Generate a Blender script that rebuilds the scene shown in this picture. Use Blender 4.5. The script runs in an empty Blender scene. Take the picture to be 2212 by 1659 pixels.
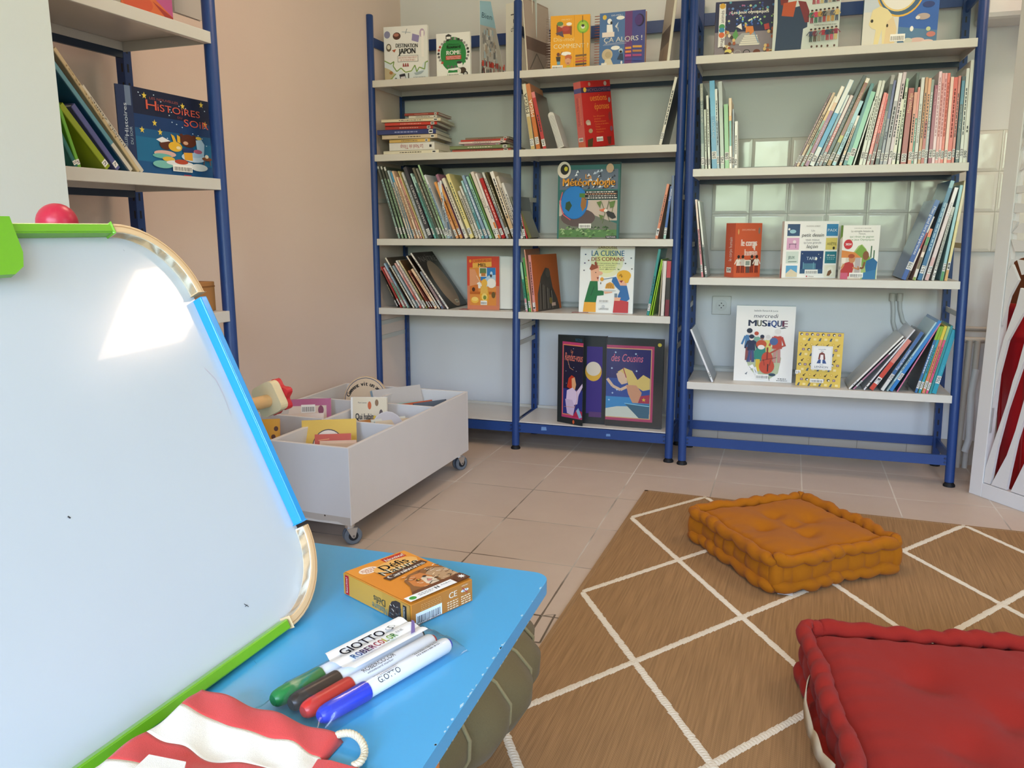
import bpy, math, random
from mathutils import Vector, Matrix
random.seed(7)
C = bpy.context.scene.collection
scene = bpy.context.scene
pi = math.pi
# ------------------------------------------------------------------ camera
W_, H_, FPX = 2212.0, 1659.0, 1744.086
T = 0.33
CAM = Vector((0.92604, -3.06170, 0.99733))
_yaw, _pit, _rol = -0.3164759, 0.1895819, -0.0028642
_f = Vector((math.sin(_yaw)*math.cos(_pit), math.cos(_yaw)*math.cos(_pit), -math.sin(_pit)))
_r = Vector((math.cos(_yaw), -math.sin(_yaw), 0)); _u = _r.cross(_f)
CR = math.cos(_rol)*_r + math.sin(_rol)*_u
CU = -math.sin(_rol)*_r + math.cos(_rol)*_u
CF = _f
cd = bpy.data.cameras.new('camera'); cam = bpy.data.objects.new('camera', cd); C.objects.link(cam)
cd.sensor_width = 36.0; cd.lens = FPX/W_*36.0; cd.clip_start = 0.02; cd.clip_end = 60
m = Matrix((CR, CU, -CF)).transposed().to_4x4(); m.translation = CAM
cam.matrix_world = m
scene.camera = cam
# ------------------------------------------------------------------ world, lights, exposure
scene.view_settings.view_transform = 'Standard'; scene.view_settings.look = 'None'
scene.view_settings.gamma = 1.0; scene.view_settings.use_curve_mapping = False
scene.view_settings.exposure = EXPOSURE = 0.0
def lin(c):
    return c/12.92 if c <= .04045 else ((c+.055)/1.055)**2.4
def hx(s, a=1.0):
    s = s.lstrip('#'); return (lin(int(s[0:2],16)/255), lin(int(s[2:4],16)/255), lin(int(s[4:6],16)/255), a)
world = bpy.data.worlds.new('world'); scene.world = world; world.use_nodes = True
wn = world.node_tree.nodes; wl = world.node_tree.links; wn.clear()
wo = wn.new('ShaderNodeOutputWorld'); wb = wn.new('ShaderNodeBackground'); wl.new(wb.outputs[0], wo.inputs[0])
wtc = wn.new('ShaderNodeTexCoord'); wsep = wn.new('ShaderNodeSeparateXYZ'); wl.new(wtc.outputs['Generated'], wsep.inputs[0])
wnz = wn.new('ShaderNodeTexNoise'); wnz.inputs['Scale'].default_value = 7; wnz.inputs['Detail'].default_value = 4; wl.new(wtc.outputs['Generated'], wnz.inputs['Vector'])
wadd = wn.new('ShaderNodeMath'); wadd.operation = 'MULTIPLY_ADD'; wadd.inputs[1].default_value = .16; wl.new(wnz.outputs['Fac'], wadd.inputs[0]); wl.new(wsep.outputs['Z'], wadd.inputs[2])
wr = wn.new('ShaderNodeValToRGB'); wl.new(wadd.outputs[0], wr.inputs[0])
wr.color_ramp.elements[0].position = .10; wr.color_ramp.elements[0].color = hx('7d8c74')
wr.color_ramp.elements[1].position = .30; wr.color_ramp.elements[1].color = hx('bfd8ff')
_e = wr.color_ramp.elements.new(.20); _e.color = hx('b4c8b0')
wl.new(wr.outputs[0], wb.inputs[0]); wb.inputs['Strength'].default_value = WORLD_S = 27.0
def area(name, loc, target, sx, sy, energy, col, portal=False):
    l = bpy.data.lights.new(name, 'AREA'); l.shape = 'RECTANGLE'; l.size = sx; l.size_y = sy; l.energy = energy; l.color = col[:3]
    o = bpy.data.objects.new(name, l); C.objects.link(o); o.location = loc
    o.rotation_euler = (Vector(target)-Vector(loc)).to_track_quat('-Z', 'Y').to_euler()
    if portal: l.cycles.is_portal = True
    return o
# ceiling lamps (fixtures are built below at the same places) and daylight portals at the windows
ROOM = dict(x0=-0.93, x1=3.9, y0=-5.2, y1=0.72, h=2.75)
LAMPS = [(2.11, -0.05), (0.2, -1.0), (1.2, -3.6)]
for i, (lx, ly) in enumerate(LAMPS):
    area('ceiling_light', (lx, ly, 2.66), (lx, ly, 0), .55, .55, [15, 15, 7][i], hx('ffdcc0'))
WINDOWS = [(-0.1, 1.02, 0.95, 2.35), (1.3, 2.1, 0.95, 2.35), (2.3, 2.9, 0.95, 2.35)]  # third opening is unseen, added for more daylight from behind the camera
for (a, b, c, d) in WINDOWS:
    area('window_portal', ((a+b)/2, ROOM['y0']-.02, (c+d)/2), ((a+b)/2, 0, (c+d)/2), b-a, d-c, 1, (1,1,1), True)
ADDED_SIDEWIN = (-2.6, -2.2, 0.9, 2.25)  # unseen opening in the right wall, added for side light
area('window_portal', (ROOM['x1']+.02, (ADDED_SIDEWIN[0]+ADDED_SIDEWIN[1])/2, (ADDED_SIDEWIN[2]+ADDED_SIDEWIN[3])/2), (0, (ADDED_SIDEWIN[0]+ADDED_SIDEWIN[1])/2, (ADDED_SIDEWIN[2]+ADDED_SIDEWIN[3])/2), ADDED_SIDEWIN[1]-ADDED_SIDEWIN[0], ADDED_SIDEWIN[3]-ADDED_SIDEWIN[2], 1, (1,1,1), True)

# ------------------------------------------------------------------ measuring helpers: a ray of the photograph met with a real plane of the room
def ray(x, y): return CF + CR*((x-W_/2)/FPX) - CU*((y-H_/2)/FPX)
def pz(x, y, z=0.0):
    d = ray(x, y); return CAM + d*((z-CAM.z)/d.z)
def pY(x, y, Y):
    d = ray(x, y); return CAM + d*((Y-CAM.y)/d.y)
def pX(x, y, X):
    d = ray(x, y); return CAM + d*((X-CAM.x)/d.x)
def pN(x, y, o, n):
    d = ray(x, y); return CAM + d*(n.dot(Vector(o)-CAM)/n.dot(d))
def proj(P):
    d = Vector(P)-CAM; z = d.dot(CF); return (W_/2+FPX*d.dot(CR)/z, H_/2-FPX*d.dot(CU)/z, z)
# ------------------------------------------------------------------ materials
MATS = {}
def new_mat(name):
    mt = bpy.data.materials.new(name); mt.use_nodes = True; n = mt.node_tree.nodes; n.clear()
    out = n.new('ShaderNodeOutputMaterial'); b = n.new('ShaderNodeBsdfPrincipled'); mt.node_tree.links.new(b.outputs[0], out.inputs[0])
    return mt, n, mt.node_tree.links, b
def kind(name, rough=.5, metal=0, coat=0, spec=.5, bump=0, bscale=200, vary=0, trans=0, coatr=.1):
    """one look (gloss, grain) for surfaces whose own colour is stored with the mesh"""
    mt, n, l, b = new_mat(name)
    a = n.new('ShaderNodeAttribute'); a.attribute_name = 'Col'
    src = a.outputs['Color']
    b.inputs['Roughness'].default_value = rough; b.inputs['Metallic'].default_value = metal
    b.inputs['Coat Weight'].default_value = coat; b.inputs['Coat Roughness'].default_value = coatr
    b.inputs['Specular IOR Level'].default_value = spec
    b.inputs['Transmission Weight'].default_value = trans
    tc = n.new('ShaderNodeTexCoord')
    if vary:
        nz = n.new('ShaderNodeTexNoise'); nz.inputs['Scale'].default_value = 9; nz.inputs['Detail'].default_value = 5; l.new(tc.outputs['Object'], nz.inputs['Vector'])
        hs = n.new('ShaderNodeHueSaturation'); mr = n.new('ShaderNodeMapRange'); mr.inputs[3].default_value = 1-vary; mr.inputs[4].default_value = 1+vary
        l.new(nz.outputs['Fac'], mr.inputs[0]); l.new(mr.outputs[0], hs.inputs['Value']); l.new(src, hs.inputs['Color']); src = hs.outputs[0]
    if bump:
        nz2 = n.new('ShaderNodeTexNoise'); nz2.inputs['Scale'].default_value = bscale; nz2.inputs['Detail'].default_value = 3; l.new(tc.outputs['Object'], nz2.inputs['Vector'])
        bp = n.new('ShaderNodeBump'); bp.inputs['Strength'].default_value = bump; bp.inputs['Distance'].default_value = .002
        l.new(nz2.outputs['Fac'], bp.inputs['Height']); l.new(bp.outputs[0], b.inputs['Normal'])
    l.new(src, b.inputs['Base Color'])
    MATS[name] = mt
    return mt
M_GLOSS = kind('glossy_cover', .28, coat=.35, coatr=.18)
M_PRINT = kind('printed_ink', .45, spec=.4)
M_PAPER = kind('paper', .8, spec=.2)
M_BLUE = kind('blue_enamel', .38, spec=.5, bump=.15, bscale=500)
M_ENAM = kind('shelf_enamel', .35, spec=.5, vary=.03)
M_RUBR = kind('rubber', .6, spec=.3)
M_PLAS = kind('plastic', .35)
M_WOOD = kind('bare_wood', .5, vary=.06, bump=.15, bscale=60)
M_LACQ = kind('lacquered_wood', .32, coat=.3, vary=.02)
M_METAL = kind('galvanised_metal', .3, metal=.9)
M_WHITEP = kind('painted_board', .42, vary=.03, bump=.1, bscale=40)
M_CLOTH = kind('cotton_cloth', .9, spec=.15, bump=.5, bscale=900, vary=.04)
M_CLEAR, _n, _l, _b = new_mat('clear_film')
_n.remove(_b); _o = [x for x in _n if x.type == 'OUTPUT_MATERIAL'][0]
_t = _n.new('ShaderNodeBsdfTransparent'); _g = _n.new('ShaderNodeBsdfGlossy'); _g.inputs['Roughness'].default_value = .12; _t.inputs[0].default_value = (.97,.97,.97,1)
_mx = _n.new('ShaderNodeMixShader'); _lw = _n.new('ShaderNodeLayerWeight'); _lw.inputs[0].default_value = .5; _pw = _n.new('ShaderNodeMath'); _pw.operation = 'POWER'; _pw.inputs[1].default_value = 3; _l.new(_lw.outputs['Facing'], _pw.inputs[0]); _ad = _n.new('ShaderNodeMath'); _ad.operation = 'MULTIPLY_ADD'; _ad.inputs[1].default_value = .5; _ad.inputs[2].default_value = .05; _l.new(_pw.outputs[0], _ad.inputs[0])
_l.new(_ad.outputs[0], _mx.inputs[0]); _l.new(_t.outputs[0], _mx.inputs[1]); _l.new(_g.outputs[0], _mx.inputs[2]); _l.new(_mx.outputs[0], _o.inputs[0])
# ------------------------------------------------------------------ mesh builder
class MB:
    def __init__(s): s.v = []; s.f = []; s.c = []; s.sm = []; s.mi = []
    def add(s, vs, fs, col, smooth=False, mi=0, mat=None):
        o = len(s.v)
        if mat is not None: vs = [mat @ Vector(p) for p in vs]
        s.v += [tuple(p) for p in vs]; s.f += [tuple(o+i for i in f) for f in fs]
        c = hx(col) if isinstance(col, str) else col
        s.c += [c]*len(vs); s.sm += [smooth]*len(fs); s.mi += [mi]*len(fs)
        return s
    def box(s, a, b, col, mat=None, mi=0):
        x0, y0, z0 = a; x1, y1, z1 = b
        vs = [(x0,y0,z0),(x1,y0,z0),(x1,y1,z0),(x0,y1,z0),(x0,y0,z1),(x1,y0,z1),(x1,y1,z1),(x0,y1,z1)]
        fs = [(0,3,2,1),(4,5,6,7),(0,1,5,4),(1,2,6,5),(2,3,7,6),(3,0,4,7)]
        return s.add(vs, fs, col, mat=mat, mi=mi)
    def quad(s, a, b, c, d, col): return s.add([a,b,c,d], [(0,1,2,3)], col)
    def prism(s, poly, ax, lo, hi, col, mat=None, mi=0, caps=True, smooth=False):
        """poly of 2-D points extruded along axis ax"""
        def p3(p, t):
            if ax == 2: return (p[0], p[1], t)
            if ax == 1: return (p[0], t, p[1])
            return (t, p[0], p[1])
        n = len(poly); vs = [p3(p, lo) for p in poly]+[p3(p, hi) for p in poly]
        fs = [(i, (i+1) % n, n+(i+1) % n, n+i) for i in range(n)]
        s.add(vs, fs, col, smooth, mat=mat, mi=mi)
        if caps: s.add([p3(p, lo) for p in poly], [tuple(range(n-1,-1,-1))], col, mat=mat, mi=mi); s.add([p3(p, hi) for p in poly], [tuple(range(n))], col, mat=mat, mi=mi)
        return s
    def tube(s, pts, r, col, n=10, closed=False, caps=True, mat=None, mi=0):
        pts = [Vector(p) for p in pts]; k = len(pts); rs = r if hasattr(r, '__len__') else [r]*k
        vs = []; up = None
        for i, p in enumerate(pts):
            a = pts[(i-1) % k] if (closed or i > 0) else p; b = pts[(i+1) % k] if (closed or i < k-1) else p
            d = (b-a).normalized()
            if up is None:
                up = Vector((0,0,1)) if abs(d.z) < .9 else Vector((1,0,0))
            e1 = (up - d*up.dot(d)).normalized(); e2 = d.cross(e1); up = e1
            for j in range(n):
                t = 2*pi*j/n; vs.append(p+(e1*math.cos(t)+e2*math.sin(t))*rs[i])
        fs = []
        for i in range(k if closed else k-1):
            for j in range(n):
                a = i*n+j; b = i*n+(j+1) % n; c = ((i+1) % k)*n+(j+1) % n; d = ((i+1) % k)*n+j; fs.append((a,b,c,d))
        s.add(vs, fs, col, True, mat=mat, mi=mi)
        if caps and not closed:
            s.add(vs[:n], [tuple(range(n-1,-1,-1))], col, mat=mat, mi=mi); s.add(vs[-n:], [tuple(range(n))], col, mat=mat, mi=mi)
        return s
    def cyl(s, a, b, r, col, n=16, mat=None, mi=0): return s.tube([a, b], r, col, n, mat=mat, mi=mi)
    def lathe(s, prof, col, n=24, mat=None, fr=None, mi=0):
        vs = []
        for (r, z) in prof:
            for j in range(n):
                t = 2*pi*j/n; rr = r*(fr(t, z) if fr else 1); vs.append((rr*math.cos(t), rr*math.sin(t), z))
        fs = [(i*n+j, i*n+(j+1) % n, (i+1)*n+(j+1) % n, (i+1)*n+j) for i in range(len(prof)-1) for j in range(n)]
        return s.add(vs, fs, col, True, mat=mat, mi=mi)
    def ball(s, c, r, col, n=16, mat=None, sc=(1,1,1)):
        vs = []; k = n//2
        for i in range(k+1):
            ph = pi*i/k
            for j in range(n):
                t = 2*pi*j/n; vs.append((c[0]+sc[0]*r*math.sin(ph)*math.cos(t), c[1]+sc[1]*r*math.sin(ph)*math.sin(t), c[2]+sc[2]*r*math.cos(ph)))
        fs = [(i*n+j, (i+1)*n+j, (i+1)*n+(j+1) % n, i*n+(j+1) % n) for i in range(k) for j in range(n)]
        return s.add(vs, fs, col, True, mat=mat)
    def build(s, name, mat, parent=None, bevel=0, mods=None):
        me = bpy.data.meshes.new(name); me.from_pydata(s.v, [], s.f); me.validate(clean_customdata=False)
        mats = mat if isinstance(mat, (list, tuple)) else [mat]
        for q in mats: me.materials.append(q)
        if len(me.polygons) == len(s.f):
            me.polygons.foreach_set('use_smooth', s.sm); me.polygons.foreach_set('material_index', s.mi)
        at = me.attributes.new('Col', 'FLOAT_COLOR', 'POINT')
        at.data.foreach_set('color', [x for c in s.c for x in c])
        me.update()
        o = bpy.data.objects.new(name, me); C.objects.link(o)
        if parent is not None: o.parent = parent
        if bevel:
            b = o.modifiers.new('bevel', 'BEVEL'); b.width = bevel; b.segments = 2; b.limit_method = 'ANGLE'; b.angle_limit = .7
        return o
def tag(o, label=None, cat=None, group=None, kind=None):
    if label: o['label'] = label
    if cat: o['category'] = cat
    if group: o['group'] = group
    if kind: o['kind'] = kind
    return o
def empty(name, mw, label=None, cat=None, group=None):
    o = bpy.data.objects.new(name, None); C.objects.link(o); o.empty_display_size = .05
    if isinstance(mw, Matrix): o.matrix_world = mw
    else: o.location = mw
    return tag(o, label, cat, group)
def frame(o, ex, ey, ez):
    mm = Matrix((Vector(ex), Vector(ey), Vector(ez))).transposed().to_4x4(); mm.translation = Vector(o); return mm
# ------------------------------------------------------------------ lettering (built-in font turned to meshes)
_TXT = {}
def text_geo(s):
    if s in _TXT: return _TXT[s]
    cu = bpy.data.curves.new('t', 'FONT'); cu.body = s; cu.size = 1; cu.resolution_u = 3
    ob = bpy.data.objects.new('t', cu); C.objects.link(ob)
    me = ob.to_mesh()
    vs = [tuple(v.co) for v in me.vertices]; fs = [tuple(p.vertices) for p in me.polygons]
    ob.to_mesh_clear(); bpy.data.objects.remove(ob); bpy.data.curves.remove(cu)
    if vs:
        xs = [v[0] for v in vs]; x0, x1 = min(xs), max(xs)
        vs = [(v[0]-x0, v[1], 0) for v in vs]; w = x1-x0
    else: w = 0
    _TXT[s] = (vs, fs, w); return _TXT[s]
class Canvas:
    """flat print of w x h metres; ops in percent, y down; laid on frame mat (x right, z up, -y outwards)"""
    def __init__(s, w, h, mat=None): s.w = w; s.h = h; s.mb = MB(); s.k = 0; s.m = mat
    def P(s, x, y): return (x*s.w/100, -.0002-s.k*.00007, s.h*(1-y/100))
    def poly(s, pts, col):
        s.k += 1; s.mb.add([s.P(*p) for p in pts], [tuple(range(len(pts)))], col, mat=s.m); return s
    def rect(s, x0, y0, x1, y1, col): return s.poly([(x0,y1),(x1,y1),(x1,y0),(x0,y0)], col)
    def ell(s, cx, cy, rx, ry, col, n=20, rot=0):
        c, q = math.cos(rot), math.sin(rot); a = s.w/s.h
        pts = []
        for i in range(n):
            t = -2*pi*i/n; px, py = rx*math.cos(t), ry*math.sin(t)/a
            pts.append((cx+px*c-py*q, cy+(px*q+py*c)*a))
        return s.poly(pts, col)
    def line(s, pts, th, col):
        s.k += 1; a = s.w/s.h
        for (x0, y0), (x1, y1) in zip(pts, pts[1:]):
            dx, dy = (x1-x0), (y1-y0)/a; L = math.hypot(dx, dy) or 1; nx, ny = -dy/L*th/2, dx/L*th/2*a
            s.mb.add([s.P(x0+nx, y0+ny), s.P(x1+nx, y1+ny), s.P(x1-nx, y1-ny), s.P(x0-nx, y0-ny)], [(0,1,2,3)], col, mat=s.m)
        return s
    def text(s, x, y, hh, t, col, w=None, al='l', rot=0, shear=0, bold=0):
        """baseline start (x,y) percent, cap height hh percent of h; w fits the width in percent"""
        vs, fs, tw = text_geo(t)
        if not vs: return s
        s.k += 1; sz = hh/100*s.h/.69; sx = sz if w is None else w/100*s.w/tw
        L = tw*sx; off = {'l': 0, 'c': -L/2, 'r': -L}[al]; x0 = x*s.w/100; z0 = s.h*(1-y/100)
        c, q = math.cos(rot), math.sin(rot)
        def go(dx):
            out = []
            for (a, b, _) in vs:
                px = a*sx+off+b*sz*shear+dx; pzz = b*sz
                out.append((x0+px*c-pzz*q, -.0002-s.k*.00007, z0+px*q+pzz*c))
            s.mb.add(out, fs, col, mat=s.m)
        go(0)
        if bold: go(bold*sz)
        return s
    def dashes(s, x0, y, x1, th, col, seed=1, gap=1.2):
        r = random.Random(seed); x = x0
        while x < x1:
            L = r.uniform(1.5, 5); s.rect(x, y, min(x+L, x1), y+th, col); s.k -= 1; x += L+gap
        s.k += 1
        return s
    def barcode(s, x0, y0, x1, y1, bg='f4f4f0'):
        s.rect(x0, y0, x1, y1, bg); r = random.Random(int(x0*7+y0)); x = x0+(x1-x0)*.06; s.k += 1
        while x < x1-(x1-x0)*.08:
            L = (x1-x0)*r.uniform(.012, .035); a = y0+(y1-y0)*.28; b = y1-(y1-y0)*.12
            s.mb.add([s.P(x,b), s.P(x+L,b), s.P(x+L,a), s.P(x,a)], [(0,1,2,3)], '33343a', mat=s.m); x += L+(x1-x0)*r.uniform(.015, .04)
        return s
    def build(s, name, parent, mat=None): return s.mb.build(name, mat or M_PRINT, parent)
# ------------------------------------------------------------------ the room
YW = ROOM['y1']; CX = -0.872
LW = lambda y: CX + (y-YW)*0.0317           # the left wall runs a touch out of square
def wall_mat(name, col, amp=.02, rough=.6, scale=3):
    mt, n, l, b = new_mat(name); tc = n.new('ShaderNodeTexCoord')
    nz = n.new('ShaderNodeTexNoise'); nz.inputs['Scale'].default_value = scale; nz.inputs['Detail'].default_value = 6; l.new(tc.outputs['Object'], nz.inputs['Vector'])
    mr = n.new('ShaderNodeMapRange'); mr.inputs[3].default_value = 1-amp; mr.inputs[4].default_value = 1+amp; l.new(nz.outputs['Fac'], mr.inputs[0])
    hs = n.new('ShaderNodeHueSaturation'); hs.inputs['Color'].default_value = hx(col); l.new(mr.outputs[0], hs.inputs['Value']); l.new(hs.outputs[0], b.inputs['Base Color'])
    n2 = n.new('ShaderNodeTexNoise'); n2.inputs['Scale'].default_value = 120; l.new(tc.outputs['Object'], n2.inputs['Vector'])
    bp = n.new('ShaderNodeBump'); bp.inputs['Strength'].default_value = .08; bp.inputs['Distance'].default_value = .003; l.new(n2.outputs['Fac'], bp.inputs['Height']); l.new(bp.outputs[0], b.inputs['Normal'])
    b.inputs['Roughness'].default_value = rough
    return mt
M_WBACK = wall_mat('back_wall_paint', 'dfdfdf', .02, .45)
M_WLEFT = wall_mat('left_wall_paint', 'e3cfc1', .025, .5)
M_WOTH = wall_mat('plain_wall_paint', 'e6e2da')
M_CEIL = wall_mat('ceiling_paint', 'efece6')
M_PIER = wall_mat('pier_paint', 'dde0dc')
def tile_mat(name, cols, grout, w, gw, ox, oy, rot=0, rough=.35, bump=.6, plane='XY', coat=0.0, vary=.03, dark=None):
    mt, n, l, b = new_mat(name); tc = n.new('ShaderNodeTexCoord'); mp = n.new('ShaderNodeMapping'); l.new(tc.outputs['Object'], mp.inputs['Vector'])
    def math_(op, a, bb=None, c=None):
        k = n.new('ShaderNodeMath'); k.operation = op
        for i, q in enumerate((a, bb, c)):
            if q is None: continue
            if isinstance(q, (int, float)): k.inputs[i].default_value = q
            else: l.new(q, k.inputs[i])
        return k.outputs[0]
    mp.inputs['Location'].default_value = (0,0,0)
    sp = n.new('ShaderNodeSeparateXYZ'); l.new(tc.outputs['Object'], sp.inputs[0])
    X = sp.outputs[0]; Y = sp.outputs[1] if plane == 'XY' else sp.outputs[2]
    x = math_('SUBTRACT', X, ox); y = math_('SUBTRACT', Y, oy)
    c, q = math.cos(rot), math.sin(rot)
    xr = math_('ADD', math_('MULTIPLY', x, c), math_('MULTIPLY', y, q)); yr = math_('SUBTRACT', math_('MULTIPLY', y, c), math_('MULTIPLY', x, q))
    xs = math_('DIVIDE', xr, w); ys = math_('DIVIDE', yr, w)
    fx = math_('FRACT', xs); fy = math_('FRACT', ys)
    dx = math_('MINIMUM', fx, math_('SUBTRACT', 1, fx)); dy = math_('MINIMUM', fy, math_('SUBTRACT', 1, fy))
    dmin = math_('MINIMUM', dx, dy)
    # wobble of the joint width
    nw = n.new('ShaderNodeTexNoise'); nw.inputs['Scale'].default_value = 14; l.new(tc.outputs['Object'], nw.inputs['Vector'])
    gwv = math_('MULTIPLY_ADD', nw.outputs['Fac'], gw/w*.7, gw/w*.15)
    mask = n.new('ShaderNodeMapRange'); mask.interpolation_type = 'SMOOTHSTEP'; l.new(dmin, mask.inputs[0]); l.new(gwv, mask.inputs[1]); l.new(math_('MULTIPLY', gwv, 1.7), mask.inputs[2])
    cell = n.new('ShaderNodeCombineXYZ'); l.new(math_('FLOOR', xs), cell.inputs[0]); l.new(math_('FLOOR', ys), cell.inputs[1])
    wn_ = n.new('ShaderNodeTexWhiteNoise'); l.new(cell.outputs[0], wn_.inputs['Vector'])
    nz = n.new('ShaderNodeTexNoise'); nz.inputs['Scale'].default_value = 6; nz.inputs['Detail'].default_value = 8; nz.inputs['Roughness'].default_value = .6; l.new(tc.outputs['Object'], nz.inputs['Vector'])
    mx = n.new('ShaderNodeMix'); mx.data_type = 'RGBA'; mx.inputs[6].default_value = hx(cols[0]); mx.inputs[7].default_value = hx(cols[1]); l.new(nz.outputs['Fac'], mx.inputs[0])
    hs = n.new('ShaderNodeHueSaturation'); l.new(mx.outputs[2], hs.inputs['Color']); mr = n.new('ShaderNodeMapRange'); mr.inputs[3].default_value = 1-vary; mr.inputs[4].default_value = 1+vary; l.new(wn_.outputs['Value'], mr.inputs[0]); l.new(mr.outputs[0], hs.inputs['Value'])
    gm = n.new('ShaderNodeMix'); gm.data_type = 'RGBA'; gm.inputs[6].default_value = hx(grout); gm.inputs[7].default_value = hx(dark or grout)
    n3 = n.new('ShaderNodeTexNoise'); n3.inputs['Scale'].default_value = 2.2; n3.inputs['Detail'].default_value = 3; l.new(tc.outputs['Object'], n3.inputs['Vector'])
    m3 = n.new('ShaderNodeMapRange'); m3.inputs[1].default_value = .42; m3.inputs[2].default_value = .58; l.new(n3.outputs['Fac'], m3.inputs[0]); l.new(math_('ADD', m3.outputs[0], math_('MULTIPLY', math_('ADD', Y, .45), -1.1)) if plane == 'XY' else m3.outputs[0], gm.inputs[0])
    fm = n.new('ShaderNodeMix'); fm.data_type = 'RGBA'; l.new(mask.outputs[0], fm.inputs[0]); l.new(gm.outputs[2], fm.inputs[6]); l.new(hs.outputs[0], fm.inputs[7])
    l.new(fm.outputs[2], b.inputs['Base Color'])
    rr = n.new('ShaderNodeMapRange'); rr.inputs[3].default_value = .8; rr.inputs[4].default_value = rough; l.new(mask.outputs[0], rr.inputs[0]); l.new(rr.outputs[0], b.inputs['Roughness'])
    # pillowed edge and a faint waviness of the glaze
    pe = n.new('ShaderNodeMapRange'); pe.interpolation_type = 'SMOOTHSTEP'; pe.inputs[1].default_value = 0; pe.inputs[2].default_value = .09; l.new(dmin, pe.inputs[0])
    nv = n.new('ShaderNodeTexNoise'); nv.inputs['Scale'].default_value = 9; nv.inputs['Detail'].default_value = 2; l.new(tc.outputs['Object'], nv.inputs['Vector'])
    hh = math_('ADD', pe.outputs[0], math_('MULTIPLY', nv.outputs['Fac'], .5))
    bp = n.new('ShaderNodeBump'); bp.inputs['Strength'].default_value = bump; bp.inputs['Distance'].default_value = .002; l.new(hh, bp.inputs['Height']); l.new(bp.outputs[0], b.inputs['Normal'])
    b.inputs['Coat Weight'].default_value = coat; b.inputs['Coat Roughness'].default_value = .04
    return mt
GX, GY, PHI = -0.7725*T, 1.4868*T, -0.0121
M_FLOOR = tile_mat('floor_tiles', ('c0ad9c', 'cdbcab'), 'd8d0c4', T, .0036, GX, GY, PHI, rough=.42, bump=.25, dark='6f6355', vary=.025)
M_WTILE = tile_mat('glazed_wall_tiles', ('dedcd4', 'e2e0d8'), 'b5b2a8', .159, .0022, 0.6306, 0.9011, 0, rough=.09, bump=.9, plane='XZ', vary=.01)
M_SKIRT = tile_mat('skirting_tiles', ('b3a999', 'bdb2a2'), '8d8375', .2, .002, 0.5, -.05, 0, rough=.4, bump=.3, plane='XZ')
def slab(name, a, b, mat, **k):
    o = MB().box(a, b, 'ffffff').build(name, mat); o['kind'] = 'structure'; return o
x1, y0, h = ROOM['x1'], ROOM['y0'], ROOM['h']
slab('floor', (-2.2, y0-.3, -.1), (x1+.2, YW+.2, 0), M_FLOOR)
slab('ceiling', (-2.2, y0-.3, h), (x1+.2, YW+.2, h+.1), M_CEIL)
slab('wall_back', (-2.2, YW, 0), (x1+.2, YW+.15, h), M_WBACK)
o = MB(); ys = [YW+.15, y0]
o.prism([(LW(YW+.01)-.2, YW+.01), (LW(YW+.01), YW+.01), (LW(y0), y0), (LW(y0)-.2, y0)][::-1], 2, 0, h, 'ffffff')
o = o.build('wall_left', M_WLEFT); o['kind'] = 'structure'
# wall with rectangular openings
def wall_open(name, ax, at, t, lo, hi, opens, mat):
    mb = MB(); xs = sorted(set([lo, hi]+[q for w in opens for q in w[:2]])); 
    for a, b in zip(xs, xs[1:]):
        cuts = sorted([(w[2], w[3]) for w in opens if w[0] < (a+b)/2 < w[1]]); z = 0
        for c, d in cuts+[(h, h)]:
            if c > z:
                if ax == 'y': mb.box((a, at, z), (b, at+t, c), 'ffffff')
                else: mb.box((at, a, z), (at+t, b, c), 'ffffff')
            z = d
    o = mb.build(name, mat); o['kind'] = 'structure'; return o
wall_open('wall_front', 'y', y0-.2, .2, -2.2, x1+.2, WINDOWS, M_WOTH)
wall_open('wall_right', 'x', x1, .2, y0, YW+.1, [ADDED_SIDEWIN], M_WOTH)
for i, (a, b, c, d) in enumerate(WINDOWS):
    mb = MB(); yy = y0-.06
    for (p, q, r_, s_) in ((a, a+.05, c, d), (b-.05, b, c, d), (a, b, c, c+.05), (a, b, d-.05, d)): mb.box((p, yy-.03, r_), (q, yy+.03, s_), 'f4f4f0')
    o = mb.build('window_%d' % (i+1), M_PLAS); o['kind'] = 'structure'
a, b, c, d = ADDED_SIDEWIN; mb = MB(); xx = x1+.06
for (p, q, r_, s_) in ((a, a+.05, c, d), (b-.05, b, c, d), ((a+b)/2-.03, (a+b)/2+.03, c, d), (a, b, c, c+.05), (a, b, d-.05, d)): mb.box((xx-.03, p, r_), (xx+.03, q, s_), 'f4f4f0')
o = mb.build('window_4', M_PLAS); o['kind'] = 'structure'
# tiled band of the back wall, skirting
o = MB().box((0.6306-.159*0, YW-.009, .9011), (x1, YW+.001, 1.379), 'ffffff').build('trim_1', M_WTILE); tag(o, 'three rows of square glazed white tiles on the back wall', kind='structure')
o = MB().box((CX, YW-.012, 0), (x1, YW+.001, .105), 'ffffff').build('baseboard_back', M_SKIRT); o['kind'] = 'structure'
mb = MB(); mb.prism([(LW(YW)-.01, YW), (LW(YW)+.012, YW), (LW(y0)+.012, y0), (LW(y0)-.01, y0)][::-1], 2, 0, .08, 'ffffff'); o = mb.build('baseboard_left', M_SKIRT); o['kind'] = 'structure'
# white pier in front of the left shelves
PX = -0.35; yf = pX(130, 250, PX).y
slab('wall_pier', (LW(-2.5), -2.9, 0), (PX, yf, h), M_PIER)
# boxed-in duct, high at the right of the back wall
mb = MB(); d0 = pY(2080, 45, .6); 
mb.box((1.60, .545, 1.764), (x1, YW, h), 'ffffff'); o = mb.build('trim_2', M_WBACK, bevel=.02); tag(o, 'boxed-in duct high on the back wall', kind='structure')
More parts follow.
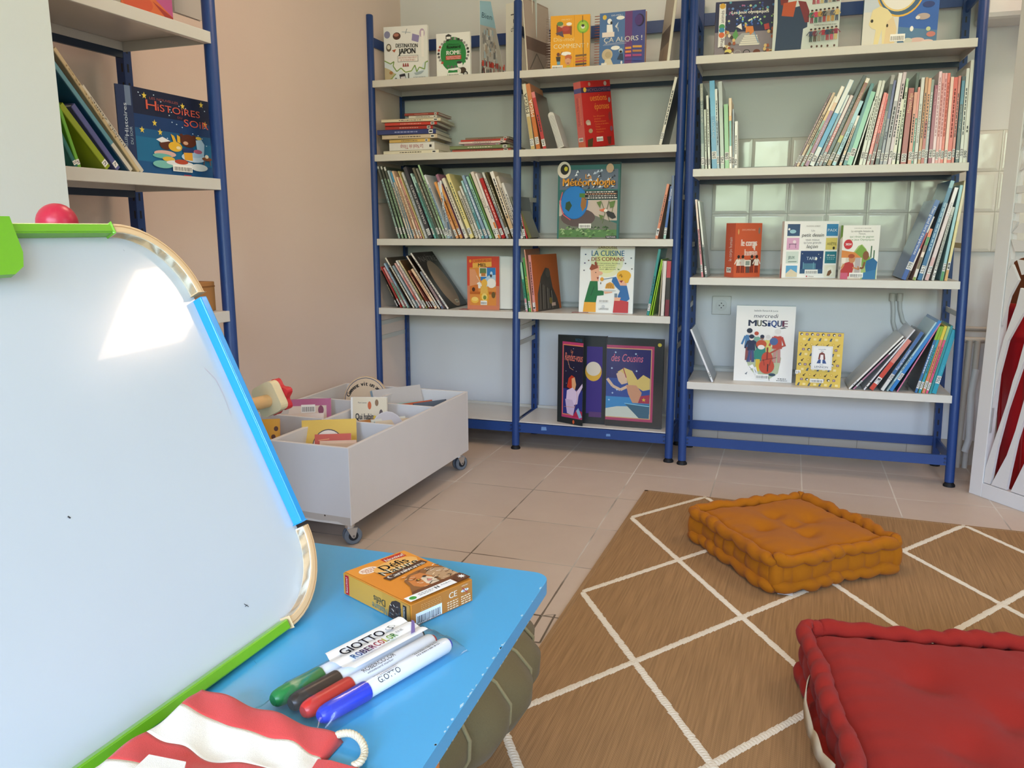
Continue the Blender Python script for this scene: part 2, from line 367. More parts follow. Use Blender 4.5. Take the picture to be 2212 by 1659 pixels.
# ceiling lamps
for (lx, ly) in LAMPS:
    t = empty('ceiling_lamp', (lx, ly, h), 'square white ceiling lamp', 'lamp', 'ceiling lamps')
    fr = MB()
    for s_ in (-1, 1):
        fr.box((-.32, s_*.3-.02, -.07), (.32, s_*.3+.02, 0), 'f0f0ee'); fr.box((s_*.3-.02, -.28, -.07), (s_*.3+.02, .28, 0), 'f0f0ee')
    fr.box((-.28, -.28, -.02), (.28, .28, 0), 'f0f0ee')
    fr.build('lamp_frame', M_PLAS, t)
# socket and conduits on the back wall
s0 = pY(1538, 678, YW); s1 = pY(1580, 640, YW)
cx, cz = (s0.x+s1.x)/2, (s0.z+s1.z)/2; w2 = .042
t = empty('wall_socket', (cx, YW, cz), 'white square wall socket above the upright music book', 'socket')
MB().box((-w2, -.012, -w2), (w2, 0, w2), 'd9d9d4').build('plate', M_PLAS, t, bevel=.003)
mb = MB(); mb.tube([(0,-.0125,0),(0,-.019,0)], .024, 'd2d2cc', 24); 
mb.build('socket_well', M_PLAS, t)
mb = MB()
for q in ((-.009, 0), (.009, 0), (0, .010), (0,-.010)): mb.cyl((q[0], -.019, q[1]), (q[0], -.0197, q[1]), .0028, '303030', 10)
mb.build('socket_holes', M_PLAS, t)
for k, pts in enumerate(([(1928,640),(1930,670),(1929,695),(1936,722),(1952,735)], [(1944,640),(1944,668),(1950,693),(1965,710),(1985,716)])):
    w = [pY(x, y, YW-.012) for x, y in pts]; base = w[0].copy()
    t = empty('wall_conduit', base, ['painted cable conduit curving down the wall, the outer of two', 'painted cable conduit curving down the wall, the inner of two'][k], 'conduit', None)
    MB().tube([p-base for p in w], .0085, 'cfd0cc', 10).build('pipe', M_WHITEP, t); 
    MB().cyl(w[0]-base+Vector((0,0,.012)), w[0]-base-Vector((0,0,.02)), .0125, 'd4d4d0', 12).build('collar', M_WHITEP, t)
# radiator pipes to the right of the wide rack
xs_ = [pY(2083, 850, .66).x, pY(2100, 850, .66).x]
t = empty('radiator_pipes', (xs_[0], .66, 0), 'white water pipes running down the wall beside the wide rack', 'pipes')
o_ = Vector((xs_[0], .66, 0))
zt = pY(2090, 735, .66).z
MB().tube([(0,0,.0),(0,0,zt)], .011, 'cbc6bd', 12).build('pipe', M_WHITEP, t)
MB().tube([(xs_[1]-xs_[0],0,.0),(xs_[1]-xs_[0],0,zt)], .011, 'cbc6bd', 12).build('pipe', M_WHITEP, t)
MB().tube([(-.03,.02,zt),(.5,.02,zt)], .012, 'cbc6bd', 12).build('pipe', M_WHITEP, t)
MB().tube([(-.03,.025,zt+.045),(.5,.025,zt+.045)], .010, 'b9b2a8', 12).build('pipe', M_WHITEP, t)
a = pY(2087, 945, .6); b_ = pY(2098, 850, .6)
t = empty('drain_hose', (a.x, a.y, 0), 'white bent plastic drain hose by the skirting right of the rack', 'hose')
MB().tube([(.0,0,a.z-.06),(.012,0,a.z),(b_.x-a.x,0,b_.z),(b_.x-a.x+.01,.01,b_.z+.1)], .014, 'd8d8d6', 12).build('hose', M_PLAS, t)
# small patch tiles around a floor drain near the rug
t = tag(MB().box((0,0,0), (.001,.001,.001), 'ffffff').build('floor_patch', M_FLOOR), kind='structure'); bpy.data.objects.remove(t)
mb = MB()
pp = [pz(1000+q[0]*.2888, 1180+q[1]*.2888) for q in ((490,508),(585,520),(690,512),(575,722),(468,710),(375,690))]
def strip(a, b, w, col='6b5f50'):
    d = (b-a).normalized(); nrm = Vector((-d.y, d.x, 0))*w/2; z = Vector((0,0,.0006))
    mb.add([a+nrm+z, a-nrm+z, b-nrm+z, b+nrm+z], [(0,1,2,3)], col)
strip(pp[0], pp[1], .005); strip(pp[1], pp[2], .003, '9a8e7e'); strip(pp[2], pp[3], .005); strip(pp[3], pp[4], .006); strip(pp[4], pp[5], .006); strip(pp[1], pp[4], .007)
o = mb.build('trim_3', M_PRINT); tag(o, 'dark joints around a small patch tile in the floor', kind='structure')
# ------------------------------------------------------------------ blue steel shelving
BLUE = '1d3f7c'; SHELF = 'd6d3cb'
class Rack:
    def __init__(s, posts, leans, y0, ang, ly, ref, dep):
        s.pu = [p-ref for p in posts]; s.ln = leans; s.x0 = ref; s.y0 = y0; s.a = ang; s.ly = ly; s.dep = dep
    def lean(s, u):
        pu = s.pu
        if u <= pu[0]: return s.ln[0]
        for i in range(len(pu)-1):
            if u <= pu[i+1]: return s.ln[i]+(s.ln[i+1]-s.ln[i])*(u-pu[i])/(pu[i+1]-pu[i])
        return s.ln[-1]
    def P(s, u, v, z):
        c, q = math.cos(s.a), math.sin(s.a)
        return Vector((s.x0+u*c-v*q+s.lean(u)*z, s.y0+u*q+v*c+s.ly*z, z))
    def solve_u(s, px, v, z):
        lo, hi = s.pu[0]-.3, s.pu[-1]+.3
        for _ in range(40):
            mid = (lo+hi)/2
            if proj(s.P(mid, v, z))[0] < px: lo = mid
            else: hi = mid
        return (lo+hi)/2
    def solve(s, px, py, v, z0=1.0):
        z = z0
        for _ in range(6):
            u = s.solve_u(px, v, z); y = proj(s.P(u, v, z))[1]; y2 = proj(s.P(u, v, z+.01))[1]
            z += (py-y)/((y2-y)/.01)
        return s.solve_u(px, v, z), z
    def box(s, mb, a, b, col, n=1):
        """box in rack coordinates, split along u so that it follows the rack's own lean"""
        (u0, v0, z0), (u1, v1, z1) = a, b
        P = s.P; vs = [P(u0,v0,z0),P(u1,v0,z0),P(u1,v1,z0),P(u0,v1,z0),P(u0,v0,z1),P(u1,v0,z1),P(u1,v1,z1),P(u0,v1,z1)]
        mb.add(vs, [(0,3,2,1),(4,5,6,7),(0,1,5,4),(1,2,6,5),(2,3,7,6),(3,0,4,7)], col)
RL = Rack([-2.6616*T, -.5575*T, 1.5662*T], [.0014, .0043, .0019], 1.1333*T, -.0082, .0092, 1.5662*T, .9052*T)
RR = Rack([1.7485*T, 4.8813*T], [-.0111, -.0244], 1.0747*T, .0076, .0092, 1.7485*T, .9052*T)
ZL = {1: 5.0209*T, 2: 4.0414*T, 3: 2.8927*T, 4: 1.9188*T, 5: .125}
ZR = {1: 5.0399*T, 2: 3.7348*T, 3: 2.4231*T, 4: 1.0997*T}
PR = .0175
def build_rack(R, root, bays, shelves, ztop, bars, ties=()):
    base = root.location.copy()
    def fin(mb, name, mat, bevel=0, parent=root):
        mb.v = [tuple(Vector(p)-base) for p in mb.v]; return mb.build(name, mat, parent, bevel=bevel)
    dp = R.dep
    for i, u in enumerate(R.pu):
        mb = MB(); mb.tube([R.P(u, 0, .018), R.P(u, 0, ztop-.004), R.P(u, 0, ztop)], [PR, PR, PR*.8], BLUE, 20)
        fin(mb, 'post', M_BLUE)
        mb = MB(); mb.tube([R.P(u, 0, 0), R.P(u, 0, .006), R.P(u, 0, .018)], [.022, .022, .013], '16171a', 18); fin(mb, 'foot', M_RUBR)
        # slotted rear upright
        mb = MB(); R.box(mb, (u-.014, dp-.014, .018), (u+.014, dp+.014, ztop), BLUE)
        for k in range(int((ztop-.1)/.05)):
            z = .08+k*.05
            R.box(mb, (u-.0145, dp-.009, z), (u-.0138, dp-.004, z+.022), '0c1426'); R.box(mb, (u+.0138, dp-.009, z), (u+.0145, dp-.004, z+.022), '0c1426')
            R.box(mb, (u-.0035, dp-.0146, z), (u+.0025, dp-.0138, z+.022), '0c1426')
        fin(mb, 'rear_upright', M_BLUE)
        mb = MB(); mb.tube([R.P(u, dp, 0), R.P(u, dp, .006), R.P(u, dp, .018)], [.020, .020, .012], '16171a', 16); fin(mb, 'foot', M_RUBR)
        # side rails between front and rear, low and high
        for z0, z1 in ((.085, .125), (ztop-.13, ztop-.09)):
            mb = MB(); R.box(mb, (u-.004, .01, z0), (u+.004, dp-.01, z1), BLUE); fin(mb, 'side_rail', M_BLUE)
        if 1:
            for z in ties:
                mb = MB(); R.box(mb, (u-.003, .012, z), (u+.003, dp-.012, z+.02), 'c9c6bd'); fin(mb, 'side_tie', M_ENAM)
    for (ua, ub) in bays:
        for (z0, z1, v) in [(bars[0], bars[1], 0.0), (bars[0]+.003, bars[1]+.003, dp), (ztop-.105, ztop-.055, dp)]:
            mb = MB(); R.box(mb, (ua+PR*.6, v-.006, z0), (ub-PR*.6, v+.006, z1), BLUE)
            for u in (ua+PR+.004, ub-PR-.004):
                if v == 0: mb.cyl(R.P(u, -.011, z0+.012), R.P(u, -.004, z0+.012), .004, '1b2c50', 8); mb.cyl(R.P(u, -.011, z1-.012), R.P(u, -.004, z1-.012), .004, '1b2c50', 8)
            fin(mb, 'cross_bar', M_BLUE)
    for (ua, ub) in bays:
        for k, z in sorted(shelves.items()):
            if k == 5:
                mb = MB(); R.box(mb, (ua+.012, -.004, z+.001), (ub-.012, dp, z+.005), SHELF)
                R.box(mb, (ua+.012, dp+.002, z), (ub-.012, dp+.010, z+.018), 'cfccc2'); fin(mb, 'shelf_board', M_ENAM); continue
            mb = MB(); e0, e1 = ua+PR*.75, ub-PR*.75; lip = .030
            R.box(mb, (e0, -.013, z-lip), (e1, -.010, z), SHELF)                 # front lip
            R.box(mb, (e0, -.010, z-.003), (e1, dp-.004, z), SHELF)              # top sheet
            R.box(mb, (e0, -.010, z-lip), (e1, .004, z-lip+.003), SHELF)         # returned edge
            R.box(mb, (e0, dp-.016, z-lip+.004), (e1, dp-.013, z-.003), SHELF)
            R.box(mb, (e0, -.008, z-lip), (e0+.003, dp-.016, z-.003), SHELF); R.box(mb, (e1-.003, -.008, z-lip), (e1, dp-.016, z-.003), SHELF)
            fin(mb, 'shelf_board', M_ENAM, bevel=.0012)
            mb = MB(); R.box(mb, (e0, dp-.013, z-.045), (e1, dp-.004, z+.001), '2a3b52' if z > 1 else 'b9bcb9'); R.box(mb, (e0, dp-.015, z+.002), (e1, dp-.003, z+.014), 'b7b9b6'); R.box(mb, (e0, dp-.012, z+.014), (e1, dp-.003, z+.024), 'a5a8a6'); fin(mb, 'rear_rail', M_ENAM)
rack_l = empty('shelving_rack', RL.P(RL.pu[0], 0, 0)*1.0, 'tall two-bay blue steel rack with white shelves in the room corner', 'shelving')
build_rack(RL, rack_l, [(RL.pu[0], RL.pu[1]), (RL.pu[1], RL.pu[2])], ZL, 5.8763*T, (.080, .123), (.475, .545, 1.12))
rack_r = empty('shelving_rack', RR.P(RR.pu[0], 0, 0)*1.0, 'wide single-bay blue steel rack with white shelves before the glazed tiles', 'shelving')
build_rack(RR, rack_r, [(RR.pu[0], RR.pu[1])], ZR, 5.9*T, (.084, .1242), (.66, .92))
# pieces of old tape on the lower bar of the middle bay
for k, (x, y, w, h_) in enumerate(((1175, 926, .013, .009), (1314, 940, .010, .006))):
    u, z = RL.solve(x, y, -.006, .1); z = min(max(z, .094), .112)
    p = RL.P(u, -.0064, z)
    t = empty('tape_piece', p, ['pale torn tape on the low bar of the middle bay, nearer the middle post', 'tiny pale torn tape on the low bar below the open cousins book'][k], 'tape')
    MB().add([(-w,-.0003,-h_),(w,-.0003,-h_*.8),(w*.8,-.0003,h_),(-w*.9,-.0003,h_*.9)], [(0,1,2,3)], '6c93c4').build('strip', M_PRINT, t)

# ------------------------------------------------------------------ books
USED = {}
def uniq(lbl, alts=()):
    if lbl not in USED: USED[lbl] = 1; return lbl
    for a in alts:
        if a not in USED: USED[a] = 1; return a
    print('DUP LABEL', lbl); return lbl
def book_axes(R, u, v, z, lean=0, yaw=0, tilt=0):
    """spine/cover frame: x right, y away from the viewer, z up the book"""
    c, q = math.cos(R.a+yaw), math.sin(R.a+yaw)
    U = Vector((c, q, 0)); V = Vector((-q, c, 0)); Z = Vector((0,0,1))
    Z2 = math.cos(tilt)*Z+math.sin(tilt)*V; V2 = math.cos(tilt)*V-math.sin(tilt)*Z
    ex = math.cos(lean)*U-math.sin(lean)*Z2; ez = math.sin(lean)*U+math.cos(lean)*Z2
    return frame(R.P(u, v, z), ex, V2, ez)
def book_body(root, t, h, d, cover, segs=None, pages='ece6d8', mat=None, hard=True, left=None, right=None):
    """t thick (x, centred), h tall, d deep; spine towards the viewer at y=0"""
    mat = mat or M_GLOSS; x0, x1 = -t/2, t/2; b = min(.0022, t*.22) if hard else min(.0007, t*.12); mb = MB()
    mb.box((x0, .001, 0), (x0+b, d, h), left or cover); mb.box((x1-b, .001, 0), (x1, d, h), right or cover)
    segs = segs or [(0, 1, cover)]
    r = min(t*.28, .0025)
    for (a, e, col) in segs:
        z0, z1 = a*h, e*h
        prof = [(x0, b+.002), (x0, r), (x0+r*.5, .0), (x1-r*.5, .0), (x1, r), (x1, b+.002)]
        mb.prism(prof, 2, z0, z1, col)
    mb.build('cover', mat, root)
    e = .003 if hard else .0005
    MB().box((x0+b, b+.0015, e), (x1-b, d-(.003 if hard else .0004), h-e), pages).build('pages', M_PAPER, root)
NUMS = ['500','550','598','629','700','570','590','520','440','551','567','300','010','760','745','612','551','523']
def spine_book(R, zs, spec, crop, v, idx, seed):
    """spec: xb xt yt w colours ... in the measured crop"""
    x0, y0, s = crop; r = random.Random(seed*101+idx)
    xb, xt, yt, w = spec['p']; pxb, pxt, pyt, pw = x0+xb*s, x0+xt*s, y0+yt*s, w*s
    ub = R.solve_u(pxb, v, zs); ut, zt = R.solve(pxt, pyt, v, zs+.25)
    dz = zt-zs; du = ut-ub; lean = math.atan2(du, dz); h = math.hypot(du, dz)
    dist = proj(R.P(ub, v, zs))[2]
    t = max(.0035, pw*dist/FPX*math.cos(lean)*.93)
    d = spec.get('d') or min(.262-v, max(.13, h*r.uniform(.70, .84)))
    off = t/2*abs(math.sin(lean))
    m_ = book_axes(R, ub, v, zs+off+.0005, lean, spec.get('yaw', 0))
    root = empty(spec.get('n', 'picture_book'), m_)
    cols = spec['c']; segs = []; z = 0
    # colours are listed from the foot of the spine upwards with their end heights
    for q in cols.split():
        if ':' in q: c, e = q.split(':'); segs.append((z, float(e), c)); z = float(e)
        else: segs.append((z, 1, q))
    cover = spec.get('cv', segs[0][2] if len(segs) == 1 else segs[len(segs)//2][2])
    book_body(root, t, h, d, cover, segs, mat=M_GLOSS, hard=(t > .006), left=spec.get('l'), right=spec.get('r'))
    # print on the spine: title, sign
    cv = Canvas(t, h, Matrix.Translation((-t/2, 0, 0)))
    ti = spec.get('t', None); tc = spec.get('tc', '3a3a40')
    rotm = Matrix.Translation((t*.5, 0, 0))
    if isinstance(ti, str) and ti:
        vs, fs, tw = text_geo(ti); a0, a1 = spec.get('ta', (.35, .8)); L = (a1-a0)*h; cap = spec.get('th', .5)*t; sx = L/tw; sz = cap/.69
        if spec.get('up', 1): pts = [(b*-sz+cap/2, -.0004, a0*h+a*sx) for a, b, _ in vs]
        else: pts = [(b*sz-cap/2, -.0004, a1*h-a*sx) for a, b, _ in vs]
        cv.mb.add(pts, [f for f in fs], tc)
    elif ti is not None:
        z = .3
        while z < ti:
            L = r.uniform(.015, .05); cv.rect(34, 100*(1-z-L), 66, 100*(1-z), tc); cv.k -= 1; z += L+r.uniform(.006, .014)
        cv.k += 1
    nb = spec.get('num', NUMS[(idx*7+seed*3) % len(NUMS)])
    if nb and t > .0038:
        z0 = spec.get('nz', r.uniform(.035, .075)); hh = .030/h
        cv.rect(4, 100*(1-z0-hh), 96, 100*(1-z0), 'ecebe8')
        vs, fs, tw = text_geo(nb); sz = min(.9*t/.69*.8, .017); sx = .024/tw
        cv.mb.add([(b*sz*-1+.69*sz/2, -.0011, z0*h+.003+a*sx) for a, b, _ in vs], fs, '23252e')
    cv.build('spine_print', root)
    return root, t, h, d
def row(R, zs, crop, specs, group, phrase, v=.006, seed=1):
    n = len(specs); names = [s['w'] for s in specs]; out = []
    ordn = ['first','second','third','fourth','fifth','sixth','seventh','eighth','ninth','tenth','eleventh','twelfth']
    for i, s in enumerate(specs):
        root, t, h, d = spine_book(R, zs, s, s.get('crop', crop), s.get('v', v), i, seed)
        l = names[i-1] if i else None; rr = names[i+1] if i+1 < n else None
        if l and rr: lbl = '%s book between %s and %s, %s' % (names[i], l, rr, phrase)
        elif rr: lbl = '%s book at the left end, next to %s, %s' % (names[i], rr, phrase)
        elif l: lbl = '%s book at the right end, next to %s, %s' % (names[i], l, phrase)
        else: lbl = '%s book, %s' % (names[i], phrase)
        k = i if i < n/2 else n-1-i; side = 'left' if i < n/2 else 'right'
        alt = '%s book, %s from the %s end of the row, %s' % (names[i], ordn[min(k, 11)], side, phrase)
        tag(root, uniq(s.get('label') or lbl, [alt]), 'book', group)
        out.append(root)
    return out
S = lambda p, c, w, **k: dict(p=p, c=c, w=w, **k)
cA = (810, 350, .10848); cB = (950, 350, .10847)
row(RL, ZL[3], cA, [
 S((485,62,100,46), '8fb0a6:.5 a9c9cc:.82 5b5f58:.97 c8cac4', 'grey-topped aqua', t=.8),
 S((552,128,100,48), '8fae8f:.83 4c5048:.96 c9cbc5', 'slate-topped sage', t=.8),
 S((622,192,110,48), '93b592:.83 565a50:.95 d6d6cf', 'white-tipped sage', t=.8),
 S((690,262,180,40), 'd8c9b4:.75 b9cdd6:1', 'cream-and-sky', t=.8),
 S((742,322,215,40), 'cbbfb0:.85 4f9cc4:1', 'blue-tipped beige', t=.7),
 S((800,352,190,42), 'c79f80:.3 e6c2a2', 'peach', t=.75),
 S((868,442,310,42), 'f0d6bb', 'pale apricot', t=.8, tc='7a5a48'),
 S((925,492,320,42), 'd29a8c:.9 c77e74', 'salmon', t=.7),
 S((972,470,190,22), 'd9c98e', 'thin straw-yellow', num=''),
 S((1022,545,220,46), 'b9c4cc:.8 cfd2cf', 'pale grey', t=.85, tc='5a626a'),
 S((1110,592,120,84), '3f3f48', 'charcoal', t='CHÂTEAUX FORTS', ta=(.2,.75), tc='dedede', th=.55),
 S((1200,718,240,36), '58b0a8:.7 b9dcd4', 'aqua', t=.8),
 S((1248,775,300,26), '2f5f56:.9 b9dcd4', 'thin dark teal', num=''),
 S((1302,762,130,54), '4c5850:.55 6a6658', 'dark olive', t=.8, tc='c9c6b8'),
 S((1362,832,140,42), '8fa890:.8 8b8a80', 'grey-green', t=.8),
 S((1422,872,70,48), 'a9cf9f', 'light green', t=.8, cv='2f3a34'),
 S((1480,990,270,46), '8fb0c4:.8 e0e6ea', 'white-topped blue', t=.85, tc='39506a'),
 S((145,15,375,44), '8a98a6:.5 e4e8ec', 'silver-grey', t=.8, crop=cB),
 S((230,-22,410,50), '4f6a86:.6 d5dade', 'slate blue', t=.8, tc='dfe4e8', crop=cB),
 S((350,-92,412,60), 'e3a878:.35 e8a05a', 'orange', t=.7, crop=cB, tc='8a4a20'),
 S((432,-58,262,64), 'd99a50:.85 a07088', 'plum-tipped amber', t='LE GRAND LIVRE', ta=(.15,.6), tc='7a4420', crop=cB),
 S((532,66,340,74), 'e3dccb', 'cream', t=.85, tc='6a6258', crop=cB),
 S((642,150,262,84), 'e9dc98', 'butter yellow', t=.85, tc='5f6a58', crop=cB),
 S((742,376,590,62), 'c9c4b6', 'stone grey', t=.8, crop=cB),
 S((806,406,490,44), 'dedcd6', 'off-white', t=.8, crop=cB),
 S((862,440,385,46), '4fa2b0:.45 a8d4d8', 'turquoise', t=.8, crop=cB),
 S((940,462,282,64), '8fa8c4', 'powder blue', t=.85, tc='e8eef4', crop=cB),
 S((1018,546,302,56), '9fd0c0', 'mint', t=.8, crop=cB),
 S((1070,590,240,28), '6f9a58', 'thin leaf green', num='', crop=cB),
 S((1142,642,212,72), 'e2d6cc', 'rosy cream', t='JCO', ta=(.45,.6), tc='8a8078', th=.7, crop=cB),
 S((1190,722,240,50), 'd7823f:.25 ece4e0', 'white with orange foot', t=.5, crop=cB),
 S((1272,822,340,76), 'b82f30', 'red', t=.8, tc='e8c0b8', crop=cB),
 S((1352,862,220,46), '9aa4b0:.5 dcdcd6', 'black-lettered white', t=.9, tc='303030', crop=cB),
 S((1404,922,215,52), '6a5f4c:.4 4f4a30', 'dark khaki', t=.8, tc='d8d4c0', crop=cB),
 S((1490,1032,210,86), 'd9b890:.35 e6d6c0:.8 f0ece6', 'tall ivory', t=.9, crop=cB),
 S((1575,1146,300,62), 'd9cdbf', 'cream-white', t=.8, crop=cB),
 S((1640,1250,430,56), 'e4e0dc', 'short white', t=.8, crop=cB),
 S((1690,1410,700,30), '8a8c80', 'thin grey', num='', crop=cB),
], 'books leaning on the third shelf', 'corner rack third shelf', seed=1)
row(RL, ZL[3], cB, [
 S((1690,1560,700,60), '2a2a2c', 'black', t=.7, tc='aaaaaa'),
 S((1735,1580,900,28), 'c23a40', 'thin red', num='', ),
 S((1800,1600,1000,80), '6a6a3c', 'olive', cv='5c5a48', num=''),
], 'books behind the middle post', 'behind the middle post', seed=2)
cC = (810, 535, .0904)
row(RL, ZL[4], cC, [
 S((552,135,560,32), '2c2a28', 'thin black', t=.6, tc='d0c8a0'),
 S((625,148,470,42), 'b23a34', 'crimson', t=.8),
 S((700,215,490,56), '5fa888:.62 e0a0a0', 'pink-topped jade', t=.7),
 S((790,225,390,48), '88b09a:.5 a9c4dc', 'light blue', t=.8),
 S((852,330,485,24), '33281e', 'thin brown-black', num=''),
 S((930,256,258,50), 'e9e3d4', 'tall cream', t=.85, tc='6a6058', cv='54483c'),
 S((1002,430,450,62), '93a5ae', 'steel grey', t=.8, tc='d8e0e4'),
 S((1090,476,385,50), 'c65a54:.7 e0b0a8', 'coral red', t=.8, tc='f0dcd8'),
 S((1168,510,325,50), 'efe9e4', 'white', t=.85, tc='a84a40'),
 S((1240,580,325,54), '8a8c5a:.3 dccfa4', 'sand', t=.85, tc='5a5a40', cv='5c4020'),
 S((1318,800,560,44), '8a3428:.4 a8684c', 'rust brown', t=.8, tc='e8c8b0'),
 S((1385,845,620,30), '5c2420', 'thin maroon', t=.5),
 S((1458,880,530,72), 'efc9a6', 'peach-cream', t=.8, tc='a87858'),
 S((1540,762,212,50), 'e9dccb', 'tall cream-beige', t=.8, cv='2c1e16'),
 S((1618,1090,590,60), '52688e:.14 b3989a:.6 7f8d98', 'mauve', t=.7),
 S((1745,862,150,62), 'ebe3da', 'white-spined black', t='NAÎTRE NAÎTRE', ta=(.25,.9), tc='4a4440', th=.5, cv='2b2826', d=.235,
   label='black book with a big egg on its cover, white spine, at the row end'),
], 'books leaning on the fourth shelf', 'corner rack fourth shelf', seed=3)
egg = C.objects[-3] if False else None
cO = (780, 0, .3255); cE = (1380, 350, .211); cD = (1110, 530, .0964)
row(RL, ZL[2], cO, [
 S((1140,1082,560,28), 'c8b078:.5 ddd6bc', 'cream encyclopedia', t='MEGA', ta=(.55,.86), tc='2c2c2c', th=.8),
 S((1176,1108,560,30), 'cf7a42:.6 d58a5a', 'orange encyclopedia', t='MEGA', ta=(.5,.76), tc='f4ece0', th=.8),
 S((1218,1142,615,28), 'c04444:.9 e08888', 'red-spined', t=.6, cv='6a5244'),
], 'books at the left of the second shelf, middle bay', 'middle bay second shelf', seed=4)
row(RL, ZL[2], cO, [S((1985,2092,515,22), 'e0dccf', 'white-spined dark', t=.8, cv='1f2220', num='550', label='black book with white spine leaning on the post, second shelf')], 'books at the post end', 'x', seed=5)
row(RL, ZL[3], cE, [
 S((178,302,228,28), 'e08a66', 'salmon orange', t=.8, num='4'),
 S((262,336,250,30), '9ac4b8:.18 2f5cae:.8 27448c', 'royal blue', t='Tempêtes', ta=(.72,.95), tc='e8ecf4', th=.6, cv='1a2236', num='551'),
 S((330,352,140,30), '5b668e', 'dusky blue', cv='20242c', num=''),
], 'books at the right of the third shelf, middle bay', 'middle bay third shelf', seed=6)
row(RL, ZL[4], cE, [
 S((90,215,895,28), '2f8f8c', 'teal', t=.6, num='570'),
 S((112,235,1000,11), 'a6d83a', 'first lime', num='', d=.2),
 S((135,246,1010,11), '9cd02e', 'second lime', num='', d=.2),
 S((205,250,1010,12), 'b4a890', 'thin taupe', num=''),
 S((238,272,1015,34), 'e4dcd6', 'pinkish white', num=''),
 S((285,312,1015,48), '7a2034:.3 2a2422:.7 c23a44', 'black and crimson', num=''),
], 'books at the right of the fourth shelf, middle bay', 'middle bay fourth shelf', seed=7)
row(RL, ZL[4], cD, [
 S((290,160,388,56), 'd0909a:.27 3f9a7c:.66 a9d2b4', 'green-and-rose', t=.6),
 S((366,222,280,48), '5aa860:.35 b8ca5a:.65 4c9a5a', 'green-and-lime', t=.6),
 S((402,245,98,22), 'f0b8a0', 'thin tall coral', cv='a8603c', num=''),
], 'books at the left of the fourth shelf, middle bay', 'middle bay fourth shelf', seed=8, v=.004)
row(RL, ZL[4], cD, [S((468,332,225,84), 'e3a09c', 'pink-spined', t=.85, tc='5a4048', cv='b5623a', yaw=-.30, d=.21, num='L', label='plastic-wrapped orange book with a dark gorilla shape, pink spine')], 'books at the left of the fourth shelf, middle bay', '', seed=9, v=.012)
# right rack
cG = (1500, 160, .12956); cH = (1700, 150, .13263); cI = (1860, 150, .1296)
row(RR, ZR[2], cG, [
 S((142,102,165,56), '8a9088:.3 44504c:.8 8e8c7c', 'dark slate', t='LES GRANDES INVENTIONS', ta=(.55,.95), tc='d0cfc4', th=.45),
 S((195,165,595,34), 'bfc4b2', 'pale olive', t=.7, tc='5c6456'),
 S((250,203,362,40), 'd0d2c4', 'tall pale grey', t=.8, tc='5c6456'),
 S((335,278,118,88), '2c7eae:.6 4a9cc8', 'bright blue', t='OH BOUTS !', ta=(.35,.55), tc='b8ccd4', th=.35, nz=.11, num='590'),
 S((398,346,255,44), '7d94a6:.6 d4d9d4', 'blue-and-white', t=.85, tc='44505c'),
 S((468,412,130,66), 'a9b4a4:.7 a8aeac', 'striped silver', t=.3),
 S((545,512,508,72), '7fb272', 'leaf green', num='598', nz=.13),
 S((604,582,405,46), 'e4e6e2:.32 5fa39a:.68 e0a860:.75 dfc7a4', 'patchwork', t=None),
 S((645,636,585,26), '8a8f9a', 'thin grey', num='5'),
 S((688,688,790,50), 'dfdcd6', 'short white', t=.7, tc='6a6a66'),
], 'upright books on the second shelf', 'wide rack second shelf', seed=11)
def mtl(s, w): return s
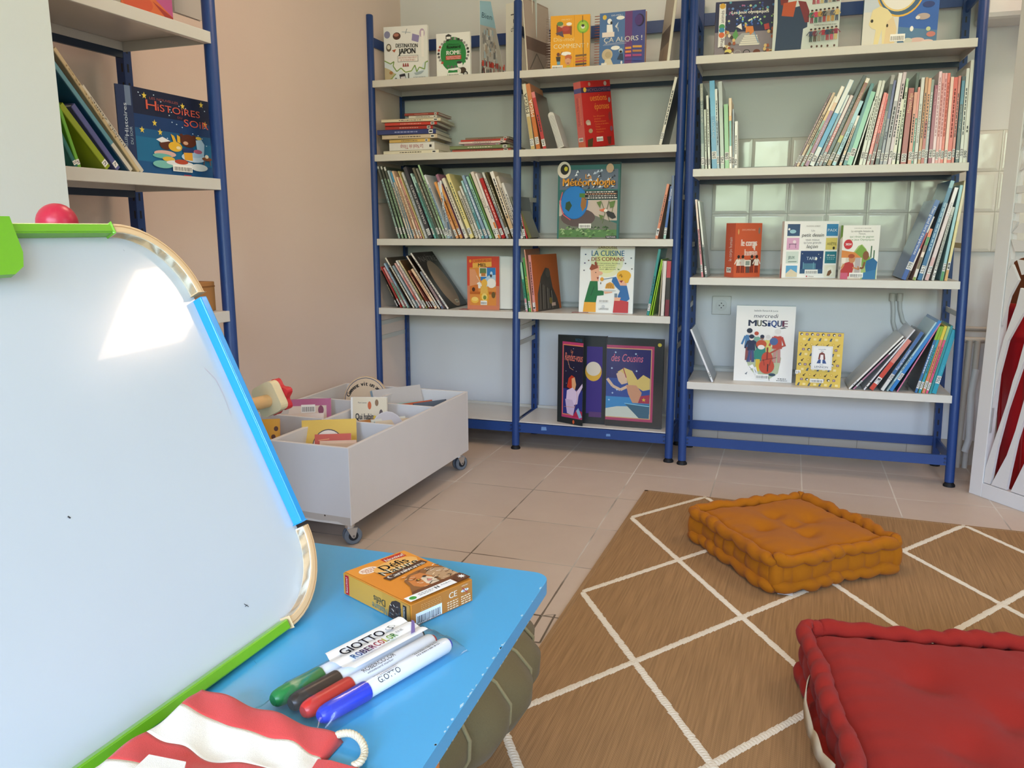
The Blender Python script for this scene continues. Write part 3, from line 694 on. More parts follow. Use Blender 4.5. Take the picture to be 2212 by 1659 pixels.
row(RR, ZR[2], cH, [
 S((125,685,395,38), '6b3a48', 'plum', t=.85, tc='c8b0a8'),
 S((170,740,390,44), 'cfae8a', 'tan', t=.7),
 S((240,765,450,44), '7fa89a:.66 e0b878:.8 e9dcc4', 'green-and-straw', t=.5),
 S((315,880,292,64), '9a5a88:.7 e0b894:.8 ece4d6', 'purple', t='MONTAGNES', ta=(.28,.55), tc='e4d4e0', th=.5),
 S((400,1020,190,84), 'd8dcd8:.22 3f96c8:.62 dfe2de', 'sky blue', t=None),
 S((480,975,430,42), '6a7480:.3 86a4b4:.75 d6dad6', 'blue-grey', t=.4),
 S((535,1030,435,54), '8e98a0:.2 c86a6c:.6 dccac8', 'rose', t=.7, tc='f0e4e4'),
 S((600,1230,112,58), '33343a', 'black', t=.7, tc='9a9a9a'),
 S((675,1285,160,66), '9c6a30:.13 54504a:.27 b4aa40:.35 8c4234:.95 e8dfd0', 'brick brown', t='Les Châteaux Forts', ta=(.6,.84), tc='e8c8b8', th=.5),
 S((760,1190,525,66), '9cc6d4', 'pale blue', t='LA GRÈCE des GRECS', ta=(.22,.66), tc='2c3c4c', th=.55),
 S((865,1145,760,42), 'd8b48c:.75 e8e2d8', 'short beige', t=.8),
 S((940,1362,240,58), '2c7278', 'deep teal', t=None),
 S((1010,1375,375,84), '86c2a4', 'seafoam', t=.0, num='629', nz=.12),
 S((1085,1395,520,24), 'd4d6d0', 'thin white', num=''),
 S((1195,1492,192,52), 'd2d4c8', 'grey-white', t=.8, tc='6a6a60'),
 S((45,350,192,46), 'cfd2c8', 'light grey', t=.8, tc='6a6a60', crop=cI),
 S((110,380,395,50), 'c8bcb8:.1 e87f78', 'light coral', t=.8, tc='f4d0cc', crop=cI),
 S((175,432,415,56), '5a3a40:.45 ee6f6c', 'watermelon pink', t=.9, tc='b84848', crop=cI),
 S((262,500,100,58), '2c2a30:.9 9a9490', 'tall black', t='Cultures et Traditions', ta=(.32,.6), tc='dccfc0', th=.5, crop=cI),
 S((328,532,190,46), '8a8894:.55 56548c', 'indigo', t=.4, crop=cI),
 S((395,625,68,64), 'a8a0a8:.7 e0dede', 'tall silver', t=.6, crop=cI),
 S((470,695,55,56), 'cdb8c0', 'tall mauve', t=.85, crop=cI),
 S((535,665,500,56), 'dfdcc8', 'ivory', t=.8, crop=cI),
 S((610,742,155,42), 'd2d4c0:.9 9ac09a', 'green-tipped cream', t=.85, crop=cI),
 S((700,812,315,88), 'a02c28', 'thick red', t='Moyen Age', ta=(.68,.93), tc='eec4a0', th=.6, nz=.03, num='550', crop=cI),
 S((805,890,385,58), 'd8907a', 'terracotta', t=.7, crop=cI),
 S((790,915,60,50), '47524c', 'tall dark green', num='', v=.03, crop=cI),
 S((850,940,300,34), '2c8a76:.6 e08a80', 'green-and-coral', t=.55, tc='d8ece4', crop=cI),
 S((902,1003,140,54), 'd6d6d0', 'cool white', t='ENCYCLOPÉDIE DE', ta=(.25,.7), tc='5a5a5a', th=.45, crop=cI),
 S((965,1065,135,44), 'c8946a', 'caramel', t=.8, crop=cI),
 S((1020,1118,150,50), 'b84a4c:.5 e4a47c', 'brick-and-peach', t=.8, crop=cI),
 S((1072,1165,175,48), 'b0b4bc:.4 707a80:.6 8a948c', 'slate green', t=.85, tc='dcdcdc', crop=cI),
 S((1142,1225,265,56), '9a3054', 'magenta', t='Les Insectes', ta=(.75,.95), tc='e0b0c0', th=.4, crop=cI),
 S((1200,1290,38,48), 'ecccd4', 'blush', t=.9, tc='b88890', crop=cI),
 S((1252,1340,65,44), 'e39a98', 'rose pink', t=.9, tc='a05458', crop=cI),
 S((1298,1385,65,40), 'e8a8ac', 'baby pink', t=.9, tc='a05458', crop=cI),
 S((1342,1432,65,44), 'e0604e', 'vermilion', t=.9, tc='a03828', crop=cI),
 S((1400,1488,130,50), 'eec8b8', 'glossy peach', t=None, crop=cI),
 S((1462,1548,135,66), 'd8483c', 'bright red', t=.85, tc='7a201c', crop=cI),
 S((1525,1610,112,42), 'd07468', 'dull red', t=.8, crop=cI),
 S((1595,1675,120,54), '3c4448:.68 3a7898:.95 3c4448', 'petrol', t='Arc-en-ciel', ta=(.4,.66), tc='a8b4b8', th=.4, crop=cI),
 S((1660,1745,-12,50), 'd6d8d0', 'tall grey-white', t=.8, crop=cI),
 S((1722,1820,-150,62), 'dedcd0', 'tallest ivory', t=.35, tc='3a3634', crop=cI),
], 'books on the second shelf, wide rack', 'wide rack second shelf', seed=12)
cL = (1480, 420, .11445); cJ = (1930, 380, .13866); cK = (1810, 670, .11754)
row(RR, ZR[3], cL, [
 S((325,190,100,36), 'd87888:.62 ecd2c4', 'pink', t=.6),
 S((398,242,135,40), '5c6a68:.4 e4e6de', 'white-and-grey', t=.4, cv='6e7472', d=.18, num='111'),
], 'books at the left of the third shelf, wide rack', 'wide rack third shelf', seed=13)
row(RR, ZR[3], cJ, [
 S((155,655,392,78), '2a56a2', 'wide cobalt', t="Mon grand livre d'expériences", ta=(.32,.92), tc='e8ecf4', th=.55, up=0, num='598', nz=.13, cv='2a4e92'),
 S((205,602,640,26), '3a3c34:.15 e4e4e0:.5 b03440:.75 dcdcdc', 'thin white-and-red', num=''),
 S((320,568,830,48), '8ca044:.06 e0dcd8:.22 7c6c54:.45 ecdcd0:.55 8c7460:.68 3c8c4c:.84 e88050', 'multicoloured', num=''),
 S((400,878,85,64), '2c6a9c:.6 34709a:.93 8ab4c0', 'tall ocean blue', t=.75, tc='a8c8dc', num='551'),
 S((448,800,430,22), 'c0c8d0', 'thin silver', num=''),
 S((515,942,190,58), 'd8b0b0:.25 e2d2d4:.7 f0ecf0', 'rosy white', t='LE CORPS', ta=(.7,.84), tc='8a8288', th=.4, num='510'),
 S((610,905,490,42), 'c0c2bc', 'grey lettered', t='NOTRE ENVIRONNEMENT', ta=(.2,.9), tc='4c5450', th=.6, num='51'),
 S((748,1020,150,46), '4c9458:.11 9ccad4', 'icy blue', t=None, num='551', nz=.1),
 S((815,1085,78,42), 'dca868:.11 e6d89c:.6 ecdcbc', 'pale yellow', t=None, num='8', nz=.11),
], 'books at the right of the third shelf, wide rack', 'wide rack third shelf', seed=14)
cM = (1460, 620, .34)
row(RR, ZR[4], cM, [S((232,92,272,15), 'e8e8ec', 'white', cv='9aa0a8', num='440', d=.2, label='thin white-spined book leaning left against the post, lowest shelf')], 'books on the lowest shelf, wide rack', '', seed=15)
row(RR, ZR[4], cK, [
 S((205,1170,490,46), 'ecebe6', 'white', num='410', cv='b4b2a8', d=.2),
 S((285,1190,545,40), 'b8809c:.7 f0f0f0', 'mauve-pink', num='700', cv='4a4c54'),
 S((480,1380,365,34), 'dcdce2', 'slim lilac-white', num='11'),
 S((610,1290,570,104), 'cf4a38:.55 d8887c', 'thick orange-red', num='3', nz=.12, cv='70707a'),
 S((810,1520,420,78), 'dcdcda:.2 3f6ca4:.78 3e6aa8', 'denim blue', t="Récup'créations", ta=(.36,.7), tc='e8eef4', th=.6, num='700', nz=.17, cv='8a8c92'),
 S((905,1770,230,38), '8aa0a4:.15 a8ccd8', 'thin pale cyan', num='', t=.5),
 S((972,1840,210,72), '2f80c8', 'azure', num='300', nz=.16),
 S((1090,1842,250,28), 'd47aa0', 'thin fuchsia', num='', cv='5a5c68'),
 S((1432,1842,305,52), '3274b0:.8 8ab828', 'lime-topped blue', t=.7, tc='dfe6ea', num='700', cv='5a6068'),
 S((1498,1890,305,52), '1f98b8:.8 88b030', 'lime-topped cyan', t=.7, tc='1c5060', num='700'),
 S((1568,1948,300,54), 'e07a70:.8 e0c840', 'yellow-topped coral', t=.7, tc='a04840', num='700'),
 S((1632,2008,305,50), 'd84c80:.8 a0c080', 'green-topped pink', t=.7, tc='902850', num='700'),
 S((1692,2060,290,44), '2c9098', 'dark turquoise', num=''),
 S((1765,2110,370,84), '1f9ab4', 'wide turquoise', t='Les Copains', ta=(.2,.45), tc='5cc8d8', th=.35, num='700', nz=.16),
], 'books at the right of the lowest shelf, wide rack', 'wide rack lowest shelf', seed=16)
# ------------------------------------------------------------------ books standing face out
def face_body(root, w, h, t, col, spine=None, back=None, pages='ece8dd', mat=None, hard=True, round_=0):
    b = .0022 if hard else .0005; mb = MB(); e = .003 if hard else .0004
    if round_:
        n = 6; pts = [(0,0),(0,h)]
        for (cx, cz, a0) in ((w-round_, h-round_, 90), (w-round_, round_, 0)):
            for k in range(n+1):
                a = math.radians(a0-90*k/n); pts.append((cx+round_*math.cos(a), cz+round_*math.sin(a)))
        mb.prism(pts, 1, 0, t, col); mb.build('cover', mat or M_GLOSS, root); return
    mb.box((0, 0, 0), (w, b, h), col); mb.box((0, t-b, 0), (w, t, h), back or spine or col)
    mb.box((0, b*.5, 0), (b, t-b*.5, h), spine or col)
    mb.build('cover', mat or M_GLOSS, root)
    MB().box((b, b, e), (w-e, t-b, h-e), pages).build('pages', M_PAPER, root)
def facing(R, zs, pl, pr, pt, v, label, cat='book', yaw=0, tilt=0, lean=0, t=.012, col='f0f0ee', spine=None, art=None, side=None, group=None, name='picture_book', **k):
    ul = R.solve_u(pl, v, zs); h0 = R.solve((pl+pr)/2, pt, v, zs+.25)[1]-zs
    lo, hi = .01, .6
    for _ in range(40):
        w = (lo+hi)/2
        if proj(R.P(ul+w*math.cos(yaw), v+w*math.sin(yaw), zs))[0] < pr: lo = w
        else: hi = w
    h = h0/math.cos(tilt)/max(.5, math.cos(lean))
    off = max(0, w*math.sin(lean)) if lean > 0 else 0
    m_ = book_axes(R, ul, v, zs+.0006+(w*math.sin(lean) if lean > 0 else 0), lean, yaw, tilt)
    root = empty(name, m_, label, cat, group)
    face_body(root, w, h, t, col, spine, **k)
    cv = Canvas(w, h)
    if art: art(cv); cv.build('cover_print', root)
    if side:
        c2 = Canvas(t, h, Matrix(((0,1,0,0),(-1,0,0,t),(0,0,1,0),(0,0,0,1)))); side(c2); c2.build('spine_print', root)
    return root, w, h
def handlab(cv, x, y, s, hh=4):
    cv.rect(x, y, x+80, y+hh*1.6, 'efeeea')
def sidetext(cv, t, a0, a1, th, col, x=50):
    """text running up the spine canvas from a0 to a1 (percent of height)"""
    vs, fs, tw = text_geo(t); L = (a1-a0)/100*cv.h; sx = L/tw; sz = th/100*cv.w/.69; cv.k += 1
    pts = [(x/100*cv.w-b*sz+.35*sz, -.0002-cv.k*.00007, a0/100*cv.h+a*sx) for a, b, _ in vs]
    cv.mb.add(pts, fs, col, mat=cv.m)
def person(cv, x, y, s, top, legs, hair='2a201c', skin='c89878', armsout=0):
    """tiny standing figure, feet at (x,y), s percent tall"""
    a = cv.w/cv.h; u = s/a*.01*1.0
    W = s*cv.h/cv.w
    cv.line([(x-W*.06, y), (x-W*.05, y-s*.45)], W*.09, legs); cv.line([(x+W*.07, y), (x+W*.05, y-s*.45)], W*.09, legs)
    cv.poly([(x-W*.14, y-s*.42), (x+W*.14, y-s*.42), (x+W*.11, y-s*.80), (x-W*.11, y-s*.80)], top)
    cv.line([(x-W*.12, y-s*.77), (x-W*(.2+armsout), y-s*.5)], W*.06, top); cv.line([(x+W*.12, y-s*.77), (x+W*(.2+armsout), y-s*.5)], W*.06, top)
    cv.ell(x, y-s*.9, W*.085, W*.085, skin, 10); cv.ell(x, y-s*.935, W*.09, W*.06, hair, 10)
def star(cv, x, y, r, col, n=5):
    a = cv.w/cv.h; pts = []
    for i in range(n*2):
        q = -pi/2+i*pi/n; rr = r if i % 2 == 0 else r*.42; pts.append((x+rr*math.cos(q), y+rr*math.sin(q)*a))
    cv.poly(pts[::-1], col)
# --- corner rack, top shelf
def art_japan(c):
    c.rect(0, 0, 100, 100, 'f2f1ee'); c.poly([(0,62),(18,66),(24,78),(36,76),(45,84),(62,82),(70,72),(82,80),(90,66),(100,62),(100,100),(0,100)][::-1], 'dfe8ee')
    c.line([(0,60),(14,66),(22,62),(20,70),(28,80),(38,74),(48,82),(62,80),(70,70),(74,82),(80,74),(92,78),(94,66),(100,64)], 2.4, '8aa860')
    c.poly([(0,72),(12,76),(24,84),(18,94),(6,98),(0,96)][::-1], 'c9b894'); c.line([(0,97),(8,97),(16,92),(26,84)], 2.2, '8aa860')
    c.ell(8, 14, 7, 6.5, '8f8fb0'); c.ell(30, 17, 9, 6.5, '5c3a34'); c.ell(29, 15, 6, 3, 'b87868')
    c.line([(42,10),(62,12)], 2, 'c8d0d4'); c.line([(50,14),(54,5)], 1.4, '98a0a8'); c.poly([(66,14),(82,18),(79,30),(64,26)][::-1], '9a90c0')
    c.ell(88, 14, 6, 8, 'c8b0cc'); c.ell(11, 37, 6, 7, '6f6250'); c.ell(11, 36, 4, 4, 'e9e2d0'); c.poly([(18,42),(28,40),(24,46)][::-1], 'b85a3a')
    c.text(52, 38, 6.8, 'DESTINATION', '1c1c1e', 50, 'c', bold=.05, rot=-.04); c.text(52, 49, 9.5, 'JAPON', '141416', 38, 'c', bold=.1)
    c.rect(31, 52.4, 78, 63.5, '3a3230'); c.rect(31.7, 52.9, 77.3, 63, 'f4efea'); c.text(54, 57.4, 3, 'UN INCROYABLE RÉCIT', 'a83038', 42, 'c'); c.text(54, 61.8, 3, 'DE VOYAGE EN BD !', 'a83038', 34, 'c')
    for x in (44, 49, 54): c.poly([(x-2,72),(x+2.5,72),(x+1,66),(x-1,66)][::-1], 'a04848')
    c.ell(15, 82, 4, 3, 'b07848'); c.poly([(68,84),(78,82),(92,80),(84,86),(72,88)][::-1], 'a8b8c4')
    c.poly([(34,86),(47,84),(50,95),(37,97)][::-1], '2e2a34'); c.poly([(37,90),(47,89),(49,94),(38,95.5)][::-1], 'd8d4dc'); c.rect(54, 84, 56.5, 96, '4a4a44')
    c.text(80, 93, 2.2, 'AUDRY MIGDELEN', '6a6a70', 28, 'c'); c.ell(26, 94, 3, 3, '7a7a80'); c.rect(40, 97.5, 60, 99.5, '8a8c8c'); c.rect(64, 97, 80, 99, '9a6a60')
    c.rect(86, 10, 92, 56, 'fbf6f2')
top1 = 'books face out on the top shelf, corner bay'
facing(RL, ZL[1], 832, 926, 55, .07, 'white travel book with a map and doodles, standing near the corner', yaw=.10, t=.016, col='f0efec', art=art_japan, side=lambda c: (c.rect(0,0,100,100,'d8d8dc'), c.rect(0,20,100,55,'4a4a6a')), group=top1)
def art_rome(c):
    c.rect(0, 0, 100, 100, 'f4f4f1'); c.ell(50, 47, 38, 38, '2f8a48', 28)
    r = random.Random(4)
    for i in range(26):
        a = 2*pi*i/26; x = 50+44*math.cos(a); y = 44+31*math.sin(a)
        k = r.choice(['6a6a68','3c3c3c','9a9a98','2f8a48','b85848']); c.poly([(x-4,y+2),(x+3,y+3),(x+4,y-2),(x-2,y-3)], k)
    c.rect(29, 6, 45, 14, '3c3c3c'); c.rect(31, 8, 43, 13, 'f4f4f1'); c.poly([(27,6),(47,6),(37,2)][::-1], '3c3c3c')
    c.text(51, 27, 4, 'Mission', '1e5a30', 34, 'c'); c.text(51, 34, 6.5, 'Routard', '14301c', 40, 'c', bold=.08); c.text(51, 48, 9, 'ROME', 'fafaf4', 42, 'c', bold=.08)
    c.rect(28, 50, 74, 59, 'c84a3c'); c.text(51, 54, 2.8, 'LE GUIDE DU ROUTARD', 'f8eee8', 42, 'c'); c.text(51, 58, 2.8, 'POUR TOUTE LA FAMILLE', 'f8eee8', 40, 'c')
    c.poly([(34,79),(66,77),(66,82),(34,84)], 'f8f8f6'); c.poly([(30,100),(36,82),(62,84),(66,100)], '2f8a48'); c.ell(70, 71, 8, 7, 'f6f6f4'); c.ell(68, 66, 8, 3, '3a3a3a'); c.ell(78, 84, 10, 7, '4a3c34'); c.ell(86, 92, 7, 6, '2c2c2c'); c.ell(86, 92, 4, 3.5, 'c8c8c8'); c.ell(68, 85, 5, 6, 'e8e4de')
    c.barcode(34, 88, 68, 100)
facing(RL, ZL[1], 944, 1017, 71, .055, 'white guide book with a big green circle, right of the map book', yaw=.02, t=.014, col='f2f2ef', art=art_rome, group=top1)
# the half-open tall book
def open_book():
    zs = ZL[1]; v = .02; u0 = RL.solve_u(1038, v, zs); m_ = book_axes(RL, u0, v, zs+.0006, 0, .0, 0)
    root = empty('picture_book', m_, 'tall half-open book with blue sky and grey buildings on its cover, by the middle post', 'book', top1)
    h = RL.solve(1060, -12, v, zs+.3)[1]-zs
    # front board swings towards us, its free edge cut by perspective
    w = .21; a1 = -.95; hinge = (.175, .16)
    ca = math.radians(66)
    ex = Vector((math.cos(ca), math.sin(ca), 0)); 
    fm = frame((0, -.0, 0), ex, (-math.sin(ca), math.cos(ca), 0), (0,0,1))
    L = .16
    MB().prism([(0,0),(L,0),(L*.42,h*.96),(0,h*.93)], 1, 0, .003, 'dfe6ea', mat=fm).build('front_cover', M_GLOSS, root)
    c = Canvas(L, h*.96, fm)
    c.poly([(0,34),(61,34),(42,0),(0,3)], '9cc4d4'); c.poly([(0,34),(61,34),(99,100),(0,100)], 'b9b4ae'); c.text(6, 24, 7, 'Bien', '34586a', 40, shear=.1)
    r = random.Random(9)
    for i in range(60):
        y = r.uniform(40, 88); x = r.uniform(2, 42+(y-34)*.55); s = r.uniform(4, 12); c.poly([(x,y+s*.5),(min(x+s*.8,100),y+s*.4),(min(x+s*.7,100),y-s*.3),(x+1,y-s*.4)], r.choice(['8f8c8a','c9c6c2','a8b8c0','d8d4ce','77787c','b0a090'])); c.k -= .6
    for i in range(22): x = r.uniform(3, 93); c.rect(x, r.uniform(80, 84), x+4, 88, r.choice(['a83a34','c84c40','8a3a3a']))
    for i in range(34): x = r.uniform(2, 93); y = r.uniform(88, 94); c.rect(x, y, x+3, y+5, r.choice(['3c3c44','6a5a58','98504a','55606a','e8e4e0']))
    c.build('cover_print', root)
    px = ex*L
    # page block opening to the right, facing us
    mb = MB(); base = Vector((px.x, px.y, 0))
    for k in range(6):
        a = math.radians(-22-k*4.2); e2 = Vector((math.cos(a), math.sin(a), 0)); wk = .145-k*.004
        o_ = base+Vector((.001+k*.0025, .004, 0))
        mb.box((0, 0, .004), (wk, .0016, h*.985), 'eceadf', mat=frame(o_+Vector((k*.009, 0, 0)), e2, (-e2.y, e2.x, 0), (0,0,1)))
    mb.build('pages', M_PAPER, root)
    a = math.radians(-22); e2 = Vector((math.cos(a), math.sin(a), 0))
    c = Canvas(.145, h*.985, frame(base+Vector((.001, .004, 0)), e2, (-e2.y, e2.x, 0), (0,0,1)))
    c.rect(20, 15, 70, 16.5, '5a5a58'); c.text(30, 27, 5, 'hAT', '2c2c2c', 35); c.text(20, 38, 7, 'chez ELSA', '242424', 62, shear=.15); c.rect(40, 45, 66, 46, '8a8a88')
    c.build('title_page_print', root)
    bm_ = MB(); bm_.box((0, 0, 0), (.13, .003, h), 'c9d4d2', mat=frame(base+Vector((.055, .012, 0)), (math.cos(-.6), math.sin(-.6), 0), (-math.sin(-.6), math.cos(-.6), 0), (0,0,1))); bm_.build('back_cover', M_GLOSS, root)
open_book()
# --- corner rack, stack of lying books
def lying(px0, px1, py0, py1, v, d, col, label, k, yaw=0, d2=None, sp=None, title=None, tc='5a5450', zz=None, grp='books lying in the left stack on the second shelf'):
    zs = ZL[2]; u0 = RL.solve_u(px0, v, zs+.05); u1 = RL.solve_u(px1, v, zs+.05); za = RL.solve((px0+px1)/2, (py0+py1)/2, v, zs+.05)[1]
    t = (py1-py0)*proj(RL.P(u0, v, zs))[2]/FPX*.96; w = u1-u0
    z = zz if zz is not None else za-t/2
    root = empty('picture_book', book_axes(RL, u0, v, z, 0, yaw, 0), label, 'book', grp)
    b = min(.002, t*.2); mb = MB()
    mb.box((0, 0, 0), (w, d, b), sp or col); mb.box((0, 0, t-b), (w, d, t), sp or col); mb.box((0, 0, 0), (w, b, t), col)
    mb.build('cover', M_GLOSS, root); MB().box((.003, b, b), (w-.003, d-.003, t-b), 'e6dfd0').build('pages', M_PAPER, root)
    c = Canvas(w, t); r = random.Random(k)
    if title:
        vs, fs, tw = text_geo(title); L = w*.5; sx = L/tw; sz = t*.5/.69; c.mb.add([(w*.75-a*sx, -.0006, t*.72-bb*sz) for a, bb, _ in vs], fs, tc)
    else: c.dashes(30, 40, 70, 22, tc, seed=k)
    c.rect(88, 12, 95, 88, 'e4e2dc'); c.rect(89, 34, 94, 66, '2c2c34'); c.build('spine_print', root)
    return z+t
s = (810, 235, .1356)
def L_(x0, x1, y0, y1, *a, **k): return lying(s[0]+x0*s[2], s[0]+x1*s[2], s[1]+y0*s[2], s[1]+y1*s[2], *a, **k)
z = ZL[2]+.0005
z = L_(133, 1020, 655, 715, .02, .2, 'e6dfc9', 'cream book at the bottom of the tall lying stack', 1, zz=z)
z = L_(228, 950, 522, 650, .03, .2, 'e4e2de', 'thick white book second from the bottom of the lying stack', 2, zz=z+.0003, title='Le Noël de Tiloup', tc='a84a58')
z = L_(230, 870, 468, 522, .03, .19, 'ddb766', 'yellow book above the thick white one in the lying stack', 3, zz=z+.0003, yaw=.03)
z = L_(115, 970, 400, 470, .02, .215, 'd3bfa2', 'beige book between yellow and navy books in the lying stack', 4, zz=z+.0003, yaw=.08, sp='8a705c')
z = L_(40, 935, 345, 425, .012, .23, '2c3a78', 'navy starry book sticking out left of the lying stack', 5, zz=z+.0003, yaw=.12, tc='9aa4d0', sp='3a3438')
z = L_(170, 900, 285, 345, .03, .22, 'b42c26', 'lower of the two red books in the lying stack', 6, zz=z+.0003, yaw=.10, tc='d8a090', sp='8a2a24')
z = L_(165, 965, 235, 290, .025, .22, 'cc3a2c', 'upper of the two red books in the lying stack', 7, zz=z+.0003, yaw=.10, tc='e0b0a0', sp='7a3028')
z = L_(110, 1020, 195, 245, .02, .225, 'e0d2b4', 'cream book above the red ones in the lying stack', 8, zz=z+.0003, yaw=.10, sp='d8c8a8')
z = L_(545, 985, 145, 190, .04, .16, 'd8d0c0', 'small white book with dark lettering near the stack top', 9, zz=z+.0003, yaw=.06, title='Au bois dormant', tc='3c3430')
z = L_(480, 1010, 100, 140, .04, .17, '9a4034', 'brown-red book on top of the lying stack', 10, zz=z+.0003, yaw=.04, tc='c8988a')
g2 = 'books lying in the low stack beside the middle post'
z = ZL[2]+.0005
z = L_(1230, 2170, 640, 680, .015, .21, 'b85a50', 'dusty red book at the bottom of the low stack', 11, zz=z, grp=g2)
z = L_(1190, 2160, 580, 638, .01, .22, '7c8a62', 'olive and brown book in the low stack', 12, zz=z+.0003, grp=g2, sp='6a5a3c', tc='d8d4c0')
z = L_(1420, 2000, 548, 574, .02, .17, 'd49aa8', 'short pink book in the middle of the low stack', 13, zz=z+.0003, grp=g2)
z = L_(1335, 2085, 510, 546, .015, .19, 'e6cfc8', 'pinkish white book in the low stack', 14, zz=z+.0003, grp=g2)
z = L_(1365, 2095, 478, 508, .018, .19, 'c8463c', 'bright red book near the top of the low stack', 15, zz=z+.0003, grp=g2)
z = L_(1440, 2140, 438, 476, .04, .18, '8c7c68', 'grey-brown book on top of the low stack', 16, zz=z+.0003, grp=g2)
# --- middle bay, top shelf
g = 'books on the top shelf, middle bay'
def edge_book(R, zs, xb, xt, yt, w, v, d, yaw, cvcol, label, band=None, grp=g, sp='e8e0cc'):
    u = R.solve_u(xb, v, zs); ut, zt = R.solve(xt, yt, v, zs+.3); lean = math.atan2(ut-u, zt-zs); h = math.hypot(ut-u, zt-zs); t = w
    root = empty('picture_book', book_axes(R, u, v, zs+t/2*abs(math.sin(lean))+.0006, lean, yaw), label, 'book', grp)
    book_body(root, t, h, d, cvcol, [(0,1,sp)])
    x = t/2 if lean < 0 else -t/2
    sg = 1 if lean < 0 else -1
    cv = Canvas(d, h, frame((x, 0 if sg > 0 else d, 0), (0, sg, 0), (-sg, 0, 0), (0,0,1)))
    cv.rect(1, 1, 99, 99, cvcol)
    if band: band(cv)
    cv.build('cover_print', root); return root
def band1(c):
    c.rect(2, 2, 98, 52, 'b4a294'); c.rect(2, 52, 98, 70, '6c564c'); c.rect(2, 70, 98, 98, '8f8078'); c.line([(10,96),(40,72),(70,94)], 3, '5f5650'); c.line([(60,98),(90,74)], 4, 'a89484')
edge_book(RL, ZL[1], 1139, 1128, -8, .006, .01, .22, -.22, 'a08c80', 'thin brown photo book leaning on the middle post, top shelf', band1)
def band2(c):
    c.rect(2, 2, 98, 52, 'c0b4a4'); c.rect(2, 52, 98, 74, '6f6258'); c.rect(2, 74, 98, 98, 'a08c78'); c.line([(20,98),(50,78)], 4, '8a7462')
edge_book(RL, ZL[1], 1443, 1466, -40, .012, .02, .19, .34, 'b4a898', 'grey-brown photo book leaning right at the end of the top shelf', band2)
def spiral(root, h, r, col, n, x=0, y=0, dark=False):
    mb = MB()
    for i in range(n):
        z = h*(.04+.92*i/(n-1)); pts = []
        for k in range(15):
            a = 2*pi*k/14; pts.append((x-r*.55+r*math.cos(a), y+r*.55*math.sin(a)+.006, z+.0015*math.sin(a)))
        mb.tube(pts, .0012, col, 6, caps=False)
    mb.build('spiral_binding', M_METAL, root)
def art_dm(c):
    c.rect(0, 0, 100, 100, 'eda81c'); c.line([(60,0),(60,100)], .8, 'c98a10'); c.text(40, 9, 2.6, 'DIS-MOI !', 'f6e0a0', 24, 'c')
    c.rect(18, 20, 52, 34, 'a83a24'); c.rect(15, 16, 19, 36, '8a4a20'); c.rect(50, 20, 54, 36, '8a4a20'); c.ell(28, 18, 5, 4, 'd8a888'); c.ell(24, 15, 8, 4, '5f8a4a'); c.ell(38, 24, 9, 5, 'b8443a'); c.poly([(12,32),(30,28),(34,40),(28,38)], '5a4a5a'); c.ell(47, 16, 7, 3, 'f6f2ea')
    c.text(8, 47, 7, 'Dis-moi', 'f6d890', 52, shear=.05); c.text(8, 60, 8, 'COMMENT ?', 'f6e4b0', 88)
    c.ell(82, 22, 15, 12, '86b82a', 24); c.ell(82, 22, 11, 9, 'a8d040', 24); c.ell(82, 22, 5, 4, 'e8ecd8'); c.ell(82, 20, 4, 2.4, '3a3428')
    c.line([(81,2),(81,14)], 1.6, '4a3c28'); c.line([(82,32),(85,98)], 1.8, '5a4c30')
    c.ell(40, 70, 13, 3.6, 'f6f4ee'); c.poly([(14,75),(26,75),(25,84),(16,84)][::-1], '3a2c26'); c.rect(17, 84, 25, 90, '5f9ab8'); c.ell(20, 71, 4, 3.4, '6a3a2a'); c.line([(24,74),(30,66)], 1.6, '7a4a34')
    c.ell(45, 83, 8, 8, 'd89a70'); c.ell(46, 77, 9, 5, 'c8683c'); c.ell(45, 84, 7, 6, 'dba07a'); c.rect(42, 87, 48, 88.4, '8a3028'); c.rect(41, 92, 50, 97, 'c8b83a')
    for i, q in enumerate(['7a5a30','c8762c','b8442c','4a3a34','c84c34']): c.poly([(64,73+i*5.4),(92,72+i*5.4),(92,75+i*5.4),(64,76.5+i*5.4)][::-1], q)
    c.barcode(4, 91, 32, 99.5)
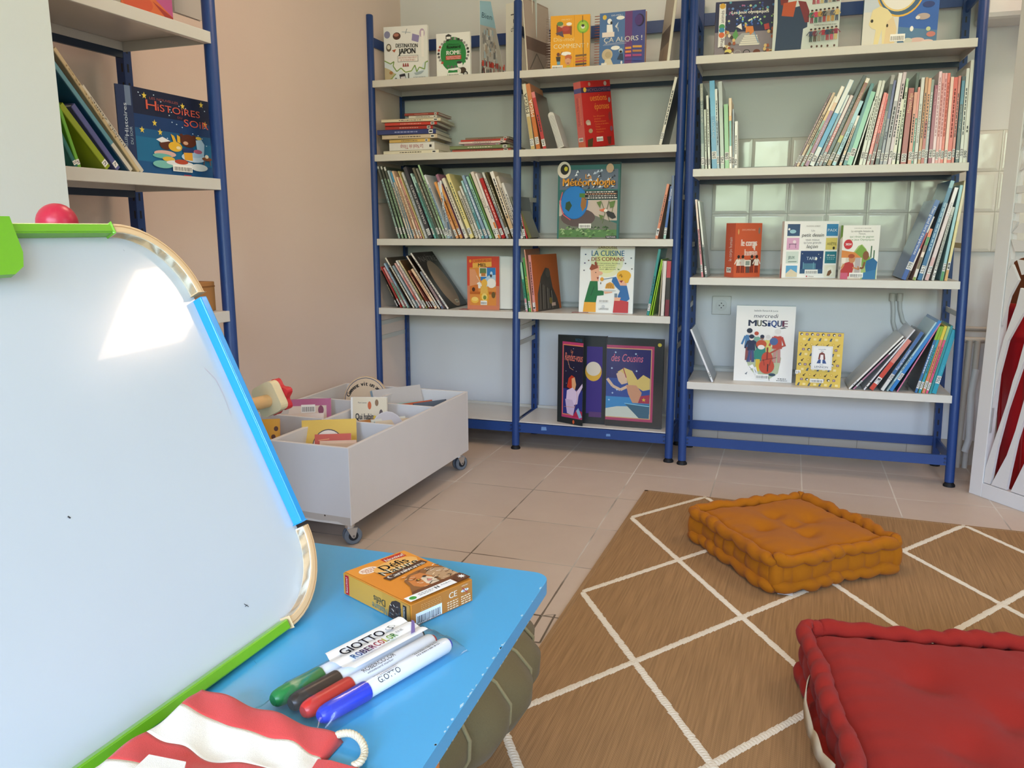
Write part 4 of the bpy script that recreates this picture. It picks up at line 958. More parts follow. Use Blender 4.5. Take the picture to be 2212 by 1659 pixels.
def art_al(c):
    c.rect(0, 0, 72, 100, '4e74a8'); c.rect(56, 0, 72, 100, '6a3a78'); c.rect(72, 0, 100, 100, '44488e')
    c.ell(11, 8, 4.5, 4.5, 'e0c050'); c.text(38, 7, 2.6, 'DIS-MOI !', 'e4ecf4', 24, 'c'); c.ell(22, 16, 5, 5, 'f2f2f2'); c.poly([(16,22),(28,22),(30,36),(16,36)][::-1], 'f4f4f2'); c.ell(26, 19, 2.4, 3, '2c2c30'); c.ell(46, 11, 9, 3.6, 'f0f0ea'); c.poly([(34,26),(42,18),(38,30)][::-1], 'd4dade'); c.line([(40,28),(42,36)], 1.6, 'c8ced4')
    c.rect(6, 36, 33, 45, 'eee0d8'); c.text(10, 55, 9, 'ÇA ALORS !', 'f4f2ee', 84, bold=.03); c.line([(10,58),(66,56)], .6, 'dcdcea'); c.line([(8,60),(60,59)], .5, 'dcdcea')
    c.ell(36, 66, 10, 4, 'f0f0ea'); c.ell(18, 78, 12, 11, 'c9b896'); c.ell(20, 78, 7, 6, 'b8a684'); c.poly([(10,98),(14,86),(26,86),(32,98)], 'd8ccb0'); c.rect(5, 93, 17, 99, 'e8e6e0'); c.ell(48, 72, 4.6, 4.6, 'bcd0dc'); c.ell(48, 74, 3, 2.4, '16181c'); c.poly([(40,88),(46,77),(53,78),(54,90)], '2c4260'); c.ell(50, 94, 2, 3, 'e8ecf0')
    for i, q in enumerate(['e0a048','e08a48','c8508c','5a3c88']): c.rect(58, 66+i*7, 71, 70+i*7, q)
    for i, q in enumerate(['d8a048','b8804c','a8487c','3a4ca0']): c.poly([(74,64+i*8),(94,65+i*8),(94,69+i*8),(74,68+i*8)][::-1], q)
    c.ell(88, 18, 10, 11, '221440', 24); c.ell(86, 18, 8.5, 10, '4a3078', 24)
r1, w1, h1 = facing(RL, ZL[1], 1189, 1273, 32, .035, 'yellow spiral-bound question book with a green disc and black elastic', yaw=.12, t=.030, col='e6a21c', spine='c9c6c0', art=art_dm, group=g, name='spiral_book')
spiral(r1, h1, .011, 'b8b0b0', 20, -.002)
r1, w1, h1 = facing(RL, ZL[1], 1294, 1391, 26, .03, 'blue and purple spiral-bound question book with a round hole in its flap', yaw=-.02, t=.032, col='4e74a8', spine='b06a60', art=art_al, group=g, name='spiral_book')
spiral(r1, h1, .013, 'b06a58', 19, -.002)
# --- middle bay, second shelf
_u = RL.solve_u(1206+0, .08, ZL[2]); t = empty('picture_book', book_axes(RL, RL.solve_u(1212, .02, ZL[2]), .02, ZL[2]+.006, -.33, 0), 'small white rounded board book leaning left of the red encyclopedia', 'book')
mb = MB(); hh = .155; pr = [(-.013, 0), (-.013, hh-.013)]+[(.013*math.cos(a), hh-.013+.013*math.sin(a)) for a in [pi-k*pi/8 for k in range(9)]]+[(.013, 0)]
mb.prism(pr, 1, 0, .10, 'd9d8d4'); mb.build('cover', M_GLOSS, t); 
mb = MB()
for i in range(5): mb.box((-.010+i*.0045, -.0006, .004), (-.0085+i*.0045, 0, hh-.012-abs(i-2)*.003), '9a9a98')
mb.build('page_edges', M_PRINT, t)
def art_enc(c):
    c.rect(0, 0, 100, 100, 'b52320'); c.rect(0, 9.5, 100, 17.5, '34284a'); c.text(55, 15.6, 4, 'ENCYCLOPÉDIE', '8a6a80', 88, 'c'); c.ell(12, 13, 5, 3.6, 'd8b040')
    c.text(28, 30, 9.5, 'uestions', 'e08a38', 56); c.text(40, 43, 9.5, 'éponses', 'e08a38', 50)
    for i, (x0, x1) in enumerate(((34,72),(36,58),(36,76),(38,84),(38,54),(38,72),(40,64),(40,48))): c.text(x0, 54.5+i*4, 2.3, ['Pour 200 questions','environ','Mathématiques','Contes et les fables','Temps','Vocabulaire','Histoire','...'][i], 'e0783c', x1-x0)
    c.ell(28, 5, 4, 3, 'a87868'); c.ell(82, 5, 5, 3.4, 'b8a8a0'); c.ell(14, 62, 8, 4, 'b8a090'); c.rect(10, 62, 22, 66, 'c8b8a8'); c.ell(20, 75, 7, 3.4, 'b09878'); c.ell(92, 30, 4, 4, '9a8a8c'); c.ell(90, 55, 5, 7, '8a3434'); c.ell(92, 74, 5, 4, '7a5468')
    c.poly([(8,88),(26,86),(22,99),(6,99)][::-1], '4a3c20'); c.poly([(74,86),(90,86),(86,98),(78,98)][::-1], '6a3028'); c.barcode(38, 85, 60, 92)
def side_enc(c):
    c.rect(0, 0, 100, 100, 'd8706c'); c.rect(0, 10, 100, 17, '5f64a0'); sidetext(c, 'Questions Réponses', 34, 76, 26, 'a04048', 30); sidetext(c, 'ENCYCLOPÉDIE', 36, 76, 12, 'f0a878', 66); c.rect(10, 84, 72, 90, 'ecebe8'); c.text(41, 88.6, 3.4, '030', '1c1c24', 46, 'c', bold=.1); c.rect(0, 91, 100, 100, 'd87a5c')
facing(RL, ZL[2], 1266, 1328, 176, .02, 'thick red encyclopedia leaning back with a dark blue band, second shelf', yaw=.88, lean=-.13, t=.050, col='b52320', spine='d8706c', art=art_enc, side=side_enc, tilt=.0)
# --- middle bay, third shelf
def art_met(c):
    r = random.Random(3)
    c.rect(0, 0, 100, 100, '2f6a68'); c.rect(0, 0, 100, 3, '1c2222'); c.rect(3, 9, 97, 35, '5f6c80')
    for i in range(46):
        x = r.uniform(5, 90); y = r.uniform(10, 33); c.poly([(x,y+2),(x+5,y+1),(x+3,y-2)], r.choice(['c8d4e4','8a9cb8','2c3444','e4ecf4'])); c.k -= .7
    c.rect(3, 49, 97, 76, 'c4b4a8'); c.poly([(3,70),(40,62),(70,72),(97,80),(97,100),(3,100)][::-1], '6f7468'); c.ell(34, 72, 28, 12, '5c4c4c'); c.rect(3, 88, 97, 98, '56804a')
    for i in range(50):
        x = r.uniform(3, 92); y = r.uniform(84, 98); c.poly([(x,y+1.6),(x+6,y+.8),(x+3,y-1.4)], r.choice(['7aa060','4a6a3a','9cb884','385030'])); c.k -= .7
    c.ell(28, 52, 22, 22, '1668b4', 32); c.ell(28, 52, 21, 21, '1d78c4', 32); c.poly([(40,42),(48,46),(47,58),(41,64),(38,56)][::-1], '9a6a34'); c.poly([(14,52),(20,50),(24,56),(19,64),(13,60)][::-1], '2c4a2a'); c.poly([(36,40),(46,40),(44,46),(36,45)][::-1], '4a7a3a')
    c.line([(8,38),(4,52),(10,68),(22,75)], 1.4, 'd4586c'); c.ell(10, 9, 11, 11, 'ded4c4', 24); c.ell(11, 8.4, 7, 7, '1c1c18', 20); c.ell(13, 7.6, 3, 3, 'd8c838')
    c.ell(84, 8, 6, 6, 'c8a888', 20); c.rect(45, 37, 97, 48, '1c1e20')
    for i, (a, b) in enumerate(((47,92),(45,96),(50,95),(46,96))): c.dashes(a, 38+i*2.6, b, 1.2, ['e8e8e4','d8a080','c8c8c4','e8e4e0'][i], seed=i+40)
    c.text(50, 21, 6, 'La', 'e09a30', 10, 'c'); c.text(51.2, 30.6, 9.6, 'Météorologie', '2a1c10', 84, 'c', bold=.04); c.text(50, 30, 9.6, 'Météorologie', 'f0a83a', 84, 'c', bold=.05)
    c.line([(72,52),(78,66),(74,80)], 1, '5a6a3c'); c.line([(84,50),(80,64),(86,78)], 1, '4a5a34'); c.line([(92,52),(88,70)], 1, '6a7a44'); c.poly([(64,52),(72,50),(70,60)][::-1], '5f7a3c'); c.poly([(84,52),(94,50),(92,58),(86,60)][::-1], '5f7a3c'); c.poly([(68,68),(76,70),(72,76)][::-1], '5f7a3c')
    c.poly([(78,62),(92,66),(96,72),(90,74),(82,70)][::-1], '2c2826'); c.poly([(68,62),(78,60),(80,65),(72,64)][::-1], 'd8704c'); c.ell(79, 63, 3, 2, 'e8e4dc')
    c.barcode(36, 80, 56, 86); c.rect(80, 96, 97, 99.4, '2c2c30'); c.text(88.5, 98.8, 2, 'NATHAN', 'e8e8e8', 14, 'c')
facing(RL, ZL[3], 1203, 1335, 351, .045, 'big glossy weather book with a blue globe, alone on the third shelf', yaw=.0, tilt=.05, t=.020, col='2f5f60', spine='2f6a68', art=art_met)
# --- corner rack fourth shelf: honey book, egg on the black book
def art_miel(c):
    c.rect(0, 0, 100, 100, 'c8442c'); c.rect(0, 55, 100, 100, 'cf7c5c'); c.rect(8, 21, 90, 92, 'd98a3c'); c.rect(42, 21, 89, 45, '2c78b8'); c.poly([(48,46),(66,36),(89,34),(89,56),(48,56)][::-1], 'a8c8e0'); c.rect(38, 21, 62, 38, 'e8dcc8'); c.rect(40, 22, 60, 32, '5c7a4c'); c.rect(44, 31, 58, 37, 'b8783c')
    c.poly([(8,24),(24,24),(36,40),(40,52),(28,58),(8,56)][::-1], 'd89468'); c.ell(38, 54, 8, 6, 'e8e4dc'); c.ell(76, 50, 14, 9, 'ece8e0'); c.poly([(8,56),(34,52),(36,70),(8,70)][::-1], 'c8702c'); c.ell(20, 62, 5, 4, '4a2410'); c.rect(8, 66, 90, 71, 'b8601c')
    c.ell(54, 74, 14, 18, 'e0a028'); c.rect(42, 56, 64, 70, 'e0b050'); c.ell(54, 50, 9, 8, 'e4b048'); c.ell(54, 76, 9, 7, 'e8cc70'); c.ell(55, 77, 5, 4, '7a8a3c'); c.ell(24, 82, 12, 6, 'e8b848'); c.ell(24, 80, 10, 4, 'f0cc70'); c.ell(82, 72, 6, 6, '6a5428'); c.line([(30,36),(46,54)], 1.6, 'f0d8b0'); c.ell(76, 32, 4, 4, 'bcd8ec'); c.ell(75, 36, 3, 3, '3a2c24')
    c.poly([(18,6),(77,3),(77,19),(18,22)][::-1], 'e0a848'); c.poly([(18,6),(77,3),(77,10),(18,13)][::-1], 'd8742c'); c.text(48, 10.5, 4.4, "L'AVENTURE DU", '6a2c14', 52, 'c', rot=.05); c.text(48, 19.4, 6.4, 'MIEL', '3a1c10', 26, 'c', bold=.05)
    c.ell(11, 9, 4, 3, 'e0902c'); c.barcode(42, 83, 62, 91)
g4 = 'books face out on the fourth shelf, corner rack'
r_, w_, h_ = facing(RL, ZL[4], 1010, 1079, 554, .035, 'orange honey book standing face out with its white pages fanned open', yaw=.05, t=.006, col='c8442c', spine='d8a090', art=art_miel, group=g4)
mb = MB()
for k in range(9):
    a = math.radians(6+k*7.5); e2 = Vector((math.cos(a), math.sin(a), 0)); mb.box((0,0,.003), (w_*1.0+.06-k*.0035-.001, .0012, h_-.003), 'eeeee8', mat=frame((0, .006, 0), e2, (-e2.y, e2.x, 0), (0,0,1)))
mb.build('fanned_pages', M_PAPER, r_)
blk = [o for o in bpy.data.objects if o.get('label') == 'black book with a big egg on its cover, white spine, at the row end'][0]
bh = [c_ for c_ in blk.children if c_.name.startswith('cover')][0]; xs = [v.co for v in bh.data.vertices]; tt = max(v.x for v in xs); dd = max(v.y for v in xs); hh = max(v.z for v in xs)
cv = Canvas(dd, hh, frame((tt, 0, 0), (0,1,0), (-1,0,0), (0,0,1)))
cv.text(14, 17, 9.5, 'NAÎTRE', '8f8a84', 80); cv.ell(52, 58, 34, 42, 'a08a74', 32); cv.rect(52, 88, 66, 94, 'd8d0b8'); cv.rect(54, 89.6, 64, 92.6, '8a8c84'); cv.build('cover_print', blk)
gor = [o for o in bpy.data.objects if str(o.get('label', '')).startswith('plastic-wrapped orange')][0]
bh = [c_ for c_ in gor.children if c_.name.startswith('cover')][0]; xs = [v.co for v in bh.data.vertices]; tt = max(v.x for v in xs); dd = max(v.y for v in xs); hh = max(v.z for v in xs)
cv = Canvas(dd, hh, frame((tt, 0, 0), (0,1,0), (-1,0,0), (0,0,1)))
cv.rect(0, 0, 100, 100, 'b9602f'); cv.poly([(8,100),(12,70),(30,40),(50,24),(64,26),(68,40),(72,60),(86,80),(92,96),(92,100)], '4c4640'); 
for i in range(9): cv.line([(18+i*6,98),(26+i*5,50+i*2)], 1.6, ['7c756c','2c2824','8f887e'][i % 3])
cv.ell(58, 34, 9, 8, '5c544c'); cv.rect(62, 88, 78, 94, 'c8a898'); cv.ell(60, 84, 6, 6, '7a6a3a'); cv.build('cover_print', gor)
# --- middle bay fourth shelf: cookery book
def art_cui(c):
    c.rect(0, 0, 100, 100, 'eef0ee'); c.ell(50, 22, 30, 24, 'e6e8c0'); c.ell(50, 22, 20, 18, 'e2e49c')
    c.text(51, 3.2, 3.6, 'LAROUSSE', '6a5040', 34, 'c'); c.text(51, 14, 8, 'LA CUISINE', '2a78a0', 60, 'c', bold=.03); c.text(51, 21.5, 5.6, 'DES COPAINS', 'a84a28', 60, 'c', bold=.04)
    for i, (a, b) in enumerate(((28,74),(32,66),(30,70),(30,70))): c.text(a, 26+i*2.9, 2, ['70 recettes faciles','pour inviter','ses copains...','et ses parents !'][i], '5a6448', b-a, shear=.1)
    for x, y, q in ((10,12,'2a4a78'),(16,21,'7a5a48'),(9,25,'5a4a78'),(94,17,'5a6a78'),(84,25,'4a5a58'),(50,34,'8a9a58'),(96,33,'6a6a68'),(8,36,'6a6a78'),(72,34,'6a8a58')): c.ell(x, y, 1.6, 1, q, 8)
    c.poly([(20,32),(36,28),(36,52),(22,52)], 'e8b090'); c.poly([(18,34),(22,26),(28,28),(27,24),(30,22),(33,28),(34,32),(22,36)], '9a4a2c'); c.ell(37, 40, 6, 3, 'e8b090'); c.ell(30, 39, 1, .8, '2c2420'); c.poly([(32,46),(36,46),(34,50)], '8a2c28')
    c.poly([(20,52),(34,52),(35,66),(46,66),(46,73),(34,74),(32,84),(10,84),(16,64)], '1f6f3c'); c.line([(22,74),(28,60)], .8, '123c24'); c.poly([(10,84),(32,84),(32,99),(8,99)], 'e8a838'); c.poly([(46,67),(60,64),(62,69),(48,71)], 'e8b090')
    c.ell(56, 64, 15, 3, 'f4f4f0'); c.ell(56, 66, 13, 1.6, 'c8ccc8'); c.poly([(48,63),(50,56),(57,53),(64,56),(66,63)], 'd89c34'); 
    for x in (51, 55, 59, 63): c.line([(x,63),(56+(x-57)*.5,56)], .7, '8a5a1c')
    c.ell(42, 49, 3.4, 3, 'e0a030'); c.line([(45,49),(66,46)], 1.2, '5a7a90'); c.ell(40, 55, .8, 1.8, '4a2c1c')
    c.poly([(70,46),(86,46),(88,58),(76,58),(72,52)], 'e8b090'); c.ell(68, 49, 5, 1.4, 'e8b090'); c.ell(82, 43, 13, 8, 'e8b02c', 20); c.poly([(72,44),(76,40),(82,45),(84,54),(90,54),(94,44),(80,36)][::-1], 'e8b02c'); c.ell(78, 45, 1, .8, '2c2420'); c.poly([(74,51),(81,50),(78,54)], '8a2430')
    c.poly([(62,46),(68,45),(76,58),(88,58),(94,78),(88,82),(74,82),(72,74),(76,66),(68,60),(60,52)][::-1], '2f6aa8'); c.poly([(66,80),(78,80),(92,82),(92,99),(64,99)][::-1], 'c03c40'); c.rect(66, 70, 71, 79, '7a8a98'); c.poly([(66,76),(78,76),(76,81),(66,81)][::-1], 'e8b090')
    c.barcode(37, 79, 56, 84); c.text(47, 95, 2.6, 'LAROUSSE', '5a5a60', 18, 'c'); c.ell(46, 90, 3, 2.4, 'c8ccd0')
facing(RL, ZL[4], 1250, 1366, 533, .05, 'white cookery book with two cartoon diners sharing a pudding', yaw=.0, tilt=.07, t=.014, col='eceeec', spine='c8ccd0', art=art_cui)
t = empty('ribbon_marker', RL.P(RL.solve_u(1248, .05, ZL[4]), .03, ZL[4]+.001), 'thin red ribbon lying under the cookery book corner', 'ribbon')
MB().tube([(-.02,-.01,.001),(-.01,-.004,.002),(0,.004,.001),(.02,.006,.001),(.05,.01,.001)], .0012, '8a2c30', 6).build('ribbon', M_CLOTH, t)
t = empty('fallen_card', RL.P(RL.solve_u(1003, .03, ZL[4]), .03, ZL[4]+.0008), 'pink patterned card lying flat left of the honey book', 'card')
MB().box((-.02,-.02,0), (.025,.03,.0006), 'b86a68').build('card', M_PRINT, t)
# --- middle bay bottom: the cousins book, opened
def cousins():
    zs = ZL[5]+.005; v = .045; ul = RL.solve_u(1203, v, zs); um = RL.solve_u(1306, v, zs); ur = RL.solve_u(1428, v, zs)
    h = RL.solve(1300, 727, v, zs+.3)[1]-zs
    root = empty('picture_book', book_axes(RL, ul, v, zs+.0006, 0, 0, .02), 'large dark book of the cousins standing open on the lowest shelf, wrapped in plastic', 'book')
    W = ur-ul; M = um-ul
    MB().box((0, .006, 0), (M+.004, .010, h), '2c3234').box((M-.002, .006, 0), (M+.002, .02, h), '6a2c30').build('left_back_board', M_GLOSS, root)
    c = Canvas(M, h, Matrix.Translation((0, .006, 0))); c.rect(60, 12, 92, 88, '3c2c78'); c.ell(74, 40, 17, 11, 'd8a83c', 24); c.ell(74, 37, 15, 8, 'd8ccb8', 24); c.rect(66, 86, 92, 92, '5a3c6c'); c.build('inner_page_print', root)
    # left cover flap swings to the viewer, hinged on the far left
    a = math.radians(-24); L = .145; ex = (math.cos(a), math.sin(a), 0); fm = frame((.0, .003, 0), ex, (-math.sin(a), math.cos(a), 0), (0,0,1))
    MB().box((0, 0, 0), (L, .0028, h), '22282a', mat=fm).build('front_cover', M_GLOSS, root)
    def cover(c, left):
        c.rect(0, 0, 100, 100, '20282a')
        if left:
            c.rect(18, 7, 99, 93, 'b83c6c'); c.rect(21, 10, 99, 90, 'e08a58'); c.rect(23, 11, 99, 89, '1c1c38'); c.rect(23, 60, 99, 89, '28307c'); c.text(52, 19, 3.6, 'Le', 'e88a5c', 8); c.text(28, 28, 9, 'Rendez-vous', 'e8826c', 68, shear=.12); c.line([(40,28),(48,36),(62,38)], 1.2, 'e8a06c')
            c.poly([(38,58),(44,48),(56,44),(68,46),(66,56),(52,60)][::-1], 'b8341c'); c.poly([(56,48),(68,46),(74,54),(70,60),(58,60)][::-1], 'e0a878'); c.poly([(38,62),(60,58),(76,62),(98,52),(99,56),(84,66),(80,76),(44,80),(36,72)][::-1], 'dcc8e0'); c.poly([(32,72),(60,72),(70,80),(64,90),(40,88)][::-1], 'c8b4d0'); c.line([(76,60),(80,70),(70,80),(28,81)], 1, 'c88a58')
            c.poly([(60,92),(78,82),(99,84),(99,90)][::-1], 'b02848'); c.poly([(76,84),(84,80),(99,90),(88,92)][::-1], '8ab4d0'); c.text(82, 5.6, 3.2, 'NICOLE', '2c6a88', 26, 'c'); c.ell(66, 97, 4, 2.2, 'c85a30')
            for x, y in ((62,14),(44,32),(64,35),(34,40),(74,39),(36,54),(84,66)): star(c, x, y, 1.6, 'e4ecf8', 4)
        else:
            c.rect(0, 8, 84, 93, 'b83c6c'); c.rect(0, 11, 80, 90, 'e0b078'); c.rect(0, 12, 78.5, 89, '22246c'); c.rect(0, 45, 78.5, 89, '2450a0'); c.rect(0, 66, 78.5, 89, '2f94d0'); c.poly([(0,80),(20,77),(50,76),(78.5,84),(78.5,89),(0,89)][::-1], 'd8e0d0')
            c.text(8, 26, 8.4, 'des Cousins', 'e8788c', 56, shear=.15); c.poly([(20,38),(32,33),(46,36),(56,46),(66,40),(78,44),(78,56),(66,58),(50,52),(40,52),(36,44)][::-1], 'e6cc78'); c.poly([(18,40),(26,37),(36,42),(38,50),(28,52),(22,48)][::-1], 'e8c8a8'); c.line([(30,33),(36,44)], 1.6, 'a82c4c')
            c.line([(2,46),(12,54),(26,58),(38,54)], 5, 'e8c8a8'); c.poly([(36,52),(54,52),(64,60),(60,72),(48,72),(40,62)][::-1], 'd8a07c'); c.poly([(62,64),(78,62),(78,72),(58,72)][::-1], 'b02c50'); star(c, 68, 68, 4, 'e8c040'); c.poly([(34,73),(78,73),(78,89),(60,89)][::-1], '2c6a84'); c.line([(34,73),(78,75)], 1.6, '8ad0e8')
            for x, y in ((16,16),(52,17),(54,36),(10,34),(12,62),(6,70),(20,58)): star(c, x, y, 2.2, 'c8e4f8', 4)
            c.ell(93, 6, 3.4, 2, 'c8b83c')
    c = Canvas(L, h, fm); cover(c, True); c.build('left_cover_print', root)
    MB().box((M+.003, -.004, 0), (W, .0, h*.99), '22282a').box((M+.003, 0, .003), (W-.004, .014, h*.985), 'e8e4da').box((M+.003, .014, 0), (W, .017, h*.99), '22282a').build('right_cover', M_GLOSS, root)
    c = Canvas(W-M-.003, h*.99, Matrix.Translation((M+.003, -.004, 0))); cover(c, False); c.build('right_cover_print', root)
    mb = MB(); mb.box((M+.001, -.0062, .001), (W+.003, -.0058, h*.992), 'ffffff'); mb.build('plastic_wrap', M_CLEAR, root)
cousins()
# --- wide rack, top shelf
def art_jo(c):
    r = random.Random(5); c.rect(0, 0, 100, 100, '2c2c50'); c.rect(0, 55, 100, 100, '8a8088')
    for i in range(70):
        x = r.uniform(14, 98); y = r.uniform(2, 46); s_ = r.uniform(.8, 2.4); c.ell(x, y, s_, s_, r.choice(['4a78b0','5aa0b8','88b070','3c4c90','b06a98','6a90c8','c8d0a0']), 8); c.k -= .8
    c.rect(34, 28, 80, 46, '1c2c58')
    for i in range(26): c.ell(r.uniform(36,78), r.uniform(30,44), 1.6, 1.6, r.choice(['5a9ad8','a8d890','e0e8c0','4a6ac0']), 8); c.k -= .8
    c.text(58, 23, 5.6, 'Les Jeux olympiques', 'f4f2ec', 62, 'c', bold=.06)
    c.poly([(26,76),(46,58),(66,58),(78,80)][::-1], 'a8a8a8')
    for i in range(5): c.rect(50-i*2, 62+i*3.8, 72+i*.8, 65+i*3.8, 'dcd8cc')
    c.poly([(52,46),(64,46),(66,56),(60,62),(58,56),(52,58)][::-1], 'd8823c'); c.rect(50, 41, 53, 48, 'd8a860'); c.poly([(36,46),(44,40),(46,52)][::-1], 'f0ece4'); c.poly([(30,60),(36,50),(40,62),(34,72)][::-1], '5f9a58'); c.poly([(74,36),(80,42),(78,46)][::-1], '5fa860'); c.poly([(82,44),(90,42),(92,52),(84,54)][::-1], 'b83c3c'); c.line([(66,56),(74,76)], 1.4, '7a9cc0')
    for i in range(30):
        x = r.choice([r.uniform(16,34), r.uniform(84,98)]); y = r.uniform(52, 96); c.ell(x, y, 2.6, 3.4, r.choice(['c8a868','e0c080','6a3c28','a85a3c','4a3a34','e8dcc0']), 8); c.k -= .8
    c.ell(40, 93, 6, 5, 'a8a8a8'); c.ell(40, 93, 5, 4, '8a8088'); c.ell(55, 93, 6, 5.4, '2c2c30'); c.ell(55, 93, 4.6, 4, '8a8088'); c.ell(72, 93, 6, 5, '6a3424'); c.ell(24, 90, 6, 4, 'e0d070'); c.ell(22, 95, 5, 4, '3a2420')
    c.rect(6, 4, 17, 82, 'e8e8e4'); c.ell(11.5, 8, 5, 5, 'd8a840'); sidetext(c, 'animés', 62, 84, 6, '2c2c40', 11.5); c.ell(11.5, 45, 5, 5, '4a9a60'); c.ell(11.5, 51, 5, 4.6, '3a8ab0'); c.ell(11.5, 60, 5, 5, 'd86a3c'); sidetext(c, 'Imag', 18, 34, 6, '5a3a48', 11.5)
g5 = 'books face out on the top shelf, wide rack'
facing(RR, ZR[1], 1542, 1667, 1, .045, 'dark Olympic games book with a stairway podium, left on the top shelf', yaw=.10, t=.03, col='3c3a50', spine='c8a860', art=art_jo, side=lambda c: (c.rect(0,0,100,100,'c8a860'), c.rect(0,0,100,30,'5a6a70'), c.rect(0,30,100,36,'b85a38'), c.rect(20,80,90,92,'ecebe8')), group=g5)
def art_enf(c):
    c.rect(0, 0, 100, 100, 'cdd6d0'); c.poly([(4,18),(14,10),(12,30),(20,44),(44,40),(52,52),(52,68),(46,70),(44,99),(4,99),(6,60)][::-1], '2a3c58'); c.poly([(4,0),(12,16),(22,26),(20,40),(10,38)][::-1], '7a2a2c'); c.poly([(14,36),(34,34),(30,54),(12,52)][::-1], 'b8502c'); c.poly([(36,34),(48,36),(54,48),(54,62),(48,62)][::-1], '7a2a34'); c.ell(30, 22, 8, 10, '8a5438'); c.ell(30, 15, 10, 8, '241814')
    c.poly([(22,16),(24,30),(20,26)], '241814'); c.ell(30, 28, 3, 1, 'e8d8c8'); c.text(44, 8, 6, 'COMME MOI', '2c3c4c', 52, 'l'); c.dashes(44, 11.5, 94, 1, '7a8480', seed=4, gap=.8)
    cols = ['2c3c5c','3a4c48','8a2c48','9c2c3c','c88a3c','b8a090','4a3c30','2f6a50','c03c60','b88a3c','3a3a44','8c8478','5a5c6c','c8b070','34405c','6a2c40','7a8a88','a02c3c']; k = 0
    for row_, y in enumerate((40, 64, 88)):
        for i in range(7):
            if row_ < 2 and i == 0 and False: continue
            person(c, 58+i*6.2 if row_ else 60+i*5.9, y-(i*.3), 17, cols[k % 18], cols[(k*5+3) % 18], armsout=(k % 3)*.06); k += 1
    c.dashes(62, 66.5, 96, 1.2, '8a948e', seed=8, gap=.6); 
    for x in (60, 68, 75, 84, 94): c.ell(x, 94, 1.6, 1.6, '5a3c34', 8)
facing(RR, ZR[1], 1667, 1806, -58, .045, 'pale grey-green book of many tiny children, beside the Olympic one', yaw=.05, t=.016, col='cdd6d0', spine='d8dcd4', art=art_enf, group=g5)
def art_pla(c):
    c.rect(0, 0, 100, 100, '3c68b4'); c.rect(0, 0, 46, 40, '3a8a64'); c.rect(0, 42, 48, 100, 'c9d4dc'); c.rect(0, 60, 48, 100, 'dcdcd4'); c.poly([(48,78),(100,84),(100,100),(48,100)][::-1], '5a80a4')
    c.ell(48, 34, 33, 33, 'e8b848', 36); c.ell(48, 34, 31, 31, '4a6a88', 36); c.ell(46, 34, 27, 27, 'e8cc80', 36); c.ell(46, 34, 25, 25, 'ecebe4', 36)
    c.text(46, 26, 6, 'Planète', '34584c', 28, 'c', bold=.08); c.text(46, 35, 6, 'et Nature', '34584c', 34, 'c', bold=.08); c.text(46, 17, 6, 'Mon grand', '34584c', 30, 'c')
    c.poly([(8,74),(12,58),(22,54),(32,58),(38,64),(40,80),(34,98),(28,98),(26,80),(22,98),(16,98),(18,80),(12,78)][::-1], 'e9dca8'); c.ell(12, 70, 2, 2, '3c3830', 8); c.poly([(30,98),(32,72),(40,66),(46,80),(44,98)][::-1], 'e4cfa4'); c.ell(33, 76, 1.4, 2, '3c3020', 8)
    c.ell(86, 55, 8, 3.4, '34447c'); c.ell(80, 68, 9, 3.6, 'b8a8a0'); c.ell(73, 69, 3, 2, 'e0e0dc'); c.ell(90, 46, 5, 2, 'a8b8d8'); c.ell(66, 81, 2.4, 3, 'f0f0e8'); c.ell(88, 82, 3, 2.4, 'c8d4a0'); c.ell(92, 88, 6, 3, 'c88078'); c.ell(74, 94, 10, 3, 'd8b8b0'); c.ell(88, 96, 8, 2.4, 'e0c8c0'); c.ell(62, 94, 6, 3, 'c8ccc0')
    c.barcode(38, 86, 58, 94)
facing(RR, ZR[1], 1860, 2018, -96, .05, 'large nature book with a white disc over ocean and elephants', yaw=.06, t=.024, col='3c68b4', spine='3a6a5a', art=art_pla, group=g5)
# --- wide rack, third shelf
def art_corps(c):
    c.rect(0, 0, 100, 100, 'cc5c38'); c.text(50, 14, 3, 'DOCUMENTAIRE', 'e8b8a0', 50, 'c'); c.text(52, 42, 12, 'le corps', 'f2e8e0', 58, 'c', bold=.1); c.text(60, 60, 12, 'humain', 'eedcd2', 46, 'c', bold=.1)
    c.ell(12, 16, 3, 5, 'd8a060'); c.ell(90, 14, 4, 6, '8a7468'); c.ell(74, 42, 4, 8, 'e8d8cc')
    for x, q in ((16,'e8e0d4'),(32,'c8c0b8'),(66,'4a2c24'),(84,'e8dcd0')): person(c, x, 92, 32, q, '7a2c20', armsout=.05)
    c.rect(38, 68, 62, 80, 'e8e0d4'); c.rect(42, 70, 58, 78, '8a9890'); c.rect(44, 80, 58, 92, '5a4a48')
g6 = 'books face out on the third shelf, wide rack'
facing(RR, ZR[3], 1584, 1640, 482, .03, 'orange-red human body box book showing its spine, third shelf', yaw=.60, t=.070, col='cc5c38', spine='e0705a', art=art_corps, side=lambda c: (c.rect(0,0,100,100,'dc6a50'), sidetext(c, 'le corps humain', 30, 74, 34, 'f4e8e2', 55), c.rect(22,82,72,92,'f2f0ec'), c.text(47,89,5,'514','1c2440',36,'c',bold=.1)), group=g6, name='box_book')
